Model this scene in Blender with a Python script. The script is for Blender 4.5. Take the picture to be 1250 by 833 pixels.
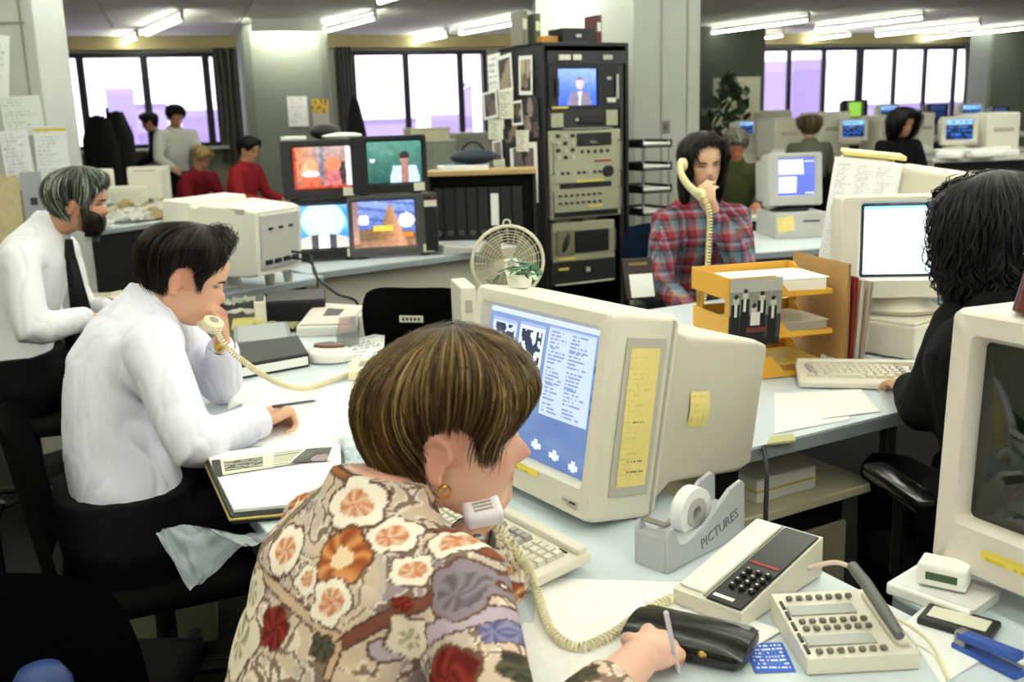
import bpy, bmesh, math, random
from mathutils import Vector as V, Matrix as M, noise
for o in list(bpy.data.objects): bpy.data.objects.remove(o)
SC = bpy.context.scene
COL = SC.collection
RNG = random.Random(7)
# ---------------------------------------------------------------- camera
F, CX, CY, CAMH = 1215.0, 625.0, 416.5, 1.45
PITCH, ROLL = math.radians(12.5), math.radians(1.8)
FW = V((0, math.cos(PITCH), -math.sin(PITCH))); UP0 = V((0, math.sin(PITCH), math.cos(PITCH))); R0 = V((1, 0, 0))
RT = R0*math.cos(ROLL) - UP0*math.sin(ROLL); UPV = UP0*math.cos(ROLL) + R0*math.sin(ROLL)
CAM = V((0, 0, CAMH))
cd = bpy.data.cameras.new('camera'); cam = bpy.data.objects.new('camera', cd); COL.objects.link(cam)
cd.sensor_width = 36; cd.lens = 36*F/1250; cd.clip_start = .05; cd.clip_end = 1000
mw = M((RT, UPV, -FW)).transposed().to_4x4(); mw.translation = CAM; cam.matrix_world = mw
cd.dof.use_dof = True; cd.dof.focus_distance = 1.85; cd.dof.aperture_fstop = 5.6
SC.camera = cam
# ---------------------------------------------------------------- world and exposure
SC.view_settings.view_transform = 'Standard'; SC.view_settings.look = 'None'
SC.view_settings.exposure = 0.74; SC.view_settings.gamma = 1.0; SC.view_settings.use_curve_mapping = False
w = bpy.data.worlds.new('overcast_sky'); SC.world = w; w.use_nodes = True
w.node_tree.nodes['Background'].inputs[0].default_value = (.93, .88, 1.0, 1); w.node_tree.nodes['Background'].inputs[1].default_value = 1.9
# ---------------------------------------------------------------- pixel helpers (a pixel gives a direction; the surface gives the distance)
def ray(x, y): return FW + RT*((x-CX)/F) - UPV*((y-CY)/F)
def PZ(x, y, z):
    d = ray(x, y); return CAM + d*((z-CAMH)/d.z)
def PD(x, y, t): return CAM + ray(x, y)*t
def PP(x, y, p, n):
    d = ray(x, y); return CAM + d*((p-CAM).dot(n)/d.dot(n))
def rz(a): return M.Rotation(math.radians(a), 4, 'Z')
def rx(a): return M.Rotation(math.radians(a), 4, 'X')
def ry(a): return M.Rotation(math.radians(a), 4, 'Y')
def T(*a): return M.Translation(V(a))
# ---------------------------------------------------------------- materials
def lin(c):
    if isinstance(c, str): c = [int(c[i:i+2], 16)/255 for i in (1, 3, 5)]
    return [x/12.92 if x <= .04045 else ((x+.055)/1.055)**2.4 for x in c]
MC = {}
def mat(name, col, rough=.55, metal=0., var=.0, vs=6., bump=.0, bs=60., em=0., alpha=1., trans=0., stretch=None, spec=.5, coat=0.):
    if name in MC: return MC[name]
    m = bpy.data.materials.new(name); m.use_nodes = True; nt = m.node_tree; b = nt.nodes['Principled BSDF']
    c = lin(col); b.inputs['Base Color'].default_value = (*c, 1); b.inputs['Roughness'].default_value = rough
    b.inputs['Metallic'].default_value = metal; b.inputs['Specular IOR Level'].default_value = spec
    if coat: b.inputs['Coat Weight'].default_value = coat
    if trans: b.inputs['Transmission Weight'].default_value = trans
    if alpha < 1: b.inputs['Alpha'].default_value = alpha
    if em:
        b.inputs['Emission Color'].default_value = (*c, 1); b.inputs['Emission Strength'].default_value = em
    if var or bump:
        tc = nt.nodes.new('ShaderNodeTexCoord'); src = tc.outputs['Object']
        if stretch:
            mp = nt.nodes.new('ShaderNodeMapping'); mp.inputs['Scale'].default_value = stretch; nt.links.new(src, mp.inputs[0]); src = mp.outputs[0]
    if var:
        n = nt.nodes.new('ShaderNodeTexNoise'); n.inputs['Scale'].default_value = vs; n.inputs['Detail'].default_value = 5; nt.links.new(src, n.inputs['Vector'])
        r = nt.nodes.new('ShaderNodeValToRGB'); nt.links.new(n.outputs[0], r.inputs[0])
        r.color_ramp.elements[0].position = .3; r.color_ramp.elements[1].position = .7
        r.color_ramp.elements[0].color = (*[x*(1-var) for x in c], 1); r.color_ramp.elements[1].color = (*[min(1, x*(1+var)) for x in c], 1)
        nt.links.new(r.outputs[0], b.inputs['Base Color'])
    if bump:
        n = nt.nodes.new('ShaderNodeTexNoise'); n.inputs['Scale'].default_value = bs; n.inputs['Detail'].default_value = 4; nt.links.new(src, n.inputs['Vector'])
        bp = nt.nodes.new('ShaderNodeBump'); bp.inputs['Strength'].default_value = bump; bp.inputs['Distance'].default_value = .01
        nt.links.new(n.outputs[0], bp.inputs['Height']); nt.links.new(bp.outputs[0], b.inputs['Normal'])
    MC[name] = m; return m
def vcmat(name, rough=.6, em=0., bump=0., bs=80., sheen=0., sss=0., spec=.4, var=0., vs=40.):
    """material that reads a colour attribute (prints, screens, fabric patterns, skin tints)"""
    if name in MC: return MC[name]
    m = bpy.data.materials.new(name); m.use_nodes = True; nt = m.node_tree; b = nt.nodes['Principled BSDF']
    a = nt.nodes.new('ShaderNodeVertexColor'); a.layer_name = 'Col'; out = a.outputs[0]
    if var:
        tc = nt.nodes.new('ShaderNodeTexCoord'); n = nt.nodes.new('ShaderNodeTexNoise'); n.inputs['Scale'].default_value = vs; n.inputs['Detail'].default_value = 6
        nt.links.new(tc.outputs['Object'], n.inputs['Vector'])
        mr = nt.nodes.new('ShaderNodeMapRange'); mr.inputs['From Min'].default_value = .3; mr.inputs['From Max'].default_value = .7
        mr.inputs['To Min'].default_value = 1-var; mr.inputs['To Max'].default_value = 1+var; nt.links.new(n.outputs[0], mr.inputs[0])
        mx = nt.nodes.new('ShaderNodeVectorMath'); mx.operation = 'SCALE'; nt.links.new(out, mx.inputs[0]); nt.links.new(mr.outputs[0], mx.inputs['Scale']); out = mx.outputs[0]
    b.inputs['Roughness'].default_value = rough; b.inputs['Specular IOR Level'].default_value = spec
    if em:
        b.inputs['Base Color'].default_value = (.01, .01, .01, 1)
        nt.links.new(out, b.inputs['Emission Color']); b.inputs['Emission Strength'].default_value = em
    else: nt.links.new(out, b.inputs['Base Color'])
    if sss:
        b.inputs['Subsurface Weight'].default_value = sss; b.inputs['Subsurface Radius'].default_value = (.01, .004, .002); b.inputs['Subsurface Scale'].default_value = 1
    if bump:
        tc = nt.nodes.new('ShaderNodeTexCoord'); n = nt.nodes.new('ShaderNodeTexNoise'); n.inputs['Scale'].default_value = bs; n.inputs['Detail'].default_value = 5
        bp = nt.nodes.new('ShaderNodeBump'); bp.inputs['Strength'].default_value = bump; bp.inputs['Distance'].default_value = .008
        nt.links.new(tc.outputs['Object'], n.inputs['Vector']); nt.links.new(n.outputs[0], bp.inputs['Height']); nt.links.new(bp.outputs[0], b.inputs['Normal'])
    MC[name] = m; return m
# ---------------------------------------------------------------- mesh helpers
class MB:
    def __init__(s): s.bm = bmesh.new(); s.cl = None
    def box(s, c, d, m=None, bev=0., seg=2):
        """box with centre c and size d, in frame m"""
        mm = (m or M()) @ M.Translation(V(c)) @ M.Diagonal((*d, 1))
        vs = bmesh.ops.create_cube(s.bm, size=1, matrix=mm)['verts']
        if bev:
            es = list({e for v in vs for e in v.link_edges})
            bmesh.ops.bevel(s.bm, geom=es, offset=bev, segments=seg, affect='EDGES', profile=.5)
        return s
    def prism(s, poly, z0, z1, m=None, bev=0., seg=2):
        """polygon in local xy pushed from z0 to z1"""
        m = m or M()
        a = [s.bm.verts.new(m @ V((x, y, z0))) for x, y in poly]; b = [s.bm.verts.new(m @ V((x, y, z1))) for x, y in poly]
        n = len(poly); fs = [s.bm.faces.new(a[::-1]), s.bm.faces.new(b)]
        for i in range(n): fs.append(s.bm.faces.new((a[i], a[(i+1) % n], b[(i+1) % n], b[i])))
        bmesh.ops.recalc_face_normals(s.bm, faces=fs)
        if bev:
            es = list({e for f in fs for e in f.edges}); bmesh.ops.bevel(s.bm, geom=es, offset=bev, segments=seg, affect='EDGES', profile=.5)
        return s
    def loft(s, rings, cap=True, closed=True):
        vr = [[s.bm.verts.new(V(p)) for p in r] for r in rings]; n = len(vr[0])
        for a, b in zip(vr, vr[1:]):
            for i in range(n if closed else n-1):
                j = (i+1) % n; s.bm.faces.new((a[i], a[j], b[j], b[i]))
        if cap and closed: s.bm.faces.new(vr[0][::-1]); s.bm.faces.new(vr[-1])
        return s
    def tube(s, pts, r, n=8, cap=True, flat=None):
        pts = [V(p) for p in pts]; k = len(pts); rr = r if isinstance(r, (list, tuple)) else [r]*k
        rings = []; up = None
        for i, p in enumerate(pts):
            t = (pts[min(i+1, k-1)] - pts[max(i-1, 0)]).normalized()
            if up is None: up = t.orthogonal().normalized()
            up = (up - t*up.dot(t)); up = up.normalized() if up.length > 1e-6 else t.orthogonal().normalized()
            sd = t.cross(up)
            rings.append([p + (up*math.cos(2*math.pi*j/n) + sd*math.sin(2*math.pi*j/n))*rr[i] for j in range(n)])
        return s.loft(rings, cap)
    def cyl(s, p0, p1, r0, r1=None, n=16): return s.tube([p0, p1], [r0, r0 if r1 is None else r1], n)
    def limb(s, pts, rad, n=14, sub=4):
        """round-ended tapered chain"""
        pts = [V(p) for p in pts]; P = []; Rr = []
        for i in range(len(pts)-1):
            for j in range(sub):
                f = j/sub; P.append(pts[i].lerp(pts[i+1], f)); Rr.append(rad[i]+(rad[i+1]-rad[i])*f)
        P.append(pts[-1]); Rr.append(rad[-1])
        d0 = (P[0]-P[1]).normalized(); d1 = (P[-1]-P[-2]).normalized(); A, B = P[0], P[-1]; ra, rb = Rr[0], Rr[-1]
        pre = [(A+d0*ra*math.sin(a), ra*math.cos(a)) for a in (1.45, 1.1, .75, .4)]; post = [(B+d1*rb*math.sin(a), rb*math.cos(a)) for a in (.4, .75, 1.1, 1.45)]
        return s.tube([p for p, _ in pre]+P+[p for p, _ in post], [r for _, r in pre]+Rr+[r for _, r in post], n)
    def lathe(s, prof, n=24, m=None):
        m = m or M()
        return s.loft([[m @ V((r*math.cos(2*math.pi*j/n), r*math.sin(2*math.pi*j/n), z)) for j in range(n)] for r, z in prof])
    def sph(s, c, r, m=None, n=16):
        r = r if isinstance(r, (tuple, list)) else (r, r, r)
        bmesh.ops.create_uvsphere(s.bm, u_segments=n, v_segments=max(6, n*2//3), radius=1, matrix=(m or M()) @ M.Translation(V(c)) @ M.Diagonal((*r, 1))); return s
    def quad(s, pts): s.bm.faces.new([s.bm.verts.new(V(p)) for p in pts]); return s
    def sheet(s, fn, nu, nv, thick=0.):
        """surface fn(u,v) u,v in 0..1; with a thickness when given"""
        g = [[s.bm.verts.new(V(fn(i/nu, j/nv))) for i in range(nu+1)] for j in range(nv+1)]
        fs = [s.bm.faces.new((g[j][i], g[j][i+1], g[j+1][i+1], g[j+1][i])) for j in range(nv) for i in range(nu)]
        if thick: bmesh.ops.solidify(s.bm, geom=fs, thickness=thick)
        return s
    def torus(s, R, r, m=None, n=32, k=8, a0=0., a1=2*math.pi):
        m = m or M(); full = abs(a1-a0-2*math.pi) < 1e-6; N = n if full else n+1
        rings = [[m @ V(((R+r*math.cos(2*math.pi*j/k))*math.cos(a0+(a1-a0)*i/n), (R+r*math.cos(2*math.pi*j/k))*math.sin(a0+(a1-a0)*i/n), r*math.sin(2*math.pi*j/k))) for j in range(k)] for i in range(N)]
        if full: rings.append(rings[0]); s.loft(rings, False); bmesh.ops.remove_doubles(s.bm, verts=s.bm.verts[:], dist=1e-6)
        else: s.loft(rings)
        return s
    def xf(s, m): bmesh.ops.transform(s.bm, matrix=m, verts=s.bm.verts[:]); return s
def kids(o, deep=False): return o.children
LM = {}
def obj(name, mb, mt, parent=None, m=None, smooth=False, world=False, angle=40):
    """link a mesh as one object; m is its local matrix; world=True when the mesh is in world coordinates under a placed parent"""
    if isinstance(mb, MB):
        bmesh.ops.recalc_face_normals(mb.bm, faces=mb.bm.faces[:])
        me = bpy.data.meshes.new(name); mb.bm.to_mesh(me); mb.bm.free()
    else: me = mb
    if mt and not me.materials: me.materials.append(mt)
    if world and parent is not None: me.transform(LM[parent.name].inverted())
    if smooth:
        me.polygons.foreach_set('use_smooth', [True]*len(me.polygons))
        if angle < 180:
            try: me.set_sharp_from_angle(angle=math.radians(angle))
            except Exception: pass
    o = bpy.data.objects.new(name, me); COL.objects.link(o)
    if parent is not None: o.parent = parent
    if m is not None: o.matrix_basis = m
    LM[o.name] = (LM[parent.name] if parent is not None else M()) @ (m or M())
    return o
def tag(o, label, cat, group=None, kind=None):
    o['label'] = label; o['category'] = cat
    if group: o['group'] = group
    if kind: o['kind'] = kind
    return o
def thing(name, label, cat, loc=(0, 0, 0), rot=0., group=None, m=None):
    o = bpy.data.objects.new(name, None); COL.objects.link(o); o.empty_display_size = .1
    mm = m if m is not None else M.Translation(V(loc)) @ rz(rot)
    o.matrix_world = mm; LM[o.name] = mm
    return tag(o, label, cat, group)
def struct(name, mb, mt, parent=None, **k):
    o = obj(name, mb, mt, parent, **k); o['kind'] = 'structure'; return o
def dup(root, m, label=None, group=None):
    r = root.copy(); COL.objects.link(r); r.matrix_world = m; LM[r.name] = m
    if label: r['label'] = label
    if group: r['group'] = group
    for ch in list(root.children):
        c = ch.copy(); COL.objects.link(c); c.parent = r; c.matrix_basis = ch.matrix_basis.copy()
        for g in list(ch.children):
            d = g.copy(); COL.objects.link(d); d.parent = c; d.matrix_basis = g.matrix_basis.copy()
    return r
def picture(wd, ht, nx, ny, fn, m=None, bulge=0., thick=0.):
    """flat print or screen image: a face grid in local xz (facing -y) with one colour per face; fn(u,v)->srgb, v up"""
    bm = bmesh.new(); cl = bm.loops.layers.float_color.new('Col'); m = m or M()
    def pt(u, v): return m @ V(((u-.5)*wd, -bulge*(1-(2*u-1)**2)*(1-(2*v-1)**2), (v-.5)*ht))
    g = [[bm.verts.new(pt(i/nx, j/ny)) for i in range(nx+1)] for j in range(ny+1)]
    for j in range(ny):
        for i in range(nx):
            f = bm.faces.new((g[j][i], g[j][i+1], g[j+1][i+1], g[j+1][i])); c = (*lin(fn((i+.5)/nx, (j+.5)/ny)), 1)
            for l in f.loops: l[cl] = c
    me = bpy.data.meshes.new('picture'); bm.to_mesh(me); bm.free(); return me
def text(name, s, size, mt, parent, m, ext=.0004, world=False):
    cu = bpy.data.curves.new(name, 'FONT'); cu.body = s; cu.size = size; cu.extrude = ext; cu.align_x = 'CENTER'; cu.align_y = 'CENTER'; cu.resolution_u = 2
    ob = bpy.data.objects.new(name, cu); COL.objects.link(ob); dg = bpy.context.evaluated_depsgraph_get()
    me = bpy.data.meshes.new_from_object(ob.evaluated_get(dg)); bpy.data.objects.remove(ob); me.materials.clear()
    return obj(name, me, mt, parent, m=m)
def mix(a, b, f): return [x+(y-x)*f for x, y in zip(a, b)]
def hx(c): return [int(c[i:i+2], 16)/255 for i in (1, 3, 5)]
def hsh(*a):
    n = 0
    for i, x in enumerate(a): n = (n*7919 + int(math.floor(x))*(104729+i*31)) & 0x7fffffff
    n = ((n ^ (n >> 13))*1274126177) & 0x7fffffff
    return ((n ^ (n >> 16)) & 0xffff)/65535
# ================================================================ THE ROOM
ANG = 18.0                       # the window wall recedes to the right
WE = V((math.cos(math.radians(ANG)), math.sin(math.radians(ANG)), 0)); WN = V((math.sin(math.radians(ANG)), -math.cos(math.radians(ANG)), 0))
W0 = V((0, 16, 0)); WM = T(0, 16, 0) @ rz(ANG)      # wall frame: x along wall, -y into the room
def ws(px, py=110): return (PP(px, py, W0, WN)-W0).dot(WE)
CEIL = 2.72; WTOP = 2.52; SILL = 1.22; FLOOR = 0.
m_wall = mat('painted_wall_khaki', '#a9a892', .8, var=.05, vs=2)
m_green = mat('dark_green_wall', '#3e443a', .8, var=.06, vs=2)
m_ceil = mat('ceiling_panel_paint', '#f6f4e6', .85, var=.03, vs=1.2)
m_seam = mat('ceiling_seam', '#8d8c80', .8)
m_carpet = mat('dark_carpet', '#1f1e1d', .95, var=.25, vs=40, bump=.5, bs=300, spec=.1)
m_frame = mat('dark_window_frame', '#1b1820', .5)
m_glass = MC.setdefault('window_glass', bpy.data.materials.new('window_glass'))
m_glass.use_nodes = True; nt = m_glass.node_tree; nt.nodes.clear()
_o = nt.nodes.new('ShaderNodeOutputMaterial'); _t = nt.nodes.new('ShaderNodeBsdfTransparent'); _g = nt.nodes.new('ShaderNodeBsdfGlossy'); _x = nt.nodes.new('ShaderNodeMixShader')
_t.inputs[0].default_value = (.95, .93, .98, 1); _g.inputs['Roughness'].default_value = .02; _x.inputs[0].default_value = .05
nt.links.new(_t.outputs[0], _x.inputs[1]); nt.links.new(_g.outputs[0], _x.inputs[2]); nt.links.new(_x.outputs[0], _o.inputs[0])
S0, S1, DEP = -8.2, 15.0, 21.0
struct('floor', MB().box(((S0+S1)/2, -DEP/2, -.05), (S1-S0+.4, DEP+.4, .1)), m_carpet, m=WM)
ce = struct('ceiling', MB().box(((S0+S1)/2, -DEP/2, CEIL+.09), (S1-S0+.4, DEP+.4, .1)), m_seam, m=WM)
# ceiling panels 1.5 m x 3 m with recessed joints (one shared mesh)
pm = None; nx, ny = int((S1-S0)/1.5)+1, int(DEP/3)
for i in range(nx):
    for j in range(ny):
        if pm is None:
            p0 = obj('ceiling_panel', MB().box((0, 0, 0), (1.485, 2.985, .03), bev=.004, seg=1), m_ceil, ce); pm = p0.data; p = p0
        else:
            p = bpy.data.objects.new('ceiling_panel', pm); COL.objects.link(p); p.parent = ce
        p.matrix_basis = T(S0+.4+1.5*i, -1.5-3*j, CEIL+.027)
# window wall with three bands of glazing
WIN = [(ws(56), ws(268), [97+4, 172+7, 250+4]), (ws(411), ws(594), [432, 497, 563]), (ws(921), ws(1186), [963, 1005, 1049, 1091, 1128, 1164])]
wb = MB(); xs = [S0-.2]
for a, b, _ in WIN: xs += [a, b]
xs.append(S1+.2)
wb.box(((S0+S1)/2, .1, SILL/2), (S1-S0+.4, .2, SILL)); wb.box(((S0+S1)/2, .1, (WTOP+CEIL+.12)/2), (S1-S0+.4, .2, CEIL+.12-WTOP))
for i in range(0, len(xs), 2): wb.box(((xs[i]+xs[i+1])/2, .1, (SILL+WTOP)/2), (xs[i+1]-xs[i], .2, WTOP-SILL))
struct('wall_back', wb, m_wall, m=WM)
struct('wall_left', MB().box((S0-.1, -DEP/2, CEIL/2), (.2, DEP, CEIL+.2)), m_wall, m=WM)
struct('wall_right', MB().box((S1+.1, -DEP/2, CEIL/2), (.2, DEP, CEIL+.2)), m_wall, m=WM)
struct('wall_front', MB().box(((S0+S1)/2, -DEP-.1, CEIL/2), (S1-S0+.4, .2, CEIL+.2)), m_wall, m=WM)
m_lintel = mat('khaki_blind_box', '#b4a878', .7)
for k, (a, b, mu) in enumerate(WIN):
    wr = struct('window_%d' % (k+1), MB().box(((a+b)/2, .03, WTOP-.03), (b-a, .14, .06)).box(((a+b)/2, .03, SILL+.03), (b-a, .14, .06)).box((a+.03, .03, (WTOP+SILL)/2), (.06, .14, WTOP-SILL)).box((b-.03, .03, (WTOP+SILL)/2), (.06, .14, WTOP-SILL)), m_frame, m=WM)
    edges = [a]+[ws(x) for x in mu]+[b]
    for e in edges[1:-1]: obj('mullion', MB().box((0, 0, 0), ((.1, .09, .075)[k] if abs(e-ws(1049)) > .05 else .14, .07, WTOP-SILL-.1), bev=.01, seg=1), m_frame, wr, m=T(e, .02, (WTOP+SILL)/2))
    for e0, e1 in zip(edges, edges[1:]): obj('pane', MB().box((0, 0, 0), (e1-e0-.04, .008, WTOP-SILL-.06)), m_glass, wr, m=T((e0+e1)/2, .06, (WTOP+SILL)/2))
    obj('window_sill', MB().box(((a+b)/2, -.13, SILL-.02), (b-a+.1, .3, .04), bev=.006, seg=1), mat('sill_white', '#c9c8c0', .5), wr)
struct('trim_1', MB().box(((S0+S1)/2, -.06, (WTOP+CEIL)/2+.03), (S1-S0, .1, CEIL-WTOP-.02)), m_lintel, m=WM)
# columns and wall returns
def col_px(x0, x1, t, dep, name, m, rot=None, bev=.03, zt=CEIL+.012):
    """a full-height column whose front spans two pixels at distance t"""
    a = PD(x0, 150, t); b = PD(x1, 150, t); d = b-a; d.z = 0; an = math.degrees(math.atan2(d.y, d.x)) if rot is None else rot
    wd = d.length; c = (a+b)/2; c.z = 0
    mm = M.Translation(c) @ rz(an)
    return struct(name, MB().box((0, dep/2, zt/2), (wd, dep, zt), bev=bev), m, m=mm), mm, wd
m_colm = mat('grey_green_column_paint', '#747a6f', .55, var=.04, vs=2)
c1, c1m, c1w = col_px(303, 408, 12.6, .9, 'wall_column_1', m_colm, rot=ANG, bev=.12)
c2, c2m, c2w = col_px(768, 861, 7.6, .55, 'wall_column_2', mat('pale_grey_column_panel', '#a3a69c', .5, var=.03, vs=2), rot=22, bev=.01)
for s in (-.18, .6):   # joints between the cladding panels
    obj('cladding_joint', MB().box((s*c2w*.5, -.003, CEIL/2), (.012, .008, CEIL-.02)), m_seam, c2)
sw = obj('light_switch', MB().box((0, 0, 0), (.085, .012, .095), bev=.004), mat('switch_plate', '#7a776a', .4), c2, m=T(*(c2m.inverted() @ PP(812, 155, c2m @ V((0, 0, 0)), (c2m.to_3x3() @ V((0, -1, 0)))))))
obj('rocker', MB().box((0, -.008, 0), (.035, .01, .05), bev=.002), mat('switch_rocker', '#57554c', .4), sw)
# column side flank behind the rack, its lamplight also put into a whiter colour
fl = struct('wall_column_3', MB().box((0, .3, CEIL/2), (.75, .5, CEIL), bev=.01), mat('lit_column_panel', '#e4e4dc', .5), m=M.Translation(V((*PD(733, 150, 8.3).xy, 0))) @ rz(15))
g1 = struct('wall_return_1', MB().box((0, .2, CEIL/2), (1.35, .4, CEIL)), m_green, m=M.Translation(V((*PD(885, 150, 15.2).xy, 0))) @ rz(ANG))
g2 = struct('wall_return_2', MB().box((0, .2, CEIL/2), (.75, .5, CEIL), bev=.05), m_colm, m=M.Translation(V((*PD(1222, 150, 17.0).xy, 0))) @ rz(ANG))
# near left partition column with cladding, at the bearded man's back
pa = V((*PD(57, 150, 5.35).xy, 0))
p1 = struct('wall_column_4', MB().box((-.75, .3, CEIL/2), (1.5, .6, CEIL), bev=.008), mat('pale_grey_cladding', '#b3b5ae', .5, var=.03, vs=2), m=M.Translation(pa) @ rz(8))
P1M = M.Translation(pa) @ rz(8); P1N = P1M.to_3x3() @ V((0, -1, 0))
def onp1(x, y, off=0.): return P1M.inverted() @ (PP(x, y, pa, P1N))
q = onp1(31, 70); obj('cladding_joint', MB().box((q.x, -.002, CEIL/2), (.012, .01, CEIL-.02)), m_seam, p1)
q2 = onp1(10, 28); obj('cladding_joint', MB().box((q2.x-.12, -.002, q2.z), (.4, .01, .012)), m_seam, p1)
q = onp1(12, 260); obj('cork_panel', MB().box((q.x-.05, -.008, q.z-.05), (.24, .016, .5)), mat('beige_cork', '#cdbd94', .9, var=.1, vs=30), p1)
q = onp1(43, 250); obj('cable_cover', MB().box((q.x, -.01, q.z), (.11, .02, .36), bev=.004), mat('pale_blue_grey_cover', '#a9abb4', .5), p1)
obj('socket', MB().box((q.x+.005, -.024, q.z+.02), (.035, .01, .04), bev=.003), mat('dark_grey_plastic', '#3a3a3c', .5), p1)
# ---------------------------------------------------------------- curtains at the window ends
m_curt = mat('grey_curtain', '#85887e', .9, var=.12, vs=6)
def curtain(px0, px1, label, tie=0.):
    a, b = ws(px0), ws(px1); n = 60
    def fn(u, v):
        x = a+(b-a)*u; nar = 1-tie*math.sin(v*math.pi*.9)
        return ((a+b)/2+(x-(a+b)/2)*nar, -.16-.055*math.cos(u*math.pi*2*4.5)*(.6+.4*v), SILL-.25+(WTOP-SILL+.3)*v)
    o = obj('curtain', MB().sheet(fn, n, 14, .006), m_curt, m=WM, smooth=True)
    tag(o, label, 'curtain', None); return o
curtain(262, 303, 'long grey curtain gathered beside the lamp-lit grey column', .2)
curtain(409, 431, 'narrow grey curtain on the window side of the lamp-lit column', .1)
curtain(1165, 1192, 'grey curtain drawn back at the end of the long purple-lit window', .25)
# ---------------------------------------------------------------- ceiling lamps
m_tube = mat('lit_fluorescent_tube', '#fbfff4', .3, em=15.5)
m_lamp = mat('white_enamel_lamp_body', '#d8d8cf', .4)
LD = V((-.51, .86, 0)).normalized(); LA = math.degrees(math.atan2(LD.y, LD.x))
lamp0 = thing('ceiling_lamp', 'x', 'ceiling lamp', (0, 0, 0), 0, 'linear ceiling lamps')
obj('lamp_body', MB().box((0, 0, -.02), (1.9, .05, .035), bev=.006, seg=1), m_lamp, lamp0)
obj('lamp_tube', MB().cyl((-.93, 0, -.1), (.93, 0, -.1), .014, n=10), mat('dim_fluorescent_tube', '#fbfff4', .3, em=17.), lamp0)
for s in (-1, 1): obj('end_cap', MB().box((s*.94, 0, -.06), (.02, .04, .11), bev=.004, seg=1), m_lamp, lamp0)
lampB = thing('ceiling_lamp', 'slim white tube lamp on the ceiling above the desks', 'ceiling lamp', (0, 0, 0), 0, 'linear ceiling lamps')
obj('lamp_body', MB().box((0, 0, -.02), (1.9, .05, .035), bev=.006, seg=1), m_lamp, lampB)
obj('lamp_tube', MB().cyl((-.93, 0, -.115), (.93, 0, -.115), .022, n=10), m_tube, lampB)
for s in (-1, 1): obj('end_cap', MB().box((s*.94, 0, -.075), (.02, .045, .13), bev=.004, seg=1), m_lamp, lampB)
used = [False, False]
def lamp(x, y, label, rot=None):
    mm = M.Translation(V((x, y, CEIL+.012))) @ rz(LA if rot is None else rot)
    if label == lab_near:
        if not used[1]: used[1] = True; lampB.matrix_world = mm; LM[lampB.name] = mm; return lampB
        return dup(lampB, mm)
    if not used[0]: used[0] = True; lamp0.matrix_world = mm; LM[lamp0.name] = mm; lamp0['label'] = label; return lamp0
    return dup(lamp0, mm, label)
LSEEN = [(150, 45), (198, 24), (362, 41), (420, 23), (510, 43), (603, 25), (655, 43), (925, 25), (905, 43), (985, 42), (1058, 22), (1110, 43), (1130, 30), (1230, 30)]
pts = []
for x, y in LSEEN:
    p = PZ(x, y, CEIL); pts.append(p)
lab_far = 'slim white tube lamp on the ceiling near the window wall'
lab_near = 'slim white tube lamp on the ceiling above the desks'
for p in pts: lamp(p.x, p.y, lab_far)
# the same rows go on over the desks in the foreground (above the frame)
for i in range(-5, 8):
    for j in range(-5, 7):
        p = V((0, 2.3, 0)) + V((LD.y, -LD.x, 0))*(1.5*i) + LD*(2.15*j)
        q = WM.inverted() @ p
        if q.y > -1 or q.x < S0+.8 or q.x > S1-.8 or q.y < -DEP+1: continue
        if min((p-k).xy.length for k in pts) < 1.9: continue
        if p.y > 9.6: continue
        lamp(p.x, p.y, lab_near)
# two wall-washer lamps close to the columns
for nm, mm, off, lb in (('a', c1m, V((0, -.3, 0)), 'short ceiling lamp washing the grey-green column by the window'), ('b', LM['wall_column_3'], V((0, -.3, 0)), 'short ceiling lamp washing the bright column behind the equipment rack')):
    c = mm @ off; c.z = CEIL+.012
    wl = thing('wall_washer_lamp', lb, 'ceiling lamp', m=M.Translation(c) @ rz(ANG))
    obj('lamp_body', MB().box((0, -.05, -.07), (.84, .02, .15), bev=.004, seg=1).box((0, 0, -.015), (.84, .1, .025), bev=.004, seg=1), m_lamp, wl)
    obj('lamp_tube', MB().box((0, .01, -.06), (.78, .04, .04), bev=.01, seg=1), mat('lit_washer_tube', '#fffdf2', .3, em=55.), wl)
# ---------------------------------------------------------------- the city outside
m_city = [mat('hazy_lilac_concrete_%d' % i, c, .9) for i, c in enumerate(('#a097b8', '#aaa2c0', '#958bb0'))]  # distance haze put into the wall, window and ground colours as pale lilac
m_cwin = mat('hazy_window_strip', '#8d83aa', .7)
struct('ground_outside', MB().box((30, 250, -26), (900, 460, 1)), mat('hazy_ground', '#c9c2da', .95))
def tower(px0, px1, pyt, dist, label, mi=0, strips=0):
    a = PD(px0, 120, dist); b = PD(px1, 120, dist); t = PD((px0+px1)/2, pyt, dist)
    wd = (b-a).length; c = (a+b)/2; z0 = -25.5
    o = thing('office_tower', label, 'building', (c.x, c.y, z0), ANG*.5, 'buildings outside')
    obj('tower_body', MB().box((0, 0, (t.z-z0)/2), (wd, wd*.7, t.z-z0)), m_city[mi], o)
    obj('roof_parapet', MB().box((0, 0, t.z-z0), (wd*1.02, wd*.72, .8)), m_city[(mi+1) % 3], o)
    if strips:
        h = (t.z-z0); n = strips
        for k in range(n):
            zz = h-3-(k+.5)*min(3.4, (h-6)/n)
            obj('window_band', MB().box((0, 0, zz), (wd*.94, wd*.705, 1.5)), m_cwin, o)
    return o
tower(132, 161, 112, 120, 'pale lilac tower block seen through the windows by the dark coats', 0, 6)
tower(165, 200, 130, 150, 'low lilac block beside the tower outside the windows', 1, 4)
tower(222, 262, 139, 110, 'broad low lilac block outside behind the man in the white shirt', 2, 4)
tower(562, 576, 105, 130, 'slim pale tower outside the window next to the equipment rack', 1, 3)
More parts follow.
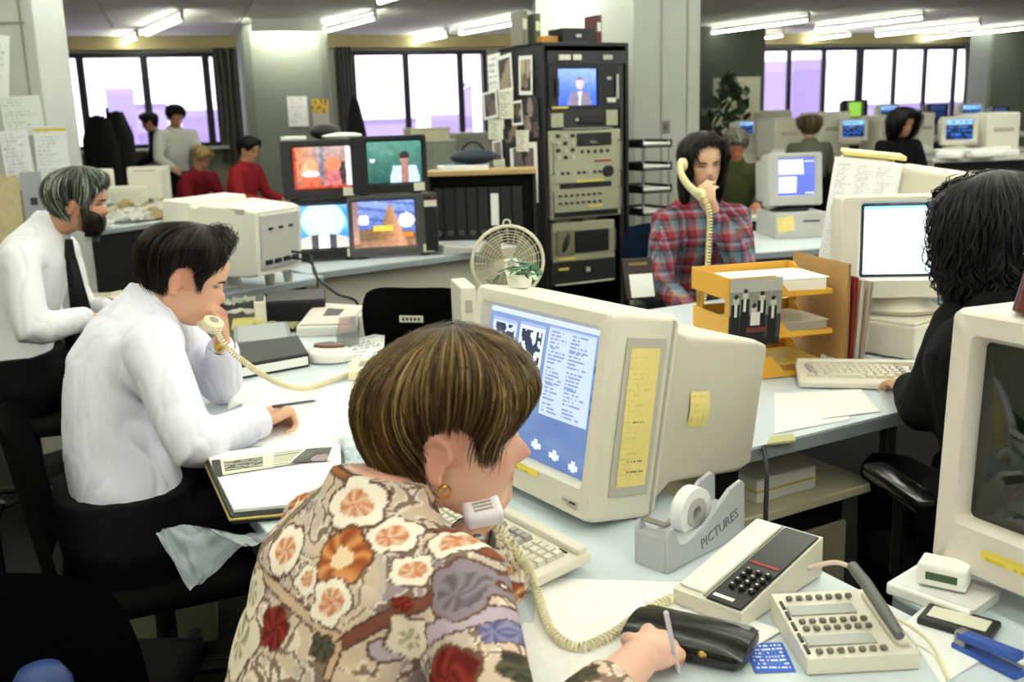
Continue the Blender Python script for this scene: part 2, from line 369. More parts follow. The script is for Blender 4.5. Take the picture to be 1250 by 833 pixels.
tower(440, 505, 148, 170, 'distant low lilac terrace outside the middle window', 1, 2)
tower(525, 562, 143, 140, 'low lilac hall with a mast outside the middle window', 0, 2)
tower(924, 962, 83, 70, 'large lilac office block with window rows outside the long window', 0, 8)
tower(968, 1003, 80, 75, 'second lilac office block with window rows outside the long window', 2, 8)
tower(1060, 1160, 128, 200, 'distant low lilac skyline outside the end of the long window', 1, 2)
# ================================================================ FURNITURE: desks, cabinets, rack
DA = 28.0
Av = V((math.cos(math.radians(DA)), math.sin(math.radians(DA)), 0)); Bv = V((-Av.y, Av.x, 0))
def ab(a, b, z=0.): return Av*a + Bv*b + V((0, 0, z))       # desk-row coordinates
def toab(p): return (p.dot(Av), p.dot(Bv))
m_desk = mat('pale_blue_grey_laminate', '#cdd6dc', .35, var=.02, vs=3)
m_edge = mat('grey_desk_edging', '#8f969a', .5)
m_leg = mat('black_steel_leg', '#111113', .4)
m_panel = mat('cream_modesty_panel', '#c2bfae', .6, var=.03)
m_beige = mat('computer_beige', '#cfc8b6', .45, var=.015, vs=4, bump=.05, bs=900)
m_beige_d = mat('computer_beige_shade_grey', '#b3ad9f', .5)
m_cream = mat('computer_cream', '#dcd6c6', .42, var=.015, vs=4)
m_grey = mat('computer_pale_grey', '#b9b8b2', .45)
m_black = mat('matt_black_plastic', '#0b0b0c', .5)
m_dark = mat('dark_grey_plastic_shell', '#232325', .45)
m_white = mat('white_paper', '#f1f0ea', .8)
m_fabric_k = mat('black_chair_fabric', '#0a0a0b', .95, var=.2, vs=60, spec=.1)
m_chrome = mat('dull_steel', '#9a9a98', .3, .9)
m_tan = mat('tan_wood_shelf', '#b89a62', .6, var=.1, vs=8, stretch=(1, 6, 1))
m_yellow = mat('amber_plastic_tray', '#e0a83a', .4)
m_note = mat('yellow_note_paper', '#ecd98a', .8, var=.03)
m_skin_cord = mat('cream_phone_plastic', '#e6dcb9', .4)
def rr(w, h, r, k=4):
    """rounded rectangle in xz"""
    P = []
    for cx, cz, a0 in ((w/2-r, h/2-r, 0), (-w/2+r, h/2-r, 90), (-w/2+r, -h/2+r, 180), (w/2-r, -h/2+r, 270)):
        for i in range(k+1):
            a = math.radians(a0+90*i/k); P.append((cx+r*math.cos(a), cz+r*math.sin(a)))
    return P
def shell(mb, rings, cap=True, m=None):
    """loft through rounded rectangles (y, w, h, r, cx, cz)"""
    m = m or M()
    mb.loft([[m @ V((cx+x, y, cz+z)) for x, z in rr(w, h, r)] for y, w, h, r, cx, cz in rings], cap); return mb
def desk(name, label, poly, ztop=.72, th=.035, panel=None, legs=(), mt=None, group=None, cat='desk'):
    c = sum((V((p[0], p[1], 0)) for p in poly), V())/len(poly)
    o = thing(name, label, cat, (c.x, c.y, 0), 0, group)
    lp = [(p[0]-c.x, p[1]-c.y) for p in poly]
    obj('desk_top', MB().prism(lp, ztop-.006, ztop), mt or m_desk, o)
    obj('desk_edging', MB().prism([(x*1.0005, y*1.0005) for x, y in lp], ztop-th, ztop-.0062), m_edge, o)
    for x, y in legs: obj('leg', MB().box((x-c.x, y-c.y, (ztop-th)/2), (.05, .05, ztop-th), bev=.005, seg=1), m_leg, o)
    for (x0, y0, x1, y1, z0, z1) in (panel or []):
        d = V((x1-x0, y1-y0, 0)); a = math.degrees(math.atan2(d.y, d.x))
        obj('modesty_panel', MB().box((0, 0, 0), (d.length, .02, z1-z0)), m_panel, o, m=T((x0+x1)/2-c.x, (y0+y1)/2-c.y, (z0+z1)/2) @ rz(a))
    return o
def pab(l): return [ab(a, b).xy[:] for a, b in l]
# main double desk in the foreground: runs along Bv, people sit on its left side
RA = 1.135; LA_ = .40; RB = toab(V((.5, 1.47, 0)))[1]
lg = pab([(.45, RB+2.35), (1.08, RB+2.35), (1.08, RB+1.2), (1.08, RB-.65), (.5, RB-.65)])
desk('long_desk', 'long pale blue desk shared by floral-bloused woman and man on phone', pab([(LA_, RB-.72), (RA, RB-.72), (RA, RB+2.45), (LA_, RB+2.45)]), legs=lg)
# desk at right under the foreground monitor
c0 = PZ(1090, 725, .72)
desk('side_desk', 'pale desk piled with papers under the big cream monitor by the black-haired woman', [(c0.x, c0.y), (c0.x+.27, c0.y-.62), (1.55, .75), (1.62, 1.75), (c0.x+.12, c0.y+.12)], legs=[(1.45, .85), (1.5, 1.65), (.84, .92)])
# black-haired woman's desk
e0, e1 = PZ(925, 545, .72), PZ(1040, 517, .72); dv = (e1-e0).normalized(); nv = V((-dv.y, dv.x, 0))
B0 = e0-dv*.1; BANG = math.degrees(math.atan2(dv.y, dv.x))
def bb(s, t): return B0+dv*s+nv*t
desk('corner_desk', 'white desk with amber trays and keyboard in front of black-haired woman', [bb(0, 0).xy[:], bb(1.7, 0).xy[:], bb(1.7, .95).xy[:], bb(0, .95).xy[:]], legs=[bb(.06, .06).xy[:], bb(1.6, .06).xy[:], bb(1.6, .88).xy[:], bb(.06, .88).xy[:]])
# low cabinet with papers between the two desks
lc = PZ(950, 600, .52)
lc = lc+V((0, .0, 0)); cb = thing('low_cabinet', 'low beige cabinet with black gap under the white corner desk', 'cabinet', (lc.x-.04, lc.y+.12, 0), BANG)
obj('cabinet_top', MB().box((0, 0, .5), (.5, .4, .025), bev=.003, seg=1), mat('cream_laminate', '#d8cfae', .5), cb)
obj('cabinet_body', MB().box((-.02, .02, .2), (.44, .34, .4), bev=.004, seg=1), mat('beige_cabinet', '#b5ac92', .6), cb)
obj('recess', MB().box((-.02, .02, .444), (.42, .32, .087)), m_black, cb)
# TV desk
t0, t1 = PZ(398, 331, .72), PZ(578, 308, .72); tdv = (t1-t0).normalized(); tn = V((-tdv.y, tdv.x, 0)); TANG = math.degrees(math.atan2(tdv.y, tdv.x))
def tt(s, t, z=0.): return t0+tdv*s+tn*t+V((0, 0, z-t0.z))
pn = [(*tt(-.05, .12).xy, *tt(1.25, .12).xy, .05, .68)]
desk('tv_desk', 'grey desk carrying four television sets in front of window', [tt(-.1, 0).xy[:], tt(1.3, 0).xy[:], tt(1.3, .6).xy[:], tt(-.1, 1.0).xy[:]], panel=pn, legs=[tt(1.2, .3).xy[:], tt(1.2, .5).xy[:], tt(0, .9).xy[:]])
# bearded man's desk carrying the big white monitor (seen behind the phone man)
p_ = [PZ(95, 392, .72), PZ(395, 337, .72)]
bd = (p_[1]-p_[0]).normalized(); bn = V((-bd.y, bd.x, 0))
desk('grey_desk', 'cluttered grey desk in front of bearded man under large white monitor', [(p_[0]-bd*.25).xy[:], (p_[1]).xy[:], (p_[1]+bn*.55).xy[:], (p_[0]-bd*.25+bn*.55).xy[:]], panel=[(*(p_[0]+bn*.5).xy, *(p_[1]+bn*.5).xy, .06, .68)], legs=[(p_[0]+bn*.06).xy[:], (p_[1]-bd*.1+bn*.06).xy[:]])
# far-left desk with papers, dark screen below
lq0, lq1 = PZ(60, 289, .78), PZ(196, 271, .78); lqd = (lq1-lq0).normalized(); lqn = V((-lqd.y, lqd.x, 0))
fd = desk('paper_strewn_desk', 'white-topped desk heaped with papers behind bearded man', [(lq0-lqd*.8).xy[:], (lq1+lqd*1.5).xy[:], (lq1+lqd*1.5+lqn*1.3).xy[:], (lq0-lqd*.8+lqn*1.3).xy[:]], ztop=.78)
sd_ = lq1-lq0
ds = thing('dark_screen', 'dark fabric desk screen below paper-strewn desk beside bearded man', 'screen', ((lq0+lq1)/2*1.0).xy[:]+(0,), math.degrees(math.atan2(lqd.y, lqd.x)))
obj('screen_panel', MB().box((.3, .03, .38), (3.0, .03, .72), bev=.006, seg=1), mat('black_screen_cloth', '#0d0c0d', .95), ds)
for s in (-1, 1): obj('screen_foot', MB().box((.3+s*1.2, .03, .015), (.05, .3, .03), bev=.004, seg=1), m_leg, ds)
# plaid woman's desk and the grey monitor's desk beyond
g0 = PZ(700, 392, .72); g1 = PZ(880, 352, .72)
k0 = PZ(795, 378, .72)
desk('back_desk', 'white desk behind amber trays where the plaid-shirted woman sits', [bb(.25, .97).xy[:], bb(2.7, .97).xy[:], bb(2.7, 1.45).xy[:], bb(.25, 1.45).xy[:]], legs=[bb(2.6, 1.4).xy[:], bb(.32, 1.4).xy[:], bb(.32, 1.03).xy[:], bb(2.6, 1.03).xy[:]])
h0, h1 = PZ(905, 310, .72), PZ(1045, 300, .72); hd = (h1-h0).normalized(); hn = V((-hd.y, hd.x, 0))
desk('monitor_desk', 'grey desk carrying grey monitor and system unit beside olive-jacketed man', [(h0).xy[:], (h1+hd*.9).xy[:], (h1+hd*.9+hn*.9).xy[:], (h0+hn*.9).xy[:]], legs=[(h0+hd*.08+hn*.08).xy[:], (h1+hn*.08).xy[:], (h0+hd*.08+hn*.8).xy[:]])
# ---------------------------------------------------------------- file box on the floor under the phone man's desk
pf = PZ(198, 792, 0)
pd = thing('file_box', 'grey-green file box with papers on the dark floor by the long desk', 'box', (pf.x-.02, pf.y+.09, 0), DA-12)
obj('box_body', MB().box((0, 0, .115), (.3, .2, .23), bev=.004, seg=1), mat('grey_green_card', '#84866f', .6), pd)
obj('box_lid', MB().box((0, 0, .235), (.31, .21, .02), bev=.004, seg=1), mat('grey_green_card_lid', '#6e705c', .55), pd)
obj('paper_bundle', MB().box((.02, 0, .256), (.26, .17, .02)), m_white, pd, m=rz(3))
# ---------------------------------------------------------------- equipment rack
rk0, rk1 = PD(664, 200, 6.55), PD(768, 200, 6.85)
rd = rk1-rk0; rd.z = 0; RW = rd.length; RANG = math.degrees(math.atan2(rd.y, rd.x)); RH = 1.45+(145-57)*6.7/1215
rack = thing('equipment_rack', 'tall black equipment rack with monitor, recorders and photo-covered side', 'rack', (rk0+rd/2).xy[:]+(0,), RANG)
RKM = LM[rack.name]; RKN = RKM.to_3x3() @ V((0, -1, 0)); RKO = RKM @ V((0, 0, 0))
def onrack(x, y): return RKM.inverted() @ PP(x, y, RKO, RKN)
RDp = .62
for s in (-1, 1): obj('side_panel', MB().box((s*(RW/2-.012), RDp/2, RH/2), (.024, RDp, RH), bev=.003, seg=1), m_black, rack)
obj('top_panel', MB().box((0, RDp/2, RH-.012), (RW, RDp, .024), bev=.003, seg=1), m_black, rack)
obj('back_panel', MB().box((0, RDp-.01, RH/2), (RW-.05, .02, RH-.05)), m_black, rack)
obj('plinth', MB().box((0, RDp/2, .05), (RW-.02, RDp-.02, .1)), m_black, rack)
for s in (-1, 1): obj('rack_rail', MB().box((s*(RW/2-.05), .03, RH/2), (.03, .03, RH-.14)), mat('rail_grey', '#3a3a38', .4, .6), rack)
def rp(x0, y0, x1, y1):
    """front rectangle of a rack unit from two pixels"""
    a, b = onrack(x0, y0), onrack(x1, y1); return (a.x+b.x)/2, (a.z+b.z)/2, abs(b.x-a.x), abs(a.z-b.z)
def bits(par, cx, cz, w, h, spec, y=-.012):
    for nm, u, v, bw, bh, mt in spec:
        obj(nm, MB().box((cx+(u-.5)*w, y, cz+(v-.5)*h), (bw, .012, bh), bev=.0015, seg=1), mt, par)
m_tape = mat('label_tape', '#d9d7c4', .6); m_red = mat('red_label', '#a02a22', .5); m_steel = mat('pale_panel_steel', '#aaa990', .4, .3, var=.04, vs=12)
m_knob = mat('black_knob', '#121212', .35); m_ylab = mat('yellow_label_tape', '#d8c35a', .6)
# top strip with labels
cx, cz, wd, hh = rp(668, 62, 764, 78); u = obj('blanking_panel', MB().box((cx, .015, cz), (wd, .03, hh)), m_dark, rack)
bits(u, cx, cz, wd, hh, [('label', .2, .5, .09, .035, m_tape), ('label', .36, .5, .06, .035, m_tape), ('switch_block', .75, .5, .07, .03, m_grey)])
# rack monitor
cx, cz, wd, hh = rp(668, 78, 757, 133); u = obj('rack_monitor', shell(MB(), [(.35, wd*.8, hh*.8, .01, cx, cz), (.03, wd, hh, .015, cx, cz), (0, wd*.98, hh*.97, .015, cx, cz), (0, .31, .255, .02, cx-.045, cz), (.02, .30, .245, .02, cx-.045, cz)]), m_black, rack)
def tvface(bg1, bg2, skin, suit, fx=.5, fy=.6, fr=.13, extra=None):
    def fn(u, v):
        c = mix(hx(bg1), hx(bg2), v)
        if extra:
            e = extra(u, v)
            if e: c = e
        if v < .38 and abs(u-fx) < .30*(1-(v-.1)*.9): c = hx(suit)
        if v < .36 and abs(u-fx) < .055*(v+.4): c = hx('#e8e6f0')
        d = ((u-fx)/fr)**2+((v-fy)/(fr*1.45))**2
        if d < 1: c = mix(hx(skin), hx('#6a4a3a'), .5*max(0, (v-fy)/fr-.9) if v > fy else 0)
        if d < 1.25 and v > fy+fr*.9: c = hx('#7a6a66')
        n = noise.noise((u*9, v*9, fx*5))*.06
        return [min(1, max(0, x+n)) for x in c]
    return fn
m_scr = vcmat('tv_screen_glow', .15, em=1.0); m_scr_hi = vcmat('bright_screen_glow', .15, em=1.5)
sc = obj('screen', picture(.29, .235, 40, 32, tvface('#3f63ff', '#7fa2ff', '#d9b7c9', '#8a7f96', .55, .6, .11), T(cx-.045, .016, cz), .008), m_scr, u)
bits(u, cx, cz, wd, hh, [('label', .83, .68, .035, .02, m_grey), ('label', .86, .2, .07, .03, m_tape), ('label', .15, .06, .12, .014, m_ylab), ('speaker_slot', .12, .5, .02, .12, m_dark), ('switch_block', .95, .5, .015, .16, m_grey)])
# black deck
cx, cz, wd, hh = rp(668, 133, 754, 156); u = obj('cassette_deck', MB().box((cx, .13, cz), (wd, .26, hh), bev=.004, seg=1), m_dark, rack)
bits(u, cx, cz, wd, hh, [('control_panel', .12, .45, .09, .09, m_steel), ('display_window', .62, .45, .2, .05, m_knob), ('control_panel', .9, .5, .09, .1, m_steel), ('button', .4, .45, .02, .02, m_grey), ('trim_strip', .55, .03, .38, .006, m_grey)])
# two big video recorders
def recorder(x0, y0, x1, y1, style):
    cx, cz, wd, hh = rp(x0, y0, x1, y1)
    u = obj('video_recorder', MB().box((cx, .16, cz), (wd, .34, hh), bev=.006, seg=1), m_steel, rack)
    sp = []
    if style == 0:
        sp += [('tape_slot', .62, .82, .27, .085, m_knob), ('label', .64, .77, .1, .022, m_tape), ('red_strip', .74, .42, .13, .012, m_red), ('yellow_strip', .55, .06, .22, .016, m_ylab)]
        for r in range(4):
            for c in range(3): sp.append(('button', .12+.1*c, .9-.13*r, .028, .022, m_grey if (r+c) % 2 else m_dark))
        for c in range(9): sp.append(('button', .1+.075*c, .22, .02, .018, m_dark if c % 3 else m_grey))
        for c in range(5): sp.append(('button', .45+.09*c, .6, .02, .022, m_dark))
    elif style == 1:
        sp += [('tape_slot', .5, .88, .4, .035, m_knob), ('yellow_strip', .62, .3, .12, .014, m_ylab), ('black_band', .5, .12, .5, .035, m_knob)]
        for r in range(2):
            for c in range(8): sp.append(('button', .14+.08*c, .62-.2*r, .022, .014, m_dark))
    else:
        sp += [('vent_grille', .62, .5, .27, .15, m_knob), ('dial_plate', .2, .5, .13, .17, mat('olive_plate', '#77745c', .5)), ('yellow_strip', .22, .08, .14, .016, m_ylab)]
    bits(u, cx, cz, wd, hh, sp)
    if style == 0:
        p = (cx+.31*wd, -.01, cz-.28*hh); obj('jog_wheel', MB().cyl((p[0], .0, p[2]), (p[0], -.03, p[2]), .042, .038, 20), m_knob, u)
    if style == 2:
        for k in range(8): obj('grille_slat', MB().box((cx+.12*wd, -.02, cz-.06+.017*k), (.26, .006, .006)), m_dark, u)
        obj('oval_handle', MB().sph((0, 0, 0), (.022, .01, .07), ry(20), 12), m_dark, u, m=T(cx-.3*wd, -.02, cz))
    for s in (-1, 1): obj('rack_handle', MB().tube([(cx+s*wd*.47, .0, cz+hh*.3), (cx+s*wd*.47, -.035, cz+hh*.27), (cx+s*wd*.47, -.035, cz-hh*.27), (cx+s*wd*.47, 0, cz-hh*.3)], .006, 6), m_chrome, u)
recorder(669, 160, 757, 222, 0)
recorder(670, 223, 757, 262, 1)
recorder(673, 274, 750, 314, 2)
cx, cz, wd, hh = rp(672, 317, 752, 341); u = obj('lower_deck', MB().box((cx, .14, cz), (wd, .28, hh), bev=.004, seg=1), m_dark, rack)
bits(u, cx, cz, wd, hh, [('label', .18, .6, .08, .016, m_ylab), ('button', .55, .5, .03, .03, m_grey), ('trim_strip', .5, .03, wd*.9, .008, m_tape)])
cx, cz, wd, hh = rp(672, 262, 754, 273); bits(rack, cx, cz, wd, hh, [('shelf_label', .2, .5, .12, .03, mat('olive_label', '#6f6d55', .6)), ('shelf_label', .6, .5, .1, .03, mat('olive_label', '#6f6d55', .6))], y=.03)
# ================================================================ photos and notices on the rack side, things on top of the rack
SIDEM = RKM @ T(-RW/2-.002, RDp/2, 0) @ rz(-90)      # local: x along depth (towards front is +?), -y outwards (left)
SN = SIDEM.to_3x3() @ V((0, -1, 0)); SO = SIDEM @ V((0, 0, 0))
def onside(x, y): return SIDEM.inverted() @ PP(x, y, SO, SN)
m_print = vcmat('matt_photo_print', .5, var=.04, vs=60)
def photofn(seed, border=.1, dark=.25, warm=.5):
    r = random.Random(seed); bl = [(r.uniform(.2, .8), r.uniform(.2, .8), r.uniform(.08, .25), (lambda k_: [k_, k_*r.uniform(.8, .97), k_*r.uniform(.65, .95)])(r.uniform(.08, .7))) for _ in range(7)]
    def fn(u, v):
        if u < border or u > 1-border or v < border*.9 or v > 1-border*.9: return (.92, .92, .9)
        c = [dark*(.6+.5*v)]*3
        for x, y, q, k in bl:
            if (u-x)**2+((v-y)*.8)**2 < q*q: c = k
        return c
    return fn
def textfn(seed, rows=24, cols=1, bg='#f2f1ee', ink='#8a8a90', head=None, dens=.75):
    def fn(u, v):
        c = hx(bg)
        if head and v > .9: return hx(head)
        row = int(v*rows*2)
        if row % 2 == 0 and .06 < u < .94 and .05 < v < .95:
            cu = (u-.06)/.88*cols; cc = int(cu); ln = .45+.5*hsh(row, cc, seed)
            if (cu-cc) < ln*.95 and hsh(u*90, row, seed) < dens: c = mix(c, hx(ink), .35+.5*hsh(u*140, row, seed+3))
        return c
    return fn
SIDEPH = [(604, 88, 16, 44, 'x'), (617, 90, 19, 46, 'p'), (643, 92, 17, 48, 'p'), (600, 128, 18, 34, 'p'), (620, 128, 18, 34, 'n'), (632, 138, 14, 30, 'p'), (649, 145, 20, 52, 'd'), (607, 158, 20, 24, 'n'), (625, 168, 18, 26, 'd'), (640, 172, 16, 26, 'n'), (608, 186, 12, 30, 'p'), (612, 215, 13, 40, 'n'), (641, 210, 34, 72, 'b')]
for i, (x, y, wpx, hpx, kd) in enumerate(SIDEPH):
    a = onside(x-wpx/2, y); b = onside(x+wpx/2, y); t = onside(x, y-hpx/2); bt = onside(x, y+hpx/2); c = onside(x, y)
    wd, ht = abs(b.x-a.x)*.98, abs(t.z-bt.z); tl = RNG.uniform(-6, 6)
    fn = {'x': textfn(i, 14), 'n': textfn(i, 10, bg='#e2dfca'), 'p': photofn(i+3), 'd': photofn(i+3, .02, .18), 'b': photofn(21, .13, .12)}[kd]
    lab = {0: 'small printed list pinned to the rack side, topmost at the back'}.get(i)
    col = {'x': 'white printed list', 'n': 'cream notice', 'p': 'white-bordered snapshot', 'd': 'dark borderless photo', 'b': 'large white-framed portrait photo'}[kd]
    o = obj('pinned_photo' if kd in 'pdb' else 'pinned_notice', picture(wd, ht, 16, 20, fn), m_print, m=SIDEM @ T(c.x, -.004-.0025*(i % 5), c.z) @ ry(tl))
    tag(o, col+' pinned among the prints on the side of the equipment rack', 'photo' if kd in 'pdb' else 'notice', 'prints on the rack side')
def boxthing(name, label, cat, c, d, mt, rot=0., bev=.004, group=None, parts=(), m=None):
    o = thing(name, label, cat, c, rot, group, m=m)
    obj('body', MB().box((0, 0, d[2]/2), d, bev=bev, seg=2), mt, o)
    for nm, pc, pdm, pm in parts: obj(nm, MB().box(pc, pdm, bev=min(pdm)*.2, seg=1), pm, o)
    return o
def rtop(x, off=.2): # on top of the rack
    q = onrack(x, 57); return RKM @ V((q.x, off, RH))
boxthing('black_case', 'black equipment box on top of the tall rack', 'box', rtop(716), (.24, .2, .1), m_black, RANG, parts=[('latch', (0, -.102, .05), (.04, .008, .02), m_chrome)])
boxthing('orange_box', 'orange carton beside the black box on top of the rack', 'carton', rtop(685), (.12, .12, .05), mat('orange_carton', '#c98a3c', .7), RANG, parts=[('tape_strip', (0, 0, .05), (.03, .122, .002), m_tape)])
for x, hgt, nm, lab in ((661, .22, '#7a796a', 'tall grey cassette sleeve standing on the rack beside the orange carton'), (677, .2, '#55604f', 'green cassette sleeve standing on the rack behind the orange carton'), (753, .2, '#5a2a34', 'dark red thin book standing upright on the rack')):
    boxthing('upright_sleeve', lab, 'sleeve', rtop(x, .3), (.045, .16, hgt), mat('sleeve_'+nm[1:], nm, .6), RANG, parts=[('spine_label', (0, -.081, hgt*.6), (.03, .002, hgt*.3), m_tape)])
# ---------------------------------------------------------------- letter-tray tower at the right of the rack
tw = PD(783, 240, 6.95); tray = thing('letter_tray_tower', 'narrow tower of black letter trays filled with papers beside the rack', 'tray tower', (tw.x+.03, tw.y+.12, 0), RANG)
for sx in (-.11, .11):
    for sy in (-.15, .15): obj('post', MB().cyl((sx, sy, 0), (sx, sy, 1.29), .006, n=8), m_chrome, tray)
for k in range(5):
    z = .62+.155*k
    tr = obj('letter_tray', MB().box((0, 0, z), (.25, .34, .006)).box((-.122, 0, z+.025), (.006, .34, .05)).box((.122, 0, z+.025), (.006, .34, .05)).box((0, .167, z+.025), (.25, .006, .05)).box((0, -.167, z+.01), (.25, .006, .02)), m_black, tray)
    obj('paper_stack', MB().box((0, -.01, z+.018), (.22, .32, .024)), m_white if k != 0 else mat('blue_folder', '#3c62b0', .6), tr)
# ---------------------------------------------------------------- low black bookcase with binders, left of the rack
bk0, bk1 = PD(528, 260, 6.3), PD(652, 260, 6.15)
bk = thing('low_bookcase', 'low black bookcase with tan top left of the equipment rack', 'bookcase', ((bk0+bk1)/2).xy[:]+(0,), 0)
BW = (bk1-bk0).xy.length*1.0; BH = 1.45-(208-147)*6.2/1215
obj('bookcase_top', MB().box((0, .16, BH), (BW+.03, .34, .03), bev=.004, seg=1), m_tan, bk)
for s in (-1, 1): obj('side_panel', MB().box((s*BW/2, .16, BH/2), (.02, .31, BH-.03)), m_black, bk)
obj('back_panel', MB().box((0, .31, BH/2), (BW, .02, BH-.03)), m_black, bk)
for z in (.06, .56): obj('shelf', MB().box((0, .16, z+.16), (BW-.03, .29, .02)), m_black, bk)
BKM = LM[bk.name]
def binder(x, z, h, label, spine='#e9e7e0', col='#111113'):
    o = thing('ring_binder', label, 'binder', m=BKM @ T(x, .155, z))
    obj('cover', MB().box((0, 0, h/2), (.068, .28, h), bev=.004, seg=1), mat('binder_'+col[1:], col, .5), o)
    obj('spine_label', MB().box((0, -.1415, h*.56), (.048, .003, h*.62)), mat('spine_'+spine[1:], spine, .7), o)
    obj('finger_ring', MB().torus(.012, .003, T(0, -.142, h*.12) @ rx(90), 16, 6), m_chrome, o)
    return o
for k in range(10):
    x = -BW/2+.05+.071*k
    if x > BW/2-.05: break
    sp = {5: '#e9e7e0', 8: '#d8d2bd'}.get(k, '#19191b')
    binder(x, .73, .32, {5: 'black binder with a bright white spine label in the low bookcase', 8: 'black binder with a cream spine label in the low bookcase'}.get(k, 'plain black binder with dark spine in the low bookcase')) ['group'] = 'binders in the low bookcase'
    if k not in (5, 8):
        for ch in bpy.data.objects[-1:] : pass
for o in [o for o in COL.objects if o.name.startswith('ring_binder')]:
    if 'plain' in o['label']:
        for ch in o.children:
            if ch.name.startswith('spine_label'): ch.data.materials.clear(); ch.data.materials.append(mat('dark_spine', '#141416', .6))
# things on the bookcase top: blue-black dish, papers
boxthing('paper_pile', 'pile of papers on the tan bookcase top', 'papers', BKM @ V((-.12, .13, BH+.015)), (.3, .22, .03), m_white, 10, parts=[('top_sheet', (.02, .01, .0315), (.28, .2, .002), mat('blue_grey_sheet', '#9fa9b5', .7))])
dk = thing('dark_bag', 'dark blue rounded bag lying on the bookcase papers', 'bag', BKM @ V((-.05, .15, BH+.05)), 0)
obj('bag_body', MB().sph((0, 0, .045), (.15, .09, .05), n=16), mat('navy_vinyl', '#1a2433', .5), dk, smooth=True)
obj('bag_strap', MB().torus(.07, .008, T(0, -.02, .07) @ rx(70), 18, 6), m_black, dk)
# ---------------------------------------------------------------- cabinets under the middle window
ca = PD(560, 185, 11.5)
for k, (px0, px1, t, lab) in enumerate(((498, 555, 11.4, 'pale grey cabinet with a cream carton on top below the middle window'), (556, 600, 12.2, 'pale grey two-door cabinet below the window by the photo-covered rack'))):
    a, b = PD(px0, 180, t), PD(px1, 180, t); wd = (b-a).xy.length; H_ = CAMH-(163+8*(1-k)-148)*t/1215
    o = thing('grey_cabinet', lab, 'cabinet', ((a+b)/2).xy[:]+(0,), ANG)
    obj('cabinet_body', MB().box((0, .25, H_/2), (wd, .5, H_), bev=.006, seg=1), mat('pale_green_grey_steel', '#a4a899', .5), o)
    obj('cabinet_top', MB().box((0, .24, H_+.012), (wd+.03, .54, .024), bev=.004, seg=1), mat('white_steel', '#cfd0c4', .5), o)
    for s in (-1, 1):
        d = obj('door', MB().box((s*wd/4, -.008, H_/2), (wd/2-.02, .016, H_-.08), bev=.004, seg=1), mat('pale_green_grey_door', '#9a9f90', .5), o)
        obj('handle', MB().box((s*.04, -.022, H_*.6), (.012, .02, .1)), m_chrome, d)
    if k == 0: CABT = LM[o.name] @ V((0, .2, H_+.024))
boxthing('cream_carton', 'flat cream carton on the grey cabinet below middle window', 'carton', CABT, (.46, .36, .13), mat('cream_card', '#ddd6b4', .7), ANG, parts=[('lid', (0, 0, .125), (.48, .38, .03), mat('cream_card_lid', '#e4ddbd', .7))])
# ================================================================ MONITORS, TELEVISIONS, COMPUTERS
m_glass_dark = mat('dark_screen_glass', '#10160f', .08, coat=.5)
m_stand = mat('black_stand', '#0a0a0a', .4)
def crt(name, label, m, w, h, d1, d2, scr, body, rear=None, scrm=None, fn=None, res=(40, 32), stand=True, sh=.02, rs=(.82, .78), group=None, side_band=False, base=None, bez=None, tag_='monitor', bulge=.012):
    """tube monitor. local: front at y=0 facing -y, x centred, z from 0. scr=(w,h,cx,cz)"""
    o = thing(name, label, tag_, m=m, group=group)
    sw, shh, sx, sz = scr; r = .013
    fr = obj('front_housing', shell(MB(), [(d1, w*.96, h*.96, r, 0, h/2), (d1*.9, w, h, r, 0, h/2), (.018, w, h, r, 0, h/2), (.004, w*.985, h*.985, r, 0, h/2), (0, w*.965, h*.965, r, 0, h/2), (0, sw+.02, shh+.02, .012, sx, sz), (.012, sw+.004, shh+.004, .012, sx, sz), (.03, sw, shh, .012, sx, sz)]), body, o, smooth=True, angle=35)
    rw, rh = rs; zc = h*.52
    re = obj('rear_housing', shell(MB(), [(d1-.004, w*.93, h*.9, r, 0, h*.5), (d1+.02, w*.9, h*.84, r, 0, h*.5), (d1+.05, w*(rw+.06), h*(rh+.04), r, 0, zc), (d1+d2*.85, w*rw, h*rh, r, 0, zc), (d1+d2, w*rw*.93, h*rh*.93, r, 0, zc)]), rear or body, o, smooth=True, angle=35)
    for k in range(5): obj('vent_slot', MB().box((0, d1+.07+.025*k, zc+h*rh/2*1.0), (w*.5, .008, .006)), m_black, re)
    if fn: obj('screen', picture(sw, shh, res[0], res[1], fn, T(sx, .02, sz), bulge), scrm or m_scr, o)
    else: obj('screen', MB().sheet(lambda u, v: (sx+(u-.5)*sw, .024-bulge*(1-(2*u-1)**2)*(1-(2*v-1)**2), sz+(v-.5)*shh), 12, 10), scrm or m_glass_dark, o, smooth=True)
    bw = bez if bez is not None else (h-shh)/2
    obj('power_button', MB().box((w*.36, -.003, max(.012, (sz-shh/2)*.45)), (.022, .008, .009), bev=.002, seg=1), m_beige_d, o)
    if stand:
        st = obj('tilt_stand', MB().lathe([(.11, -sh), (.12, -sh+.006), (.12, -sh+.012), (.08, -.004), (.07, .02)], 24, T(0, d1*.9, 0)), base or body, o, smooth=True)
    return o
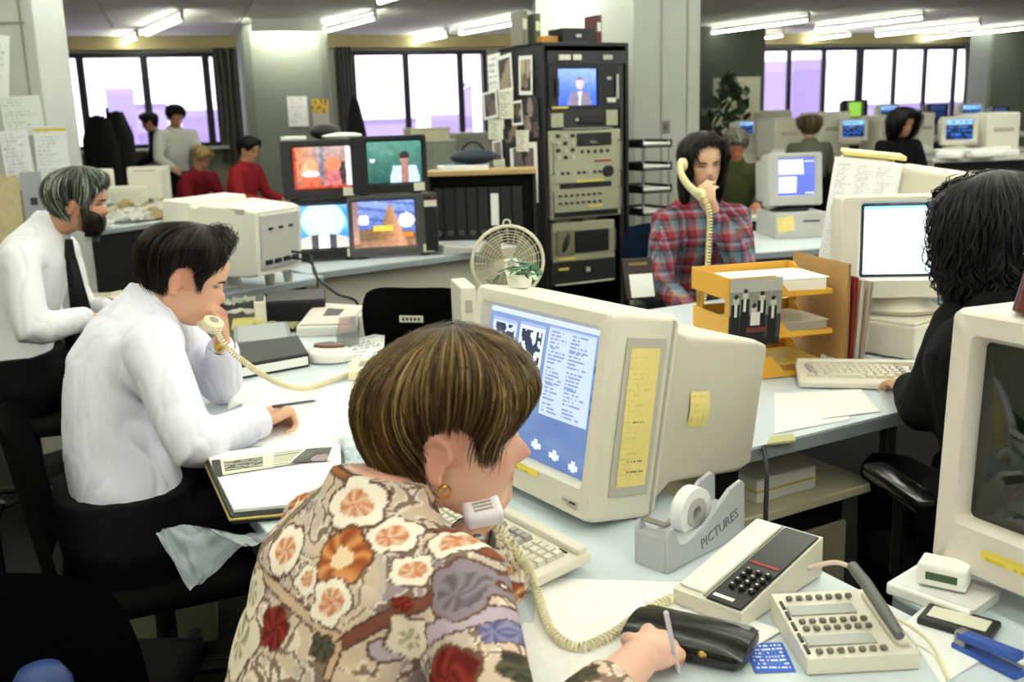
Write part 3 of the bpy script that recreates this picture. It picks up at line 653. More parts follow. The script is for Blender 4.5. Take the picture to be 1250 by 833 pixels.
def icons(bg1, bg2):
    def fn(u, v):
        c = mix(hx(bg1), hx(bg2), v)
        c = [x+noise.noise((u*6, v*6, 3.))*.02 for x in c]
        if v > .965: c = hx('#c8d6f4')
        elif .03 < u < .275 and .72 < v < .93:
            c = hx('#9fb2dc') if v > .9 else (hx('#c9d6f2') if not (.05 < u < .255 and .745 < v < .89 and noise.noise((u*26, v*18, 1.)) > -.18) else hx('#26334e'))
        elif .3 < u < .535 and .62 < v < .94:
            c = hx('#9fb2dc') if v > .91 else (hx('#d6e1f7') if not (.32 < u < .515 and .66 < v < .89 and noise.noise((u*24, v*17, 5.)) > -.1) else hx('#2a3650'))
        elif .565 < u < .945 and .335 < v < .955:
            c = hx('#c0d0f6')
            if .36 < v < .93 and int(v*88) % 2 == 0:
                cu = (u-.58)/.35*2; k = int(cu)
                if 0 <= cu < 2 and cu-k < .35+.5*hsh(int(v*88), k, 4) and hsh(u*150, v*88, 9) < .8: c = hx('#8193c4')
            if v > .94: c = hx('#a9bbe6')
        elif u > .955 and v > .4 and hsh(u*60, v*46, 2) > .5: c = hx('#31415f')
        for x, y in ((.56, .11), (.72, .085), (.88, .06)):
            if abs(u-x) < .04 and abs(v-y) < .02+.02*(abs(u-x) < .015): c = hx('#cfdcf6')
        return c
    return fn
# --- the large monitor in front of the floral woman
k_ = .973; MACW, MACH, MACD = .457*k_, .394*k_, .173*k_
MACM = T(.124, 1.657, .742) @ rz(-55.9) @ rx(-9.8) @ T(-MACW/2, 0, 0)
mac = crt('large_monitor', 'large cream computer monitor with blue page-layout screen facing floral-bloused woman', MACM, MACW, MACH, MACD, .30, (.365, .278, 0, .205), m_cream, fn=icons('#5b74a6', '#7f97c6'), res=(96, 80), scrm=vcmat('layout_screen_glow', .12, em=.8), rs=(.82, .72), stand=False, bulge=.006, rear=m_beige)
obj('side_groove', MB().box((MACW/2-.0005, MACD*.88, MACH/2), (.004, .006, MACH*.95)), m_beige_d, mac)
obj('tilt_base', MB().box((0, .16, -.006), (.26, .24, .02), bev=.006), m_stand, mac, m=rx(9.8))
obj('button_panel', MB().box((.175, -.002, .026), (.03, .004, .014), bev=.001, seg=1), m_beige_d, mac)
obj('button_slots', MB().box((.175, -.0045, .028), (.022, .003, .003)), m_dark, mac)
def stuck(name, label, cat, wd, ht, fn, m, res=(20, 40), curl=0.):
    o = obj(name, picture(wd, ht, res[0], res[1], fn, None, 0), m_print, m=m)
    if curl:
        for v in o.data.vertices: v.co.y -= curl*((v.co.z/ht*2)**2+.3*(v.co.x/wd*2)**2)
    return tag(o, label, cat)
SIDE = MACM @ T(MACW/2+.0012, 0, 0) @ rz(90)       # local x runs back along the side, -y outward
def notefn(seed, rows, bg='#ecd98a', ink='#dcc67c', dark=()):
    base = textfn(seed, rows, 1, bg, ink, dens=.6)
    def fn(u, v):
        c = base(u, v)
        for a, b in dark:
            if a < v < b and .3 < u < .9 and hsh(u*24, v*60, seed) > .45: c = hx('#8d7f52')
        return c
    return fn
stuck('yellow_note_strip', 'tall yellow handwritten note taped to the side of large cream monitor', 'note', .07, .255, notefn(5, 26, dark=((.17, .185), (.1, .115), (.46, .475))), SIDE @ T(.085, -.003, .195) @ ry(-1), (24, 80))
obj('clear_tape', MB().box((.085, -.0012, .195), (.095, .0012, .29)), mat('matt_clear_tape', '#bdb8ac', .3), mac, m=(M.Translation(V((MACW/2+.0012, 0, 0))) @ rz(90)))
RS_ = MACM @ T(MACW*.435, 0, 0) @ rz(90)
stuck('yellow_sticky_note', 'square yellow sticky note curling off the rear of large cream monitor', 'sticky note', .052, .07, notefn(8, 5), MACM @ T(MACW*.445+.003, MACD+.1, .2) @ rz(90), (10, 12), curl=-.006)
fl_ = MACM @ T(0, -.002, 0)
stuck('yellow_tape_label', 'narrow yellow label on bezel below the blue screen', 'label', .09, .014, notefn(3, 1, '#f0d75a', '#caa92e'), fl_ @ T(.02, -.001, .05), (20, 3))
stuck('white_bezel_label', 'small white label on bezel beside yellow strip below the blue screen', 'label', .06, .03, textfn(3, 2), fl_ @ T(-.06, -.001, .03), (10, 5))
# --- the cream monitor at the right edge, screen dark with reflections
RCM = T(.64, 1.44, .76) @ rz(-62) @ rx(-2) @ T(.215, 0, 0)
rc = crt('cream_monitor', 'big cream monitor with dark green glassy screen on paper-piled side desk', RCM, .43, .40, .19, .22, (.335, .27, 0, .22), mat('warm_cream_plastic', '#d9cfc4', .42), stand=True, sh=.035, bulge=.03)
stuck('yellow_tape_strip', 'yellow tape strip on bezel below the dark green screen', 'label', .13, .016, notefn(3, 1, '#e8cf58', '#caa92e'), RCM @ T(-.06, -.002, .045), (20, 3))
ro = thing('red_brown_mug', 'glossy red-brown pot standing on top of the cream monitor', 'pot', m=RCM @ T(-.1, .05, .402))
obj('pot_body', MB().lathe([(.036, 0), (.043, .005), (.04, .02), (.034, .05), (.03, .075), (.034, .085), (.03, .085), (.026, .07), (.025, .02)], 24), mat('red_brown_glaze', '#5b1f17', .2, coat=.5), ro, smooth=True)
obj('pot_rim', MB().torus(.033, .003, T(0, 0, .085), 24, 6), mat('red_brown_rim', '#7a2c20', .2), ro)
# --- black-haired woman's monitor, system unit, keyboard
BMc = PZ(1098, 442, .72)
bcpu = thing('system_unit', 'boxy cream system unit under monitor with glaring white screen', 'computer', (BMc.x+.05, BMc.y+.17, .72), 38)
obj('case', MB().box((0, 0, .055), (.25, .27, .1), bev=.006), m_cream, bcpu)
obj('case_lid', MB().box((0, 0, .109), (.24, .26, .012), bev=.004, seg=1), m_beige, bcpu)
for z in (.035, .055): obj('drive_slot', MB().box((-.04, -.136, z), (.07, .006, .008)), m_black, bcpu)
obj('power_lamp', MB().box((.08, -.136, .07), (.012, .006, .02)), m_dark, bcpu)
for sx in (-1, 1): obj('foot', MB().cyl((sx*.1, 0, 0), (sx*.1, 0, .006), .012, n=10), m_black, bcpu)
def whitescr(u, v):
    c = mix(hx('#dff4ff'), hx('#ffffff'), v)
    if v > .93: c = hx('#7fd0f5')
    if u < .03 or u > .97 or v > .955 or v < .04: c = hx('#1c2026')
    return c
BM = T(BMc.x+.055, BMc.y+.1, .72+.115+.055) @ rz(-6) @ rx(-3)
bm_ = crt('tube_monitor', 'cream monitor with glaring white screen in front of black-haired woman', BM, .41, .31, .12, .22, (.29, .222, .005, .175), m_cream, fn=whitescr, res=(30, 24), scrm=m_scr_hi, stand=False)
obj('swivel_neck', MB().lathe([(.08, -.055), (.12, -.052), (.13, -.04), (.1, -.02), (.09, .005)], 28, T(0, .12, 0)), m_cream, bm_, smooth=True)
# --- grey monitor and unit beyond the plaid woman
gm0 = PZ(975, 291, .72)
gcpu = thing('desktop_computer', 'grey desktop computer with a yellow note under the small grey monitor', 'computer', (gm0.x+.0, gm0.y+.18, .72), 4)
obj('case', MB().box((0, 0, .075), (.31, .36, .15), bev=.008), m_grey, gcpu)
obj('drive_slot', MB().box((.06, -.181, .1), (.1, .006, .008)), m_dark, gcpu)
stuck('yellow_square_note', 'yellow note stuck on the front of grey desktop computer', 'sticky note', .1, .09, notefn(2, 4), T(gm0.x-.08, gm0.y+.18-.187, .72+.085) @ rz(4) @ ry(-8), (8, 8))
def mailscr(u, v):
    c = hx('#5d6fe6')
    if .03 < u < .7 and .58 < v < .96: c = hx('#eaf0ff')
    if .03 < u < .5 and .08 < v < .5: c = hx('#eef2ff')
    if u > .72 and .9 < v < .94: c = hx('#cfd8ff')
    if u > .75 and .04 < v < .08: c = hx('#dfe6ff')
    return c
GMm = T(gm0.x, gm0.y+.08, .905) @ rz(6) @ rx(-6)
crt('small_monitor', 'small grey monitor showing blue screen with white windows', GMm, .335, .31, .12, .2, (.225, .215, .01, .17), m_grey, fn=mailscr, res=(36, 30), stand=True, sh=.03, base=m_dark)
# --- second large monitor seen from its side, listing hung on it
M2 = PD(1008, 330, 3.62); M2M = T(M2.x, M2.y, .945) @ rz(-112) @ rx(-7)
boxthing('disk_unit', 'cream disk unit under the side-on monitor with the hung listing', 'computer', (M2.x+.2, M2.y+.03, .72), (.4, .34, .18), m_beige, -112, parts=[('drive_slot', (.0, -.172, .1), (.12, .006, .01), m_black)])
m2 = crt('side_on_monitor', 'big cream monitor side-on behind the white screen, a listing hung over it', M2M, .40, .36, .17, .30, (.3, .23, 0, .19), m_cream, fn=icons('#5b74a6', '#7f97c6'), res=(30, 24), stand=True, sh=.035, rs=(.84, .8), rear=m_beige)
S2 = M2M @ T(.202, 0, 0) @ rz(90)
def listing(u, v):
    return textfn(31, 46, 3, '#f0eff0', '#b9b9c4')(u, v)
stuck('printed_listing', 'long white printed listing hanging on side-on cream monitor', 'paper', .215, .37, listing, S2 @ T(.095, -.004, .17), (60, 92))
boxthing('yellow_pad', 'yellow paper pad lying on top of side-on cream monitor', 'pad', (0, 0, 0), (.24, .2, .012), m_note, parts=[('cover', (0, 0, .013), (.24, .2, .002), mat('pale_yellow_cover', '#f0e7ae', .7))], m=M2M @ T(.08, .1, .362) @ rz(6))
# --- big white monitor seen from behind-side (bearded man's)
WB = PZ(312, 352, .72)
WMm = T(WB.x-.32, WB.y+.16, .79) @ rz(-112) @ rx(-4)
wm = crt('white_monitor', 'large white monitor seen from its back on the cluttered grey desk', WMm, .44, .36, .15, .33, (.35, .27, 0, .19), mat('white_computer_plastic', '#dfdcd0', .45), fn=icons('#5b74a6', '#7f97c6'), res=(20, 16), stand=True, sh=.07, rs=(.86, .86))
obj('port_panel', MB().box((0, .482, .19), (.3, .012, .25), bev=.004, seg=1), m_grey, wm)
for i in range(4): obj('port', MB().box((-.11+.07*i, .49, .1), (.045, .012, .02)), m_dark, wm)
for i in range(3): obj('port_label', MB().box((-.08+.08*i, .489, .25), (.03, .006, .012)), m_dark, wm)
obj('side_band', MB().box((.19, .33, .33), (.004, .2, .025)), m_beige_d, wm)
# cables dropping from it
def cable(label, pts, r=.005, mt=None, name='cable', smooth_n=8, group=None):
    P = [V(p) for p in pts]; Q = []
    for i in range(len(P)-1):
        p0, p1, p2, p3 = P[max(i-1, 0)], P[i], P[i+1], P[min(i+2, len(P)-1)]
        for j in range(smooth_n):
            t = j/smooth_n; Q.append(.5*((2*p1)+(p2-p0)*t+(2*p0-5*p1+4*p2-p3)*t*t+(3*p1-p0-3*p2+p3)*t**3))
    Q.append(P[-1]); c = Q[0].copy()
    o = obj(name, MB().tube([q-c for q in Q], r, 7), mt or m_black, m=M.Translation(c), smooth=True); return tag(o, label, 'cable', group)
pw = WMm @ V((-.05, .5, .1))
cable('black cable looping from back of white monitor down to the desk', [pw, pw+V((.1, -.03, -.02)), PD(388, 345, 4.5), PD(385, 366, 4.4), PD(378, 378, 4.35)])
cable('second black cable running from white monitor towards the black chair', [pw+V((.01, 0, .03)), pw+V((.1, -.02, .01)), PD(385, 336, 4.5), PD(410, 358, 4.4), PD(437, 374, 4.3), tt(.1, .05, .3)], .006)
# ---------------------------------------------------------------- televisions
def tvset(label, m, w, h, sw, sh, sx, sz, fn, shellm, strip=False, grp='television sets on the tv desk'):
    o = thing('television', label, 'television', m=m, group=None)
    obj('cabinet', shell(MB(), [(.36, w*.62, h*.62, .02, 0, h*.5), (.3, w*.68, h*.72, .02, 0, h*.5), (.12, w*.97, h*.97, .015, 0, h/2), (.01, w, h, .015, 0, h/2), (0, w*.985, h*.985, .015, 0, h/2), (0, sw+.03, sh+.03, .03, sx, sz), (.02, sw, sh, .025, sx, sz)]), shellm, o, smooth=True, angle=35)
    obj('screen', picture(sw*1.0, sh*1.0, 44, 34, fn, T(sx, .014, sz), .014), m_scr, o)
    obj('label', MB().box((w*.38, -.002, h*.1), (.06, .004, .045)), m_tape, o)
    for s in (-1, 1): obj('foot', MB().box((s*w*.35, .06, -.004), (.05, .05, .012)), m_black, o)
    if strip:
        obj('control_panel', MB().box((w*.42, -.002, h*.5), (w*.14, .006, h*.9)), m_black, o)
        obj('channel_label', MB().box((w*.42, -.007, h*.83), (.07, .004, .035)), m_tape, o)
        obj('red_lamp', MB().box((w*.45, -.008, h*.93), (.014, .004, .014)), m_red, o)
    return o
def scene_a(u, v):   # warm scene with two people
    c = mix(hx('#8f6a62'), hx('#a98f8a'), v)
    if u > .9: c = hx('#f4ecff')
    if u < .35 and v > .2: c = mix(hx('#c77a55'), hx('#b09080'), u*2.2)
    if ((u-.28)/.14)**2+((v-.5)/.2)**2 < 1: c = hx('#f0a274')
    if v < .42 and abs(u-.28) < .2*(1-v): c = hx('#d0694a')
    if ((u-.28)/.15)**2+((v-.36)/.07)**2 < 1: c = hx('#fff3e8')
    if ((u-.68)/.13)**2+((v-.58)/.2)**2 < 1: c = hx('#ee7f5f')
    if v < .42 and abs(u-.68) < .17*(1-v*.6): c = hx('#c06a6e')
    if .46 < u < .53 and v > .3: c = hx('#6f6f80')
    if ((u-.85)/.05)**2+((v-.35)/.3)**2 < 1: c = hx('#3b3038')
    if u < .05 or v < .06: c = hx('#b0402a')
    return [min(1, max(0, x+noise.noise((u*12, v*12, 2.))*.12)) for x in c]
def scene_b(u, v):   # woman in white against green
    c = mix(hx('#2f5a52'), hx('#4f8a7a'), v+noise.noise((u*5, v*5, 8.))*.3)
    if (u-.09)**2+((v-.55)*.8)**2 < .0018: c = hx('#ffffff')
    if v < .4 and abs(u-.68) < .27-.22*max(0, v-.15): c = hx('#b9d6ff')
    if v < .4 and abs(u-.68) < .06: c = hx('#a37468')
    if ((u-.68)/.08)**2+((v-.54)/.16)**2 < 1: c = hx('#a37a6c')
    if ((u-.68)/.1)**2+((v-.62)/.14)**2 < 1 and v > .6: c = hx('#2d2a2a')
    return [min(1, max(0, x+noise.noise((u*10, v*10, 4.))*.05)) for x in c]
def scene_c(u, v):   # presenter, blue background
    c = mix(hx('#2f7fe8'), hx('#8fd4ff'), .5+noise.noise((u*3, v*3, 1.))*.8)
    if ((u-.5)/.36)**2+((v-.65)/.42)**2 < 1: c = hx('#bfeaff')
    if v < .36-.5*abs(u-.5)**1.5 and abs(u-.5) < .46: c = hx('#cfc3bb') if abs(u-.5) > .2 else hx('#4a4650')
    if v < .34 and abs(u-.5) < .1: c = hx('#f6f6ff')
    if ((u-.5)/.16)**2+((v-.6)/.27)**2 < 1: c = hx('#fff6ea')
    if v < .42 and abs(u-.5) < .07: c = hx('#ffeede')
    if v < .3 and u < .08: c = hx('#fff')[:3] if False else (.95, .95, 1)
    return c
def scene_d(u, v):   # night building with pointed spire
    c = mix(hx('#4a5f9c'), hx('#7f98d8'), v)
    if int(v*14+u*3) % 3 == 0 and v > .45: c = mix(c, hx('#2f3f80'), .5)
    for x, y, q in ((.17, .6, .09), (.86, .56, .13)):
        if ((u-x)/q)**2+((v-y)/q*.8)**2 < 1: c = hx('#f2f8ff')
    if v < .45-.25*abs(u-.4): c = hx('#7a5f45')
    if abs(u-.6) < .3*(1-v)*.9 and v < .95: c = mix(hx('#8d6a48'), hx('#d99a72'), max(0, min(1, (u-.5)*4)))
    if abs(u-.48) < .16 and .36 < v < .46: c = hx('#f0c24a')
    if .78 < u < .95 and .22 < v < .3: c = hx('#e9863c')
    if u < .1 and v > .1: c = mix(hx('#c99a84'), hx('#5a4a6a'), v*.6)
    if v < .16: c = mix(c, hx('#b5836a'), .5)
    return [min(1, max(0, x+noise.noise((u*14, v*14, 6.))*.08)) for x in c]
tvy = 14
pD = PZ(482, 311, .72); pC = PZ(398, 318, .72)
toff = tt(0, 0)
def onTV(px, back): # a point on the tv desk top seen at px column, `back` behind the front edge
    n = tn; p = PP(px, 300, tt(0, back, .72), n); return V((p.x, p.y, .72))
pd_ = onTV(482, .16); pc_ = onTV(392, .34)
tvD = T(pd_.x, pd_.y, .73) @ rz(tvy); tvC = T(pc_.x, pc_.y, .73) @ rz(tvy)
tvset('dark grey television with control strip showing a lit spire, lower of its stack', tvD, .5, .34, .345, .255, -.05, .18, scene_d, mat('charcoal_tv_shell', '#4a4a48', .45), strip=True)
tvset('black television showing a presenter on blue, lower of its stack', tvC, .45, .33, .33, .235, .02, .18, scene_c, m_black)
tvset('black television showing a woman in white on green, upper of its stack', tvD @ T(.0, .03, .345), .42, .315, .3, .225, .03, .17, scene_b, m_black)
tvset('black television with grey sides showing two people in orange, upper of its stack', tvC @ T(.02, .02, .335), .4, .315, .31, .225, .02, .165, scene_a, m_dark)
boxthing('white_box', 'small white box lying on the television with the orange picture', 'box', (0, 0, 0), (.12, .09, .02), m_white, parts=[('label', (0, 0, .0205), (.06, .04, .001), m_tape)], m=tvC @ T(-.1, .12, .652) @ rz(15))
bb_ = thing('rolled_papers', 'dark hat and crumpled papers on top of the orange-picture television', 'clutter', m=tvC @ T(.1, .16, .645))
obj('crumpled_paper', MB().sph((.06, .0, .02), (.12, .07, .02), n=12), m_white, bb_); obj('dark_hat', MB().sph((-.02, .03, .045), (.09, .07, .045), n=14), m_black, bb_, smooth=True)
# typewriter-like keyboard on the tv desk
kp = onTV(555, .12); ko = thing('control_keypad', 'small grey control keypad at the right end of the tv desk', 'keypad', (kp.x-.02, kp.y, .72), 22)
obj('keypad_body', MB().prism([(-.09, 0), (.09, 0), (.09, .03), (-.09, .055)], -.15, .15, ry(90) @ rz(90), bev=.004, seg=1), m_grey, ko, m=rz(-90))
# ================================================================ PEOPLE
def itp(tab, z):
    if z <= tab[0][0]: return tab[0][1]
    for i in range(len(tab)-1):
        if z <= tab[i+1][0]:
            z0, a = tab[i]; z1, b = tab[i+1]; f = (z-z0)/(z1-z0)
            pa = tab[i-1] if i > 0 else tab[i]; pb = tab[i+2] if i+2 < len(tab) else tab[i+1]
            m0 = (b-pa[1])/(z1-pa[0])*(z1-z0) if z1 != pa[0] else b-a; m1 = (pb[1]-a)/(pb[0]-z0)*(z1-z0) if pb[0] != z0 else b-a
            return (2*f**3-3*f*f+1)*a+(f**3-2*f*f+f)*m0+(-2*f**3+3*f*f)*b+(f**3-f*f)*m1
    return tab[-1][1]
YF = [(0, .062), (.012, .08), (.03, .084), (.05, .087), (.072, .088), (.095, .088), (.118, .086), (.133, .094), (.165, .094), (.195, .078), (.218, .048), (.23, .02), (.235, 0)]
YB = [(0, .03), (.012, .0), (.03, -.03), (.05, -.052), (.08, -.075), (.115, -.092), (.15, -.098), (.185, -.085), (.21, -.06), (.228, -.025), (.235, 0)]
HW = [(0, .022), (.012, .038), (.03, .05), (.055, .059), (.09, .067), (.13, .073), (.165, .074), (.195, .063), (.218, .042), (.23, .02), (.235, .002)]
NP = [(.066, 0), (.072, .012), (.083, .031), (.09, .029), (.105, .017), (.118, .009), (.13, .002), (.14, 0)]
def head_pt(t, z, feat=True, nose=1.):
    """head surface, face towards +y, ear level at z=0 (chin -0.10, crown +0.135)"""
    zz = z+.1; yf, yb, w = itp(YF, zz), itp(YB, zz), max(.001, itp(HW, zz)); y0 = .018 if zz < .06 else .018*max(0, 1-(zz-.06)/.06)
    y0 = min(max(y0, yb+.004), yf-.004)
    s, c = math.sin(t), math.cos(t); sx = math.copysign(abs(s)**.92, s); cc = math.copysign(abs(c)**(.82 if c > 0 else .95), c)
    x = w*sx; y = y0+(yf-y0 if c > 0 else y0-yb)*cc
    if feat and c > 0:
        y += itp(NP, zz)*nose*math.exp(-(x/(.0105 if zz < .1 else .0085))**2)                       # nose
        y += .0035*math.exp(-((abs(x)-.012)/.006)**2-((zz-.077)/.006)**2)                            # nostril wings
        y -= .011*math.exp(-((abs(x)-.032)/.014)**2-((zz-.117)/.011)**2)                             # eye sockets
        y += .006*math.exp(-((abs(x)-.032)/.010)**2-((zz-.115)/.006)**2)                             # lids
        y += .004*math.exp(-((abs(x)-.03)/.02)**2-((zz-.134)/.007)**2)                               # brow
        y += .007*math.exp(-(x/.019)**2-((zz-.0605)/.0045)**2)+.0075*math.exp(-(x/.017)**2-((zz-.049)/.0055)**2)  # lips
        y -= .003*math.exp(-(x/.02)**2-((zz-.0545)/.002)**2)-.004*math.exp(-(x/.016)**2-((zz-.018)/.012)**2)
        y -= .004*math.exp(-(x/.02)**2-((zz-.035)/.006)**2)
    if feat: # cheeks
        x += math.copysign(.003, x)*math.exp(-((y-.05)/.02)**2-((zz-.088)/.02)**2) if abs(x) > .02 else 0
    return V((x, y, z))
def head_mb(mb, Mh, nz=54, na=56, sc=1., nose=1.):
    rings = []
    for i in range(nz+1):
        z = -.1+.235*(.5-.5*math.cos(math.pi*i/nz))
        rings.append([Mh @ (head_pt(2*math.pi*j/na, z, True, nose)*sc) for j in range(na)])
    mb.loft(rings)
    for s in (-1, 1):   # ears
        E = Mh @ M.Diagonal((sc, sc, sc, 1)) @ T(s*.074, -.012, -.004) @ rz(-s*22) @ rx(-8)
        P = [E @ V((s*.004+s*.004*math.sin(a), -.004+.0185*math.cos(a)*(1 if math.sin(a) > -.2 else .72), .031*math.sin(a)+.002)) for a in [2*math.pi*k/20 for k in range(17)]]
        mb.tube(P, [.0045]*14+[.0055, .006, .005], 7)
        mb.sph((s*.001, -.002, 0), (.0045, .015, .026), E, 10); mb.sph((s*.003, .002, -.024), (.005, .008, .009), E, 8)
def ell_ring(c, r, f, rx_, rf, rb=None, n=22, sq=.85):
    rb = rf if rb is None else rb; P = []
    for j in range(n):
        a = 2*math.pi*j/n; s, k = math.sin(a), math.cos(a)
        P.append(c + r*(rx_*math.copysign(abs(s)**sq, s)) + f*((rf if k > 0 else rb)*math.copysign(abs(k)**sq, k)))
    return P
def hand_mb(mb, wr, d, n, side, curls, thumb=(.5, .75, .35), sc=1., spread=.0, tc=(.3, .5)):
    """wr wrist, d towards fingers, n palm normal (fingers curl to it), side: vector towards the thumb"""
    d = d.normalized(); n = (n-d*n.dot(d)).normalized(); s = d.cross(n); s = s if s.dot(side) > 0 else -s
    k = sc
    mb.limb([wr-d*.01, wr+d*.03*k+s*.006*k, wr+d*.078*k+s*.026*k], [.023*k, .019*k, .0115*k], 10)
    mb.limb([wr, wr+d*.04*k, wr+d*.086*k+s*.006*k], [.022*k, .0185*k, .0115*k], 10)
    mb.limb([wr, wr+d*.04*k-s*.01*k, wr+d*.082*k-s*.013*k], [.021*k, .0175*k, .011*k], 10)
    mb.limb([wr, wr+d*.035*k-s*.018*k, wr+d*.074*k-s*.029*k], [.019*k, .016*k, .0105*k], 10)
    L = [(.043, .026, .022), (.048, .03, .023), (.044, .028, .022), (.035, .021, .019)]
    base = [wr+d*.08*k+s*.028*k, wr+d*.088*k+s*.007*k, wr+d*.084*k-s*.0135*k, wr+d*.075*k-s*.031*k]
    tips = []
    for i in range(4):
        a = 0; p = base[i].copy(); pts = [p.copy()]; sp = (1.5-i)*spread
        for j in range(3):
            a += curls[i][j]; dd = d*math.cos(a)+n*math.sin(a)+s*sp; p = p+dd.normalized()*L[i][j]*k; pts.append(p.copy())
        mb.limb(pts, [.0098*k, .0088*k, .008*k, .0068*k] if i < 3 else [.0088*k, .0078*k, .007*k, .006*k], 9, 3); tips.append(p)
    td = (d*thumb[0]+s*thumb[1]+n*thumb[2]).normalized(); b = wr+d*.028*k+s*.02*k
    p1 = b+td*.038*k; t2 = (td+d*tc[0]+n*tc[0]-s*tc[1]*.5).normalized(); p2 = p1+t2*.034*k; t3 = (t2+d*.2+n*tc[1]*.5-s*tc[1]*.4).normalized(); p3 = p2+t3*.027*k
    mb.limb([b, p1, p2, p3], [.0155*k, .0115*k, .0105*k, .008*k], 9, 3)
    return tips, p3
def solid(mb, voxel, smooth=4, name='body'):
    """melt the pieces into one continuous surface"""
    bmesh.ops.recalc_face_normals(mb.bm, faces=mb.bm.faces[:])
    me = bpy.data.meshes.new('tmp'); mb.bm.to_mesh(me); mb.bm.free(); ob = bpy.data.objects.new('tmp', me); COL.objects.link(ob)
    md = ob.modifiers.new('r', 'REMESH'); md.mode = 'VOXEL'; md.voxel_size = voxel; md.adaptivity = 0
    if smooth: sm = ob.modifiers.new('s', 'SMOOTH'); sm.factor = .5; sm.iterations = smooth
    dg = bpy.context.evaluated_depsgraph_get(); out = bpy.data.meshes.new_from_object(ob.evaluated_get(dg))
    bpy.data.objects.remove(ob); bpy.data.meshes.remove(me); out.name = name; return out
def paint(me, fn):
    """one colour per vertex from its position (srgb)"""
    if 'Col' in me.color_attributes: me.color_attributes.remove(me.color_attributes['Col'])
    ca = me.color_attributes.new('Col', 'FLOAT_COLOR', 'POINT'); buf = []
    for v in me.vertices: buf.extend((*lin(fn(v.co, v.normal)), 1))
    ca.data.foreach_set('color', buf); return me
def creases(me, amp=.004, sc=9., st=(1, 1, 1), seed=0., fine=.3):
    """cloth folds as real relief: narrow valleys between soft swells"""
    N = [v.normal.copy() for v in me.vertices]
    for v, n in zip(me.vertices, N):
        p = V((v.co.x*st[0], v.co.y*st[1], v.co.z*st[2]))*sc+V((seed, seed*.7, 0))
        w = noise.noise(p*.45)*1.5; r = 1-abs(noise.noise(p*.8+V((w, -w, w*.5)))); r2 = 1-abs(noise.noise(p*1.9+V((w, 5, -w))))
        m = .5+.5*noise.noise(p*.35+V((7, 1, 3)))
        v.co += n*(amp*(-1.5*max(0, r-.8)*5*m-.6*max(0, r2-.82)*5*(1-m)+.35*noise.noise(p*.5)))
SKIN = {}
def skin_fn(Mh, tone, lip='#b5655a', rosy=.25, extra=None, sc=1.):
    inv = Mh.inverted(); b = hx(tone); lp = hx(lip); dk = [x*.55 for x in b]
    def fn(co, n):
        q = (inv @ co)/sc; c = list(b)
        if q.length < .2:
            if q.y > .02:
                zz = q.z+.1
                f = math.exp(-(q.x/.022)**2-((zz-.0545)/.0085)**2); c = mix(c, lp, min(1, 1.2*f) if q.y > .07 else 0)
                f = math.exp(-((abs(q.x)-.04)/.018)**2-((zz-.085)/.02)**2)+.8*math.exp(-(q.x/.012)**2-((zz-.083)/.012)**2); c = mix(c, hx('#c2604e'), rosy*min(1, f))
                f = math.exp(-((abs(q.x)-.032)/.015)**2-((zz-.117)/.007)**2); c = mix(c, dk, .45*min(1, f))
                f = math.exp(-((abs(q.x)-.032)/.014)**2-((zz-.1135)/.0028)**2); c = mix(c, hx('#1a1210'), .9*min(1, f))
            elif abs(q.x) > .066 and abs(q.z) < .045: c = mix(c, hx('#c9705f'), .3)
            if extra: c = extra(q, c)
        return c
    return fn
def strands(mb, cl, Mh, n, rng, start, end, thick, wdt, cols, seg=7, wave=.0, lift=.004, sc=1., zfl=-.099, sweep=0., freq=9., drift=.12):
    """locks of hair laid along the skull from crown to hairline. start(t), end(t) give z; thick(t,f) the distance from the skull"""
    for _ in range(n):
        t = rng.uniform(0, 2*math.pi); e = end(t)
        if e is None: continue
        z0 = start(t)+rng.uniform(-.02, .0); z1 = e+rng.gauss(0, .006); f0 = rng.random()**1.3*.75
        P = []; aa = min(t, 2*math.pi-t); t1 = t+rng.gauss(0, drift if not 1.2 < aa < 2.1 else .03)+sweep; ph = rng.uniform(0, 6); L = rng.gauss(0, lift)
        for k in range(seg+1):
            f = f0+(1-f0)*min(1, k/seg*(1 if f0 > .4 else 1)); z = z0+(z1-z0)*f; tt_ = t+(t1-t)*f+(wave*9*math.cos(ph*1.7+f*freq)*f if freq > 20 else 0)
            p = head_pt(tt_, max(zfl, min(.1345, z)), False); out = (p-V((0, -.005, p.z*.35))).normalized()
            if z < zfl: p.z = z
            off = thick(tt_, f)+L*math.sin(f*3.0)+wave*math.sin(ph+f*freq)*f
            P.append(Mh @ ((p+out*off)*sc))
        if len(P) < 3: continue
        w0 = wdt*rng.uniform(.6, 1.3); col = cols(rng, t, f0)
        nb = len(mb.verts)
        cen = Mh @ V((0, -.01, 0)); prev = None
        for k, p in enumerate(P):
            tg = (P[min(k+1, seg)]-P[max(k-1, 0)]).normalized(); o_ = (p-cen).normalized(); sd = tg.cross(o_).normalized(); up = sd.cross(tg)
            ww = w0*(1-.9*(k/seg)**2)*min(1, .1+k*.4)
            row = [mb.verts.new(p-sd*ww), mb.verts.new(p+up*ww*.7), mb.verts.new(p+sd*ww)]
            if prev:
                for i in range(2):
                    fa = mb.faces.new((prev[i], prev[i+1], row[i+1], row[i])); fa.smooth = True
                    cc = (*lin(mix(col, [x*.8 for x in col], k/seg)), 1)
                    for l in fa.loops: l[cl] = cc
            prev = row
m_hair = vcmat('hair_strands', .45, spec=.22)
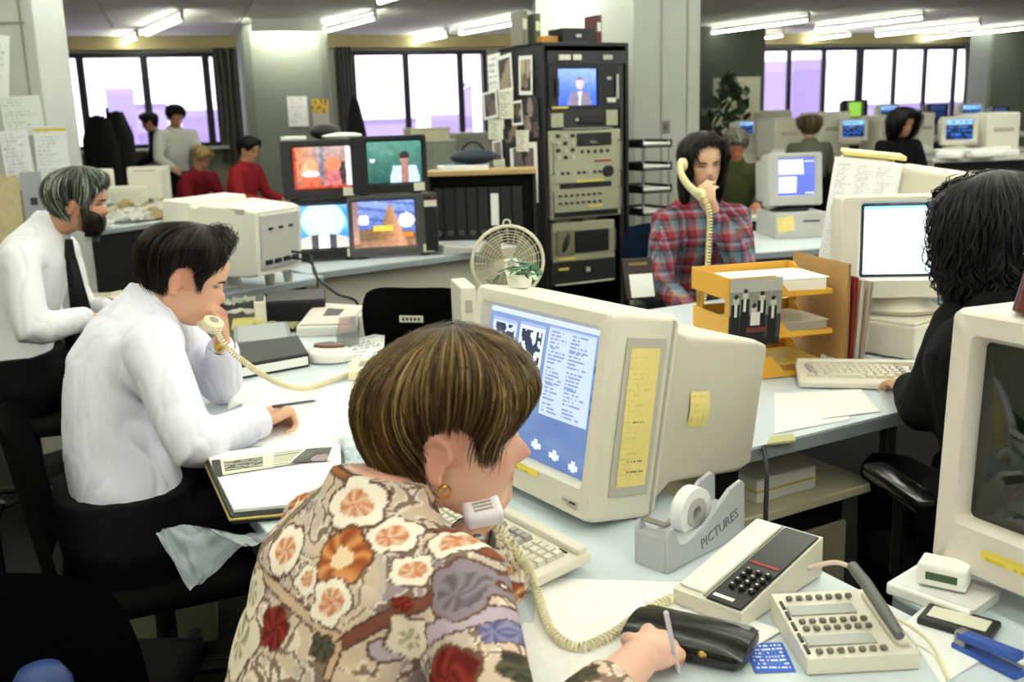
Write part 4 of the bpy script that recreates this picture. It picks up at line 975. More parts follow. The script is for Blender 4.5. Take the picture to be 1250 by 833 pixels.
def hair(parent, Mh, n, start, end, thick, wdt, cols, base, seed=1, sc=1., name='hair', zfl=-.099, **k):
    """scalp cap and locks in one hair mesh"""
    bm = bmesh.new(); cl = bm.loops.layers.float_color.new('Col'); rng = random.Random(seed); na, nz = 64, 26
    bc = (*lin(base), 1); rows = []
    for i in range(nz+1):
        row = []
        for j in range(na):
            t = 2*math.pi*j/na; e = end(t); e = .12 if e is None else e; s0 = .1349; f = i/nz; z = s0+(e-s0)*f
            p = head_pt(t, max(zfl, min(.1345, z)), False)
            if z < zfl: p.z = z
            out = (p-V((0, -.005, p.z*.35))).normalized(); tk = (thick(t, f)-.004)*(1 if i < nz else .1)
            row.append(bm.verts.new(Mh @ ((p+out*tk)*sc)))
        rows.append(row)
    for a, b in zip(rows, rows[1:]):
        for j in range(na):
            fa = bm.faces.new((a[j], b[j], b[(j+1) % na], a[(j+1) % na])); fa.smooth = True
            for l in fa.loops: l[cl] = bc
    strands(bm, cl, Mh, n, rng, start, end, thick, wdt, cols, sc=sc, zfl=zfl, **k)
    me = bpy.data.meshes.new(name); bm.to_mesh(me); bm.free()
    return obj(name, me, m_hair, parent, world=True)
def cyc(*hexes):
    L = [hx(h) for h in hexes]
    return lambda rng, t, f: (lambda k: [x*k for x in rng.choice(L)])(rng.uniform(.75, 1.2))
m_skin = vcmat('skin', .5, sss=.08, spec=.35)
m_cloth = vcmat('printed_cloth', .85, bump=.15, bs=500, spec=.15)
def face_extras(par, Mh, brow='#2a1c14', sc=1., eyes=True, browz=.028):
    for s in (-1, 1):
        P = [Mh @ ((head_pt(s*a, browz+dz)+V((0, .0025, 0)))*sc) for a, dz in ((.14, -.001), (.3, .003), (.47, .004), (.62, -.001))]
        obj('eyebrow', MB().tube(P, [.002, .0028, .0026, .0012], 6), mat('brow_'+brow[1:], brow, .8), par, world=True)
        if eyes:
            P = [Mh @ ((head_pt(s*a, .0135+dz)+V((0, .0012, 0)))*sc) for a, dz in ((.24, -.001), (.34, .001), (.45, .001), (.56, -.0015))]
            obj('eyelashes', MB().tube(P, [.0008, .0018, .0018, .0008], 6), mat('lash_dark', '#15100e', .6), par, world=True)
def hm(pos, face, pitch=0., roll=0.):
    return M.Translation(V(pos)) @ rz(face-90) @ rx(-pitch) @ ry(roll)
def torso_mb(mb, pelvis, waist, chest, c7, r, f, w=1., dp=1., nkh=.035, g=0.):
    """lofted trunk from hips to neck, in the direction of the spine"""
    secs = [(pelvis-V((0, 0, .1)), .15, .11), (pelvis, .17, .115), (waist, .145, .1), (chest.lerp(waist, .45), .155, .11), (chest, .165, .115), (chest.lerp(c7, .45), .17, .1), (chest.lerp(c7, .75), .13, .078), (c7, .07, .06), (c7+(c7-chest).normalized()*nkh, .055, .052)]
    if nkh < 0: secs = secs[:-2]+[(c7+(c7-chest).normalized()*nkh, .085, .07)]
    rings = []
    for i, (c, a, b) in enumerate(secs):
        rings.append(ell_ring(c, r, f, a*w+g, b*dp+g))
    # orient each ring across the spine
    out = []
    for i, (c, a, b) in enumerate(secs):
        tg = (secs[min(i+1, len(secs)-1)][0]-secs[max(i-1, 0)][0]).normalized(); ff = tg.cross(r) if tg.cross(r).dot(f) > 0 else -tg.cross(r)
        out.append(ell_ring(c, r, ff.normalized(), a*w+g, b*dp+g))
    mb.loft(out)
# ---------------------------------------------------------------- people: builders for whole figures
def gtab(*p): return [(a, b) for a, b in p]
def tfn(tab): return lambda t: itp(tab, min(abs(t), 2*math.pi-abs(t)) if abs(t) <= 2*math.pi else 0)
def legs_mb(mb, pelvis, r, f, knees, feet, g=0., th=.085):
    for s, k, ft in zip((-1, 1), knees, feet):
        hip = pelvis+r*(s*.09)-V((0, 0, .02)); mb.limb([hip, hip.lerp(k, .5)+V((0, 0, .0)), k, k.lerp(ft, .5)-f*.0, ft], [th+g, th*.9+g, th*.68+g, th*.62+g, th*.5+g], 14)
def shoe(par, ft, f):
    o = MB(); d = V((f.x, f.y, 0)).normalized(); m = M.Translation(V((ft.x, ft.y, 0))) @ rz(math.degrees(math.atan2(d.y, d.x))-90)
    shell(o, [(-.07, .06, .05, .02, 0, .035), (-.05, .075, .09, .025, 0, .045), (.02, .08, .08, .025, 0, .042), (.11, .09, .055, .02, 0, .03), (.17, .07, .04, .018, 0, .024), (.19, .04, .03, .012, 0, .02)], m=m)
    obj('shoe', o, mat('black_shoe_leather', '#0d0c0c', .35), par, world=True, smooth=True)
def figure(label, base, Mh, tone, c7, chest, waist, pelvis, r, f, arms, knees, feet, top, bottom, vox=.006, w=1., dp=1., sleeve=True, topname='shirt', lip='#b5655a', extra=None, sc=1., rosy=.25, hands=(), collar=None, cre=(.004, 9., 1.), nose=1., topvox=None, pants=None, neckr=.05, slr=1., smo=16, nkh=.035):
    """arms: list of (shoulder, elbow, wrist); hands: list of kwargs for hand_mb. top = colour function or hex"""
    par = thing('person', label, 'person', base)
    b = MB(); head_mb(b, Mh, sc=sc, nose=nose); hb = Mh @ V((0, -.025, -.045))
    b.limb([c7-(c7-chest).normalized()*.04, c7.lerp(hb, .5), hb, Mh @ V((0, -.01, .0))], [.06, neckr, neckr*1.02, .05])
    torso_mb(b, pelvis, waist, chest, c7, r, f, w*.9, dp*.88)
    for sh, el, wr in arms: b.limb([sh, sh.lerp(el, .5), el, el.lerp(wr, .35), wr], [.042, .04, .036, .037, .026])
    for h in hands: hand_mb(b, **h)
    legs_mb(b, pelvis, r, f, knees, feet, -.012)
    me = solid(b, vox, 3, 'body'); paint(me, skin_fn(Mh, tone, lip, rosy, extra, sc)); obj('body', me, m_skin, par, world=True, smooth=True, angle=180)
    t = MB(); torso_mb(t, pelvis, waist, chest, c7, r, f, w, dp, nkh, g=.012)
    for sh, el, wr in arms:
        e2 = el.lerp(wr, .93) if sleeve is True else el.lerp(wr, sleeve)
        pts = [c7.lerp(sh, .45)-V((0, 0, .05)), sh, sh.lerp(el, .5), el, el.lerp(e2, .5), e2]
        t.limb(pts, [.07*w, .062*w*slr, .06*slr, .055*slr, .05*slr, .043*slr])
        t.sph(sh, .06*w*slr)
        t.limb([chest+(sh-chest)*.45, sh.lerp(el, .3)+(chest-sh)*.12, sh.lerp(el, .55)+(chest-sh)*.08], [.07*w, .055, .045])
    tm = solid(t, topvox or vox, smo, topname); creases(tm, cre[0], cre[1], seed=cre[2], st=(1.35, 1.35, .5))
    fnc = top if callable(top) else (lambda co, n, q=hx(top): q)
    paint(tm, fnc); obj(topname, tm, m_cloth, par, world=True, smooth=True, angle=180)
    p = MB(); p.loft([ell_ring(pelvis-V((0, 0, .12)), r, f, .185*w+.01, .14*dp+.01), ell_ring(pelvis-V((0, 0, .02)), r, f, .195*w+.018, .145*dp+.02), ell_ring(pelvis.lerp(waist, .5), r, f, .185*w+.012, .14*dp+.014)]); legs_mb(p, pelvis, r, f, knees, feet, .006)
    pm_ = solid(p, max(vox, .009), 4, 'trousers'); creases(pm_, .004, 8, seed=3); obj('trousers', pm_, mat('cloth_'+bottom[1:], bottom, .9, spec=.1), par, world=True, smooth=True, angle=180)
    for ft in feet: shoe(par, ft, f)
    return par
def fdir(a): return V((math.cos(math.radians(a)), math.sin(math.radians(a)), 0))
def rgt(a): d = fdir(a); return V((d.y, -d.x, 0))
def seated_legs(pelvis, a, spread=.1, kn=.42, side=0.):
    f, r = fdir(a), rgt(a)
    knees = [pelvis+f*kn+r*(s*spread)+V((0, 0, -.02)) for s in (-1, 1)]
    feet = [V((k.x, k.y, .08))+f*side for k in knees]
    return knees, feet
CU = lambda a, b, c: [(a, b, c)]*4
# ================================================================ floral-bloused woman on the phone (foreground)
FH = 5; Fb = 46
Fm = hm(PD(547, 540, 1.36), FH, 4, 0)
c7 = PD(463, 606, 1.32); r_, f_ = rgt(Fb), fdir(Fb)
chest = c7-f_*.05+V((0, 0, -.17)); waist = c7-f_*.15+V((0, 0, -.33)); pelvis = V((c7.x, c7.y, 0))-f_*.26+V((0, 0, .54))
shR = c7+r_*.158+V((0, 0, -.078)); shL = c7-r_*.142+V((0, 0, -.082))
elR = V((-.025, .93, .745)); wrR = V((.15, 1.165, .765)); elL = PZ(612, 716, .765); wrL = PD(572, 655, 1.37)
FLO = []  # flowers and motifs laid out on the back of the blouse
bpn = (-f_*.85+V((0, 0, .5))).normalized(); bpo = c7-f_*.07-V((0, 0, .1)); bu = r_; bv = bpn.cross(bu) if bpn.cross(bu).z > 0 else -bpn.cross(bu)
def bpx(x, y):
    q = PP(x, y, bpo, bpn)-bpo; return q.dot(bu), q.dot(bv)
def seg_d(p, a, b):
    ax, ay = a; bx, by = b; px_, py_ = p; L = (bx-ax)**2+(by-ay)**2; t = max(0, min(1, ((px_-ax)*(bx-ax)+(py_-ay)*(by-ay))/L)); return math.hypot(px_-ax-t*(bx-ax), py_-ay-t*(by-ay))
MOT = [(470, 625, .036, 'w'), (395, 682, .033, 'w'), (462, 692, .04, 'o'), (425, 722, .02, 'w'), (500, 660, .022, 'w'), (450, 745, .026, 'w'), (332, 785, .05, 'c'), (348, 735, .03, 'c'), (545, 655, .026, 'w'), (520, 700, .02, 'w'), (300, 740, .028, 'c'), (410, 590, .02, 'g'), (562, 722, .04, 'p'), (385, 775, .034, 'r'), (562, 835, .05, 'r'), (512, 742, .012, 'r'), (510, 780, .022, 'c'), (440, 800, .02, 'g'), (600, 770, .016, 'b'), (300, 790, .012, 'b'), (345, 640, .02, 'o'), (365, 615, .02, 'o'), (335, 665, .016, 'o'), (600, 700, .02, 'w'), (620, 810, .02, 'g')]
MOT = [(*bpx(x, y), q*(1.18 if k in 'wc' else .9 if k == 'r' else 1), k) for x, y, q, k in MOT]
BND = [((340, 690), (460, 792), .006, '#c9ab92'), ((460, 792), (598, 682), .006, '#7d4a3c'), ((486, 800), (605, 742), .010, '#b9a6b4'), ((398, 560), (470, 600), .004, '#a0673f'), ((395, 575), (408, 625), .005, '#cda887'), ((345, 690), (420, 610), .004, '#8d7a66'), ((455, 795), (440, 833), .004, '#c9a98c'), ((600, 680), (520, 640), .004, '#8e5038')]
BND = [(bpx(*a), bpx(*b), wv, hx(c)) for a, b, wv, c in BND]
def blouse(co, n):
    q = co-bpo; p = (q.dot(bu), q.dot(bv)); w1 = noise.noise(V((p[0]*26, p[1]*26, q.dot(bpn)*26))); w2 = noise.noise(V((p[0]*26+9, p[1]*26, q.dot(bpn)*26+4)))
    s = noise.noise(V((p[0]*15, p[1]*15, q.dot(bpn)*15)))
    c = hx('#d0b9a5') if s < .1 else hx('#c2b0a4')
    if s > .33: c = hx('#9f8b8f')
    if s < -.3: c = hx('#d6bca4')
    # scrolls
    sw = abs(noise.noise(V((p[0]*34+w1*1.2, p[1]*34+w2*1.2, q.dot(bpn)*30))))
    if sw < .1: c = mix(c, hx('#6d5648'), .75)
    elif sw < .17: c = mix(c, hx('#efe2cf'), .7)
    for a, b, wv, k in BND:
        d = seg_d(p, a, b)
        if d < wv: c = k
        elif d < wv+.003: c = hx('#5d4338')
    pw_ = (p[0]+w1*.008, p[1]+w2*.008)
    for x, y, rad, k in MOT:
        dx, dy = pw_[0]-x, pw_[1]-y; d = math.hypot(dx, dy); an = math.atan2(dy, dx); pet = rad*(.82+.2*abs(math.cos(an*2.5+x*40)))
        if abs(q.dot(bpn)) > .16 and n.dot(bpn) < -.2: continue
        if d < pet:
            if d > pet*.9: c = hx('#6a4a3a'); continue
            sh_ = .5+.5*math.cos(an*6+5*w2+d*90)
            c = {'w': mix(hx('#f2e6d6'), hx('#c8784a'), .0 if d > rad*.5 else .35+.6*sh_), 'o': mix(hx('#d9935c'), hx('#9c4f28'), sh_) if d > rad*.3 else hx('#f0d3ae'),
                 'c': mix(hx('#eadbc8'), hx('#7d7a58'), .75*sh_ if d < rad*.45 else .08), 'g': mix(hx('#5d5a44'), hx('#3c3a34'), sh_), 'p': mix(hx('#8d7f88'), hx('#5d555e'), sh_*.8 if d < rad*.6 else 0),
                 'r': mix(hx('#8a2f24'), hx('#5c1a14'), sh_), 'b': mix(hx('#5a5a80'), hx('#8f8ab0'), sh_)}[k]
    return c
kn, ft = seated_legs(pelvis, 30, .1, .42)
hR = dict(wr=wrR, d=V((.55, .8, -.12)), n=V((-.35, .1, -.9)), side=V((-.8, .5, 0)), curls=[(.75, .7, .4), (.85, .8, .5), (1.0, .9, .6), (1.1, 1.0, .6)], thumb=(.75, .6, .5), tc=(.6, .9), sc=.95)
hL = dict(wr=wrL, d=(PD(606, 606, 1.40)-wrL), n=V((-.6, -.3, .3)), side=V((-.2, -.9, .4)), curls=CU(.7, .8, .5), thumb=(.7, .5, .4), sc=.9)
fw = figure('woman with short brown hair in a floral blouse, telephoning at the large monitor', (pelvis.x, pelvis.y, 0), Fm, '#e0b09a', c7, chest, waist, pelvis, r_, f_, [(shR, elR, wrR), (shL, elL, wrL)], kn, ft, blouse, '#0d0d10', vox=.0042, topvox=.0038, w=.98, dp=.98, topname='floral_blouse', hands=[hR, hL], sleeve=.72, lip='#b56a5e', rosy=.3, cre=(.005, 8., 2.), slr=1.0, nkh=.032)
face_extras(fw, Fm, '#5a4028')
FE = tfn(gtab((0, .045), (.5, .04), (.8, .03), (1.0, .012), (1.12, -.012), (1.24, .012), (1.36, .036), (1.6, .044), (1.85, .034), (2.02, .012), (2.2, -.03), (2.5, -.095), (3.15, -.145)))
def fthick(t, f):
    a = min(abs(t), 2*math.pi-abs(t)); return .004+(.01+.024*math.sin(math.pi*min(1, f*1.0+.1))**.8*(1 if a > .8 else .45+.55*a/.8)*(1 if a < 1.7 else 1-.45*min(1, (a-1.7)/1.0)))*max(.25 if a > 2.1 else 0, 1-f**(5 if a > 2 or a < .9 else 3))+.012*(1-f)**2
def fcol(rng, t, f):
    if f < .45: L = ('#7d6538', '#5f4524', '#8f7546', '#3f2c15', '#4d361d', '#674b29')
    else: L = ('#4a3018', '#2c1a0e', '#5a3d20', '#1d110a', '#3a2614')
    k = rng.uniform(.8, 1.15); return [x*k for x in hx(rng.choice(L))]
hair(fw, Fm, 8000, lambda t: .134, FE, fthick, .0017, fcol, '#2b1c10', 5, zfl=-.07, lift=.004)
# hoop earring, watch, patterned cuff
er = Fm @ V((.078, -.006, -.036))
obj('earring', MB().torus(.008, .002, M.Translation(er+V((0, 0, -.006))) @ rz(FH) @ rx(90), 20, 6).sph(er, .0035, n=10), mat('gold', '#d9b25a', .25, 1.), fw, world=True, smooth=True)
def band(par, p, ax, R, wd, mt, name='watch_strap', thick=.003):
    z = ax.normalized(); x = z.orthogonal().normalized(); y = z.cross(x); m = M((x, y, z)).transposed().to_4x4(); m.translation = p
    return obj(name, MB().lathe([(R, -wd/2), (R+thick, -wd/2), (R+thick, wd/2), (R, wd/2), (R, -wd/2)], 24, m), mt, par, world=True, smooth=True)
ax = (wrL-elL).normalized()
ws_ = band(fw, wrL-ax*.012, ax, .03, .022, mat('brown_strap', '#2a1a16', .4))
obj('watch_case', MB().sph(wrL-ax*.012+(-V((0, 1, 0))*.9+V((.3, 0, .3))).normalized()*.031, (.012, .006, .012), n=12), m_chrome, fw, world=True, smooth=True)
# pen in her right hand
# ================================================================ man in white shirt telephoning
def cordcoil(label, pts, R=.006, r=.0022, pitch=.0075, mt=None, name='coiled_cord', group=None, per=8):
    P = [V(p) for p in pts]; Q = []
    for i in range(len(P)-1):
        p0, p1, p2, p3 = P[max(i-1, 0)], P[i], P[i+1], P[min(i+2, len(P)-1)]
        for j in range(24):
            t = j/24; Q.append(.5*((2*p1)+(p2-p0)*t+(2*p0-5*p1+4*p2-p3)*t*t+(3*p1-p0-3*p2+p3)*t**3))
    Q.append(P[-1]); L = [0]
    for a, b in zip(Q, Q[1:]): L.append(L[-1]+(b-a).length)
    n = int(L[-1]/pitch*per); out = []; k = 0; up = V((0, 0, 1))
    for i in range(n+1):
        s = L[-1]*i/n
        while k < len(L)-2 and L[k+1] < s: k += 1
        f = (s-L[k])/max(1e-9, L[k+1]-L[k]); p = Q[k].lerp(Q[k+1], f); tg = (Q[k+1]-Q[k]).normalized(); u = (up-tg*up.dot(tg)); u = u.normalized() if u.length > .05 else tg.orthogonal().normalized(); v = tg.cross(u); a = 2*math.pi*i/per
        out.append(p+(u*math.cos(a)+v*math.sin(a))*R)
    c = out[0].copy(); o = obj(name, MB().tube([q-c for q in out], r, 5), mt or m_skin_cord, m=M.Translation(c), smooth=True); return tag(o, label, 'phone cord', group)
def handset(label, ear, mouth, out, mt=None, sc=1., square=False):
    """phone handset between ear point and mouth point, bowed towards out"""
    d = mouth-ear; L = d.length; z = d.normalized(); x = (out-z*out.dot(z)).normalized(); y = z.cross(x); m = M((x, y, z)).transposed().to_4x4(); m.translation = ear
    o = thing('telephone_handset', label, 'telephone', m=m); h = MB(); rings = []
    for i in range(13):
        f = i/12; bow = .03*sc*math.sin(math.pi*f)**.7; th = .0115+.004*abs(2*f-1)**3; wd = .018+.006*abs(2*f-1)**3
        rings.append([V((bow+.012+th*math.cos(a), wd*math.sin(a), L*f)) for a in [2*math.pi*k/14 for k in range(14)]])
    obj('grip', h.loft(rings), mt or m_skin_cord, o, smooth=True)
    for nm, zz in (('earpiece', .004), ('mouthpiece', L-.004)):
        if square and nm == 'mouthpiece':
            p = obj(nm, MB().box((.004, 0, zz-.006), (.026, .052, .05), bev=.008, seg=3), mt, o, smooth=True)
            for i_ in range(5): obj('grille_slot', MB().box((-.0095, 0, zz-.018+.006*i_), (.0012, .026, .003)), mat('grille_grey', '#9c978c', .5), p)
            continue
        p = obj(nm, MB().lathe([(.018*sc, -.008), (.026*sc, -.004), (.027*sc, .012), (.02*sc, .022)], 20, T(0, 0, zz) @ ry(90)), mt or m_skin_cord, o, smooth=True)
        obj('perforated_disc', MB().lathe([(.012, -.0085), (.012, -.0095)], 14, T(0, 0, zz) @ ry(90)), mat('grille_grey', '#9c978c', .5), p)
    return o
PH = 20; Pm = hm(PD(223, 342, 2.49), PH, 25, 0)
c7 = PD(186, 372, 2.5); r_, f_ = rgt(PH+4), fdir(PH+4)
shR = PD(186, 428, 2.29); elR = PD(236, 548, 2.2); wrR = PZ(316, 514, .765); shL = PD(214, 408, 2.72); elL = PZ(272, 472, .77); wrL = PD(271, 421, 2.58)
chest = PD(150, 455, 2.5); waist = PD(140, 540, 2.45); pelvis = PD(165, 620, 2.42); pelvis.z = .54
kn, ft = seated_legs(pelvis, PH+6, .1, .42)
hR = dict(wr=wrR, d=(PZ(352, 497, .77)-wrR), n=V((.15, .2, -1)), side=V((-.4, .9, 0)), curls=[(.9, 1.2, .8), (1.1, 1.3, .8), (1.2, 1.3, .8), (1.3, 1.3, .8)], thumb=(.8, .5, .5), tc=(.5, .9), sc=1.08)
hL = dict(wr=wrL, d=PD(271, 388, 2.56)-wrL, n=V((-.8, -.4, .1)), side=V((-.3, -.8, .3)), curls=CU(.8, 1.1, .7), thumb=(.8, .4, .3), sc=1.0)
pmn = figure('dark-haired man in white shirt with watch, telephoning and writing at the long desk', (pelvis.x, pelvis.y, 0), Pm, '#dba98c', c7, chest, waist, pelvis, r_, f_, [(shR, elR, wrR), (shL, elL, wrL)], kn, ft, '#e4e2f0', '#101012', vox=.0052, topvox=.006, w=1.06, dp=1.1, topname='white_shirt', sleeve=.86, hands=[hR, hL], lip='#a85e50', rosy=.2, cre=(.0055, 11., 1.), smo=30, slr=1.06, sc=1.02, neckr=.056)
face_extras(pmn, Pm, '#1a120e')
PE = tfn(gtab((0, .116), (.4, .112), (.6, .105), (.8, .09), (1.0, .066), (1.2, .035), (1.32, -.006), (1.42, .022), (1.5, .038), (1.7, .042), (1.95, .01), (2.15, -.03), (2.6, -.06), (3.15, -.068)))
def pthick(t, f):
    a = min(abs(t), 2*math.pi-abs(t)); return .004+(.006+.015*math.sin(math.pi*min(1, f*.75+.15))*(1 if a < 1.5 else .75))*max(0, 1-f**4)+(.022*f*f*max(0, 1-a/.9) if f < .97 else 0)
hair(pmn, Pm, 5000, lambda t: .134, PE, pthick, .0018, cyc('#15100c', '#0c0908', '#231a12', '#2f261a', '#0a0807'), '#0b0806', 9, sc=1.02, zfl=-.06, lift=.008, wave=.005, drift=.05)
cl_ = MB(); nk = Pm @ V((0, -.03, -.06)); ax = (nk-c7).normalized(); x = r_; y = ax.cross(x)
cl_.loft([[c7+ax*h_+x*(q*math.cos(a))+y*(q*1.08*math.sin(a)) for a in [2*math.pi*k/28 for k in range(28)]] for h_, q in ((-.025, .082), (.0, .073), (.03, .067), (.032, .064), (-.02, .07))], cap=False)
obj('collar', cl_, mat('white_shirt_collar', '#e6e5f2', .85), pmn, world=True, smooth=True)
ax = (wrL-elL).normalized(); band(pmn, wrL-ax*.01, ax, .031, .02, mat('dark_watch_strap', '#15110d', .4)); 
obj('watch_case', MB().sph(wrL-ax*.01+V((.1, -.9, .2)).normalized()*.033, (.015, .007, .015), n=12), mat('gold', '#d9b25a', .25, 1.), pmn, world=True, smooth=True)
band(pmn, wrR-(wrR-elR).normalized()*.02, wrR-elR, .038, .04, mat('white_shirt_collar', '#e6e5f2', .85), 'cuff', .004)
mth = Pm @ V((.012, .125, -.05)); ea = Pm @ V((-.095, .02, .0))
handset("cream telephone handset held to the white-shirted man's ear", ea, PD(261, 395, 2.46), V((-.1, -.2, -.9)))
cordcoil("cream coiled cord running from the white-shirted man's handset over the desk", [PD(264, 402, 2.45), PD(277, 424, 2.44), PD(312, 452, 2.5), PD(345, 470, 2.62), PZ(375, 474, .74), PZ(410, 463, .73), PZ(430, 455, .73)], .006, .0024)
pn_ = thing('ballpoint_pen', 'thin pen in the writing hand of the white-shirted man', 'pen', m=M.Translation(PZ(352, 494, .775)))
tip = PZ(387, 489, .724)-PZ(352, 494, .775); obj('barrel', MB().tube([-tip*.45, tip*.85], .004, 8), mat('dark_pen', '#2a2a30', .3), pn_); obj('nib', MB().tube([tip*.85, tip], [.004, .001], 8), m_chrome, pn_)
# ================================================================ bearded man
Bm = hm(PD(95, 251, 3.74), 14, 9, 0); c7 = PD(62, 277, 3.78); r_, f_ = rgt(16), fdir(16)
shR = PD(24, 318, 3.56); elR = PD(38, 405, 3.5); wrR = PD(104, 388, 3.66); shL = PD(75, 305, 3.95); elL = PD(100, 385, 4.05); wrL = PD(128, 376, 4.0)
chest = PD(38, 330, 3.78); waist = PD(22, 395, 3.78); pelvis = PD(15, 450, 3.75); pelvis.z = .56
kn, ft = seated_legs(pelvis, 16, .1, .42)
def bext(q, c):
    if -.1 < q.z < -.02 and q.y > .01: return mix(c, hx('#3a2c26'), .35)
    return c
hRk = dict(wr=wrR, d=V((.9, .35, -.1)), n=V((0, 0, -1)), side=V((-.3, .9, 0)), curls=CU(.25, .3, .2)); hLk = dict(wr=wrL, d=V((.9, .0, -.15)), n=V((0, 0, -1)), side=V((-.2, -.9, 0)), curls=CU(.4, .5, .3))
bmn = figure('grey-haired bearded man in white shirt and dark tie reading at cluttered desk', (pelvis.x, pelvis.y, 0), Bm, '#c8967a', c7, chest, waist, pelvis, r_, f_, [(shR, elR, wrR), (shL, elL, wrL)], kn, ft, '#e6e6ea', '#0c0c0e', vox=.0075, w=1.04, dp=1.12, topname='white_shirt', hands=[hRk, hLk], extra=bext, cre=(.0055, 11., 5.), slr=1.1, neckr=.056)
face_extras(bmn, Bm, '#2c2a26')
BE = tfn(gtab((0, .08), (.5, .078), (.8, .06), (1.1, .03), (1.3, -.03), (1.42, .005), (1.6, .022), (1.9, .0), (2.2, -.05), (2.6, -.07), (3.15, -.075)))
hair(bmn, Bm, 2600, lambda t: .134, BE, lambda t, f: .003+(.008+.016*math.sin(math.pi*min(1, f*.75+.15)))*(1-f**5), .0026, cyc('#5c6056', '#8f9488', '#b9bdb2', '#33362f', '#474a42', '#20231e'), '#2c2f29', 4, zfl=-.05, lift=.005)
bd_ = bmesh.new(); clr = bd_.loops.layers.float_color.new('Col'); rg = random.Random(3)
def beard_pt(t, z, o): 
    p = head_pt(t, max(-.097, z), False); out = V((p.x, p.y-.02, -.02)).normalized(); q = p+out*o; q.z = z if z < -.097 else q.z; return Bm @ q
rowsb = []
for i in range(9):
    f = i/8; row = []
    for j in range(25):
        t = -1.5+3*j/24; top = -.022+.02*min(1, abs(t)/1.3)-.024*math.exp(-(t/.55)**2)+(.0 if abs(t) > .25 else .0); z = top+(-.112-top)*f
        row.append(bd_.verts.new(beard_pt(t, z, .003+.011*math.sin(math.pi*min(1, f*.9+.05)))))
    rowsb.append(row)
for a, b in zip(rowsb, rowsb[1:]):
    for j in range(24):
        fa = bd_.faces.new((a[j], a[j+1], b[j+1], b[j])); fa.smooth = True
        for l in fa.loops: l[clr] = (*lin('#2b231d'), 1)
for k in range(1200):
    t = rg.uniform(-1.5, 1.5); z0 = rg.uniform(-.11, -.02); col = (*lin([x*rg.uniform(.7, 1.3) for x in hx(rg.choice(('#2b221b', '#3b3028', '#5a5048', '#1c1713', '#85807a', '#6a6058')))]), 1)
    p0 = beard_pt(t, z0, .006); p1 = beard_pt(t+rg.gauss(0, .05), z0-.014, .012+rg.uniform(0, .006)); p2 = beard_pt(t+rg.gauss(0, .08), z0-.03, .01+rg.uniform(0, .008)); sdv = (p1-p0).cross(Bm.to_3x3() @ V((0, 1, 0))).normalized()*.0016
    fa = bd_.faces.new([bd_.verts.new(p0-sdv), bd_.verts.new(p0+sdv), bd_.verts.new(p1+sdv), bd_.verts.new(p1-sdv)])
    for l in fa.loops: l[clr] = col
    fa = bd_.faces.new([bd_.verts.new(p1-sdv), bd_.verts.new(p1+sdv), bd_.verts.new(p2)])
    for l in fa.loops: l[clr] = col
me = bpy.data.meshes.new('beard'); bd_.to_mesh(me); bd_.free(); obj('beard', me, m_hair, bmn, world=True)
mo = [Bm @ (head_pt(a, -.034-.008*abs(a)/.4)+V((0, .003, 0))) for a in (-.45, -.25, 0, .25, .45)]
obj('moustache', MB().tube(mo, [.003, .006, .006, .006, .003], 7), mat('dark_moustache', '#2b241e', .8), bmn, world=True, smooth=True)
tp = [PD(84, 292, 3.72), PD(86, 320, 3.72), PD(92, 352, 3.72), PD(97, 378, 3.74)]
obj('tie', MB().sheet(lambda u, v: tp[0].lerp(tp[1], v*3) + V(((u-.5)*.05*(.6+v), 0, 0)) if v < .333 else (tp[1].lerp(tp[2], v*3-1) if v < .667 else tp[2].lerp(tp[3], v*3-2))+V(((u-.5)*.05*(.6+v), (abs(u-.5))*.02, 0)), 4, 12, .004), mat('black_tie', '#0e0f12', .6), bmn, world=True)
cl_ = MB(); nk = Bm @ V((0, -.03, -.06)); ax = (nk-c7).normalized(); x = r_; y = ax.cross(x)
cl_.loft([[c7+ax*h_+x*(q*math.cos(a))+y*(q*1.08*math.sin(a)) for a in [2*math.pi*k/24 for k in range(24)]] for h_, q in ((-.025, .084), (.0, .075), (.03, .068), (.032, .065), (-.02, .07))], cap=False)
obj('collar', cl_, mat('white_shirt_collar', '#e6e5f2', .85), bmn, world=True, smooth=True)
# ================================================================ plaid-shirted woman on the phone
Wm = hm(PD(857, 201, 4.25), -80, 12, 4); c7 = PD(852, 240, 4.38); r_, f_ = rgt(-62), fdir(-62)
chest = c7+V((0, .0, -.16)); waist = c7+V((-.02, .03, -.33)); pelvis = V((c7.x-.03, c7.y+.05, .54))
shR = PD(812, 272, 4.3); shL = PD(900, 266, 4.4); elR = PD(806, 345, 4.2); wrR = PD(842, 380, 4.05); elL = PD(906, 328, 4.18); wrL = PD(872, 262, 4.1)
kn, ft = seated_legs(pelvis, -62, .1, .40)
WS = rz(-62).inverted().to_3x3()
def plaid(co, n):
    q = WS @ (co-c7); sl = (co-c7).dot(r_); u = q.x if abs(n.dot(r_)) > .7 else q.y; v = q.z
    def thread(f, k):
        for lim, c in ((.22, '#93333f'), (.27, '#b89468'), (.42, '#7d8598'), (.58, '#4f6d78'), (.66, '#23262f'), (.80, '#8a2f3a'), (.90, '#9488a0'), (1.01, '#4d2430')):
            if f < lim: return hx(c)
    return mix(thread((u/.12) % 1, 0), thread((v/.12+.3) % 1, 1), .5)
hLk = dict(wr=wrL, d=PD(860, 238, 4.04)-wrL, n=V((-.3, -.2, .9)), side=V((-.6, -.6, .4)), curls=CU(.7, 1.0, .6), thumb=(.7, .5, .4), sc=1.05)
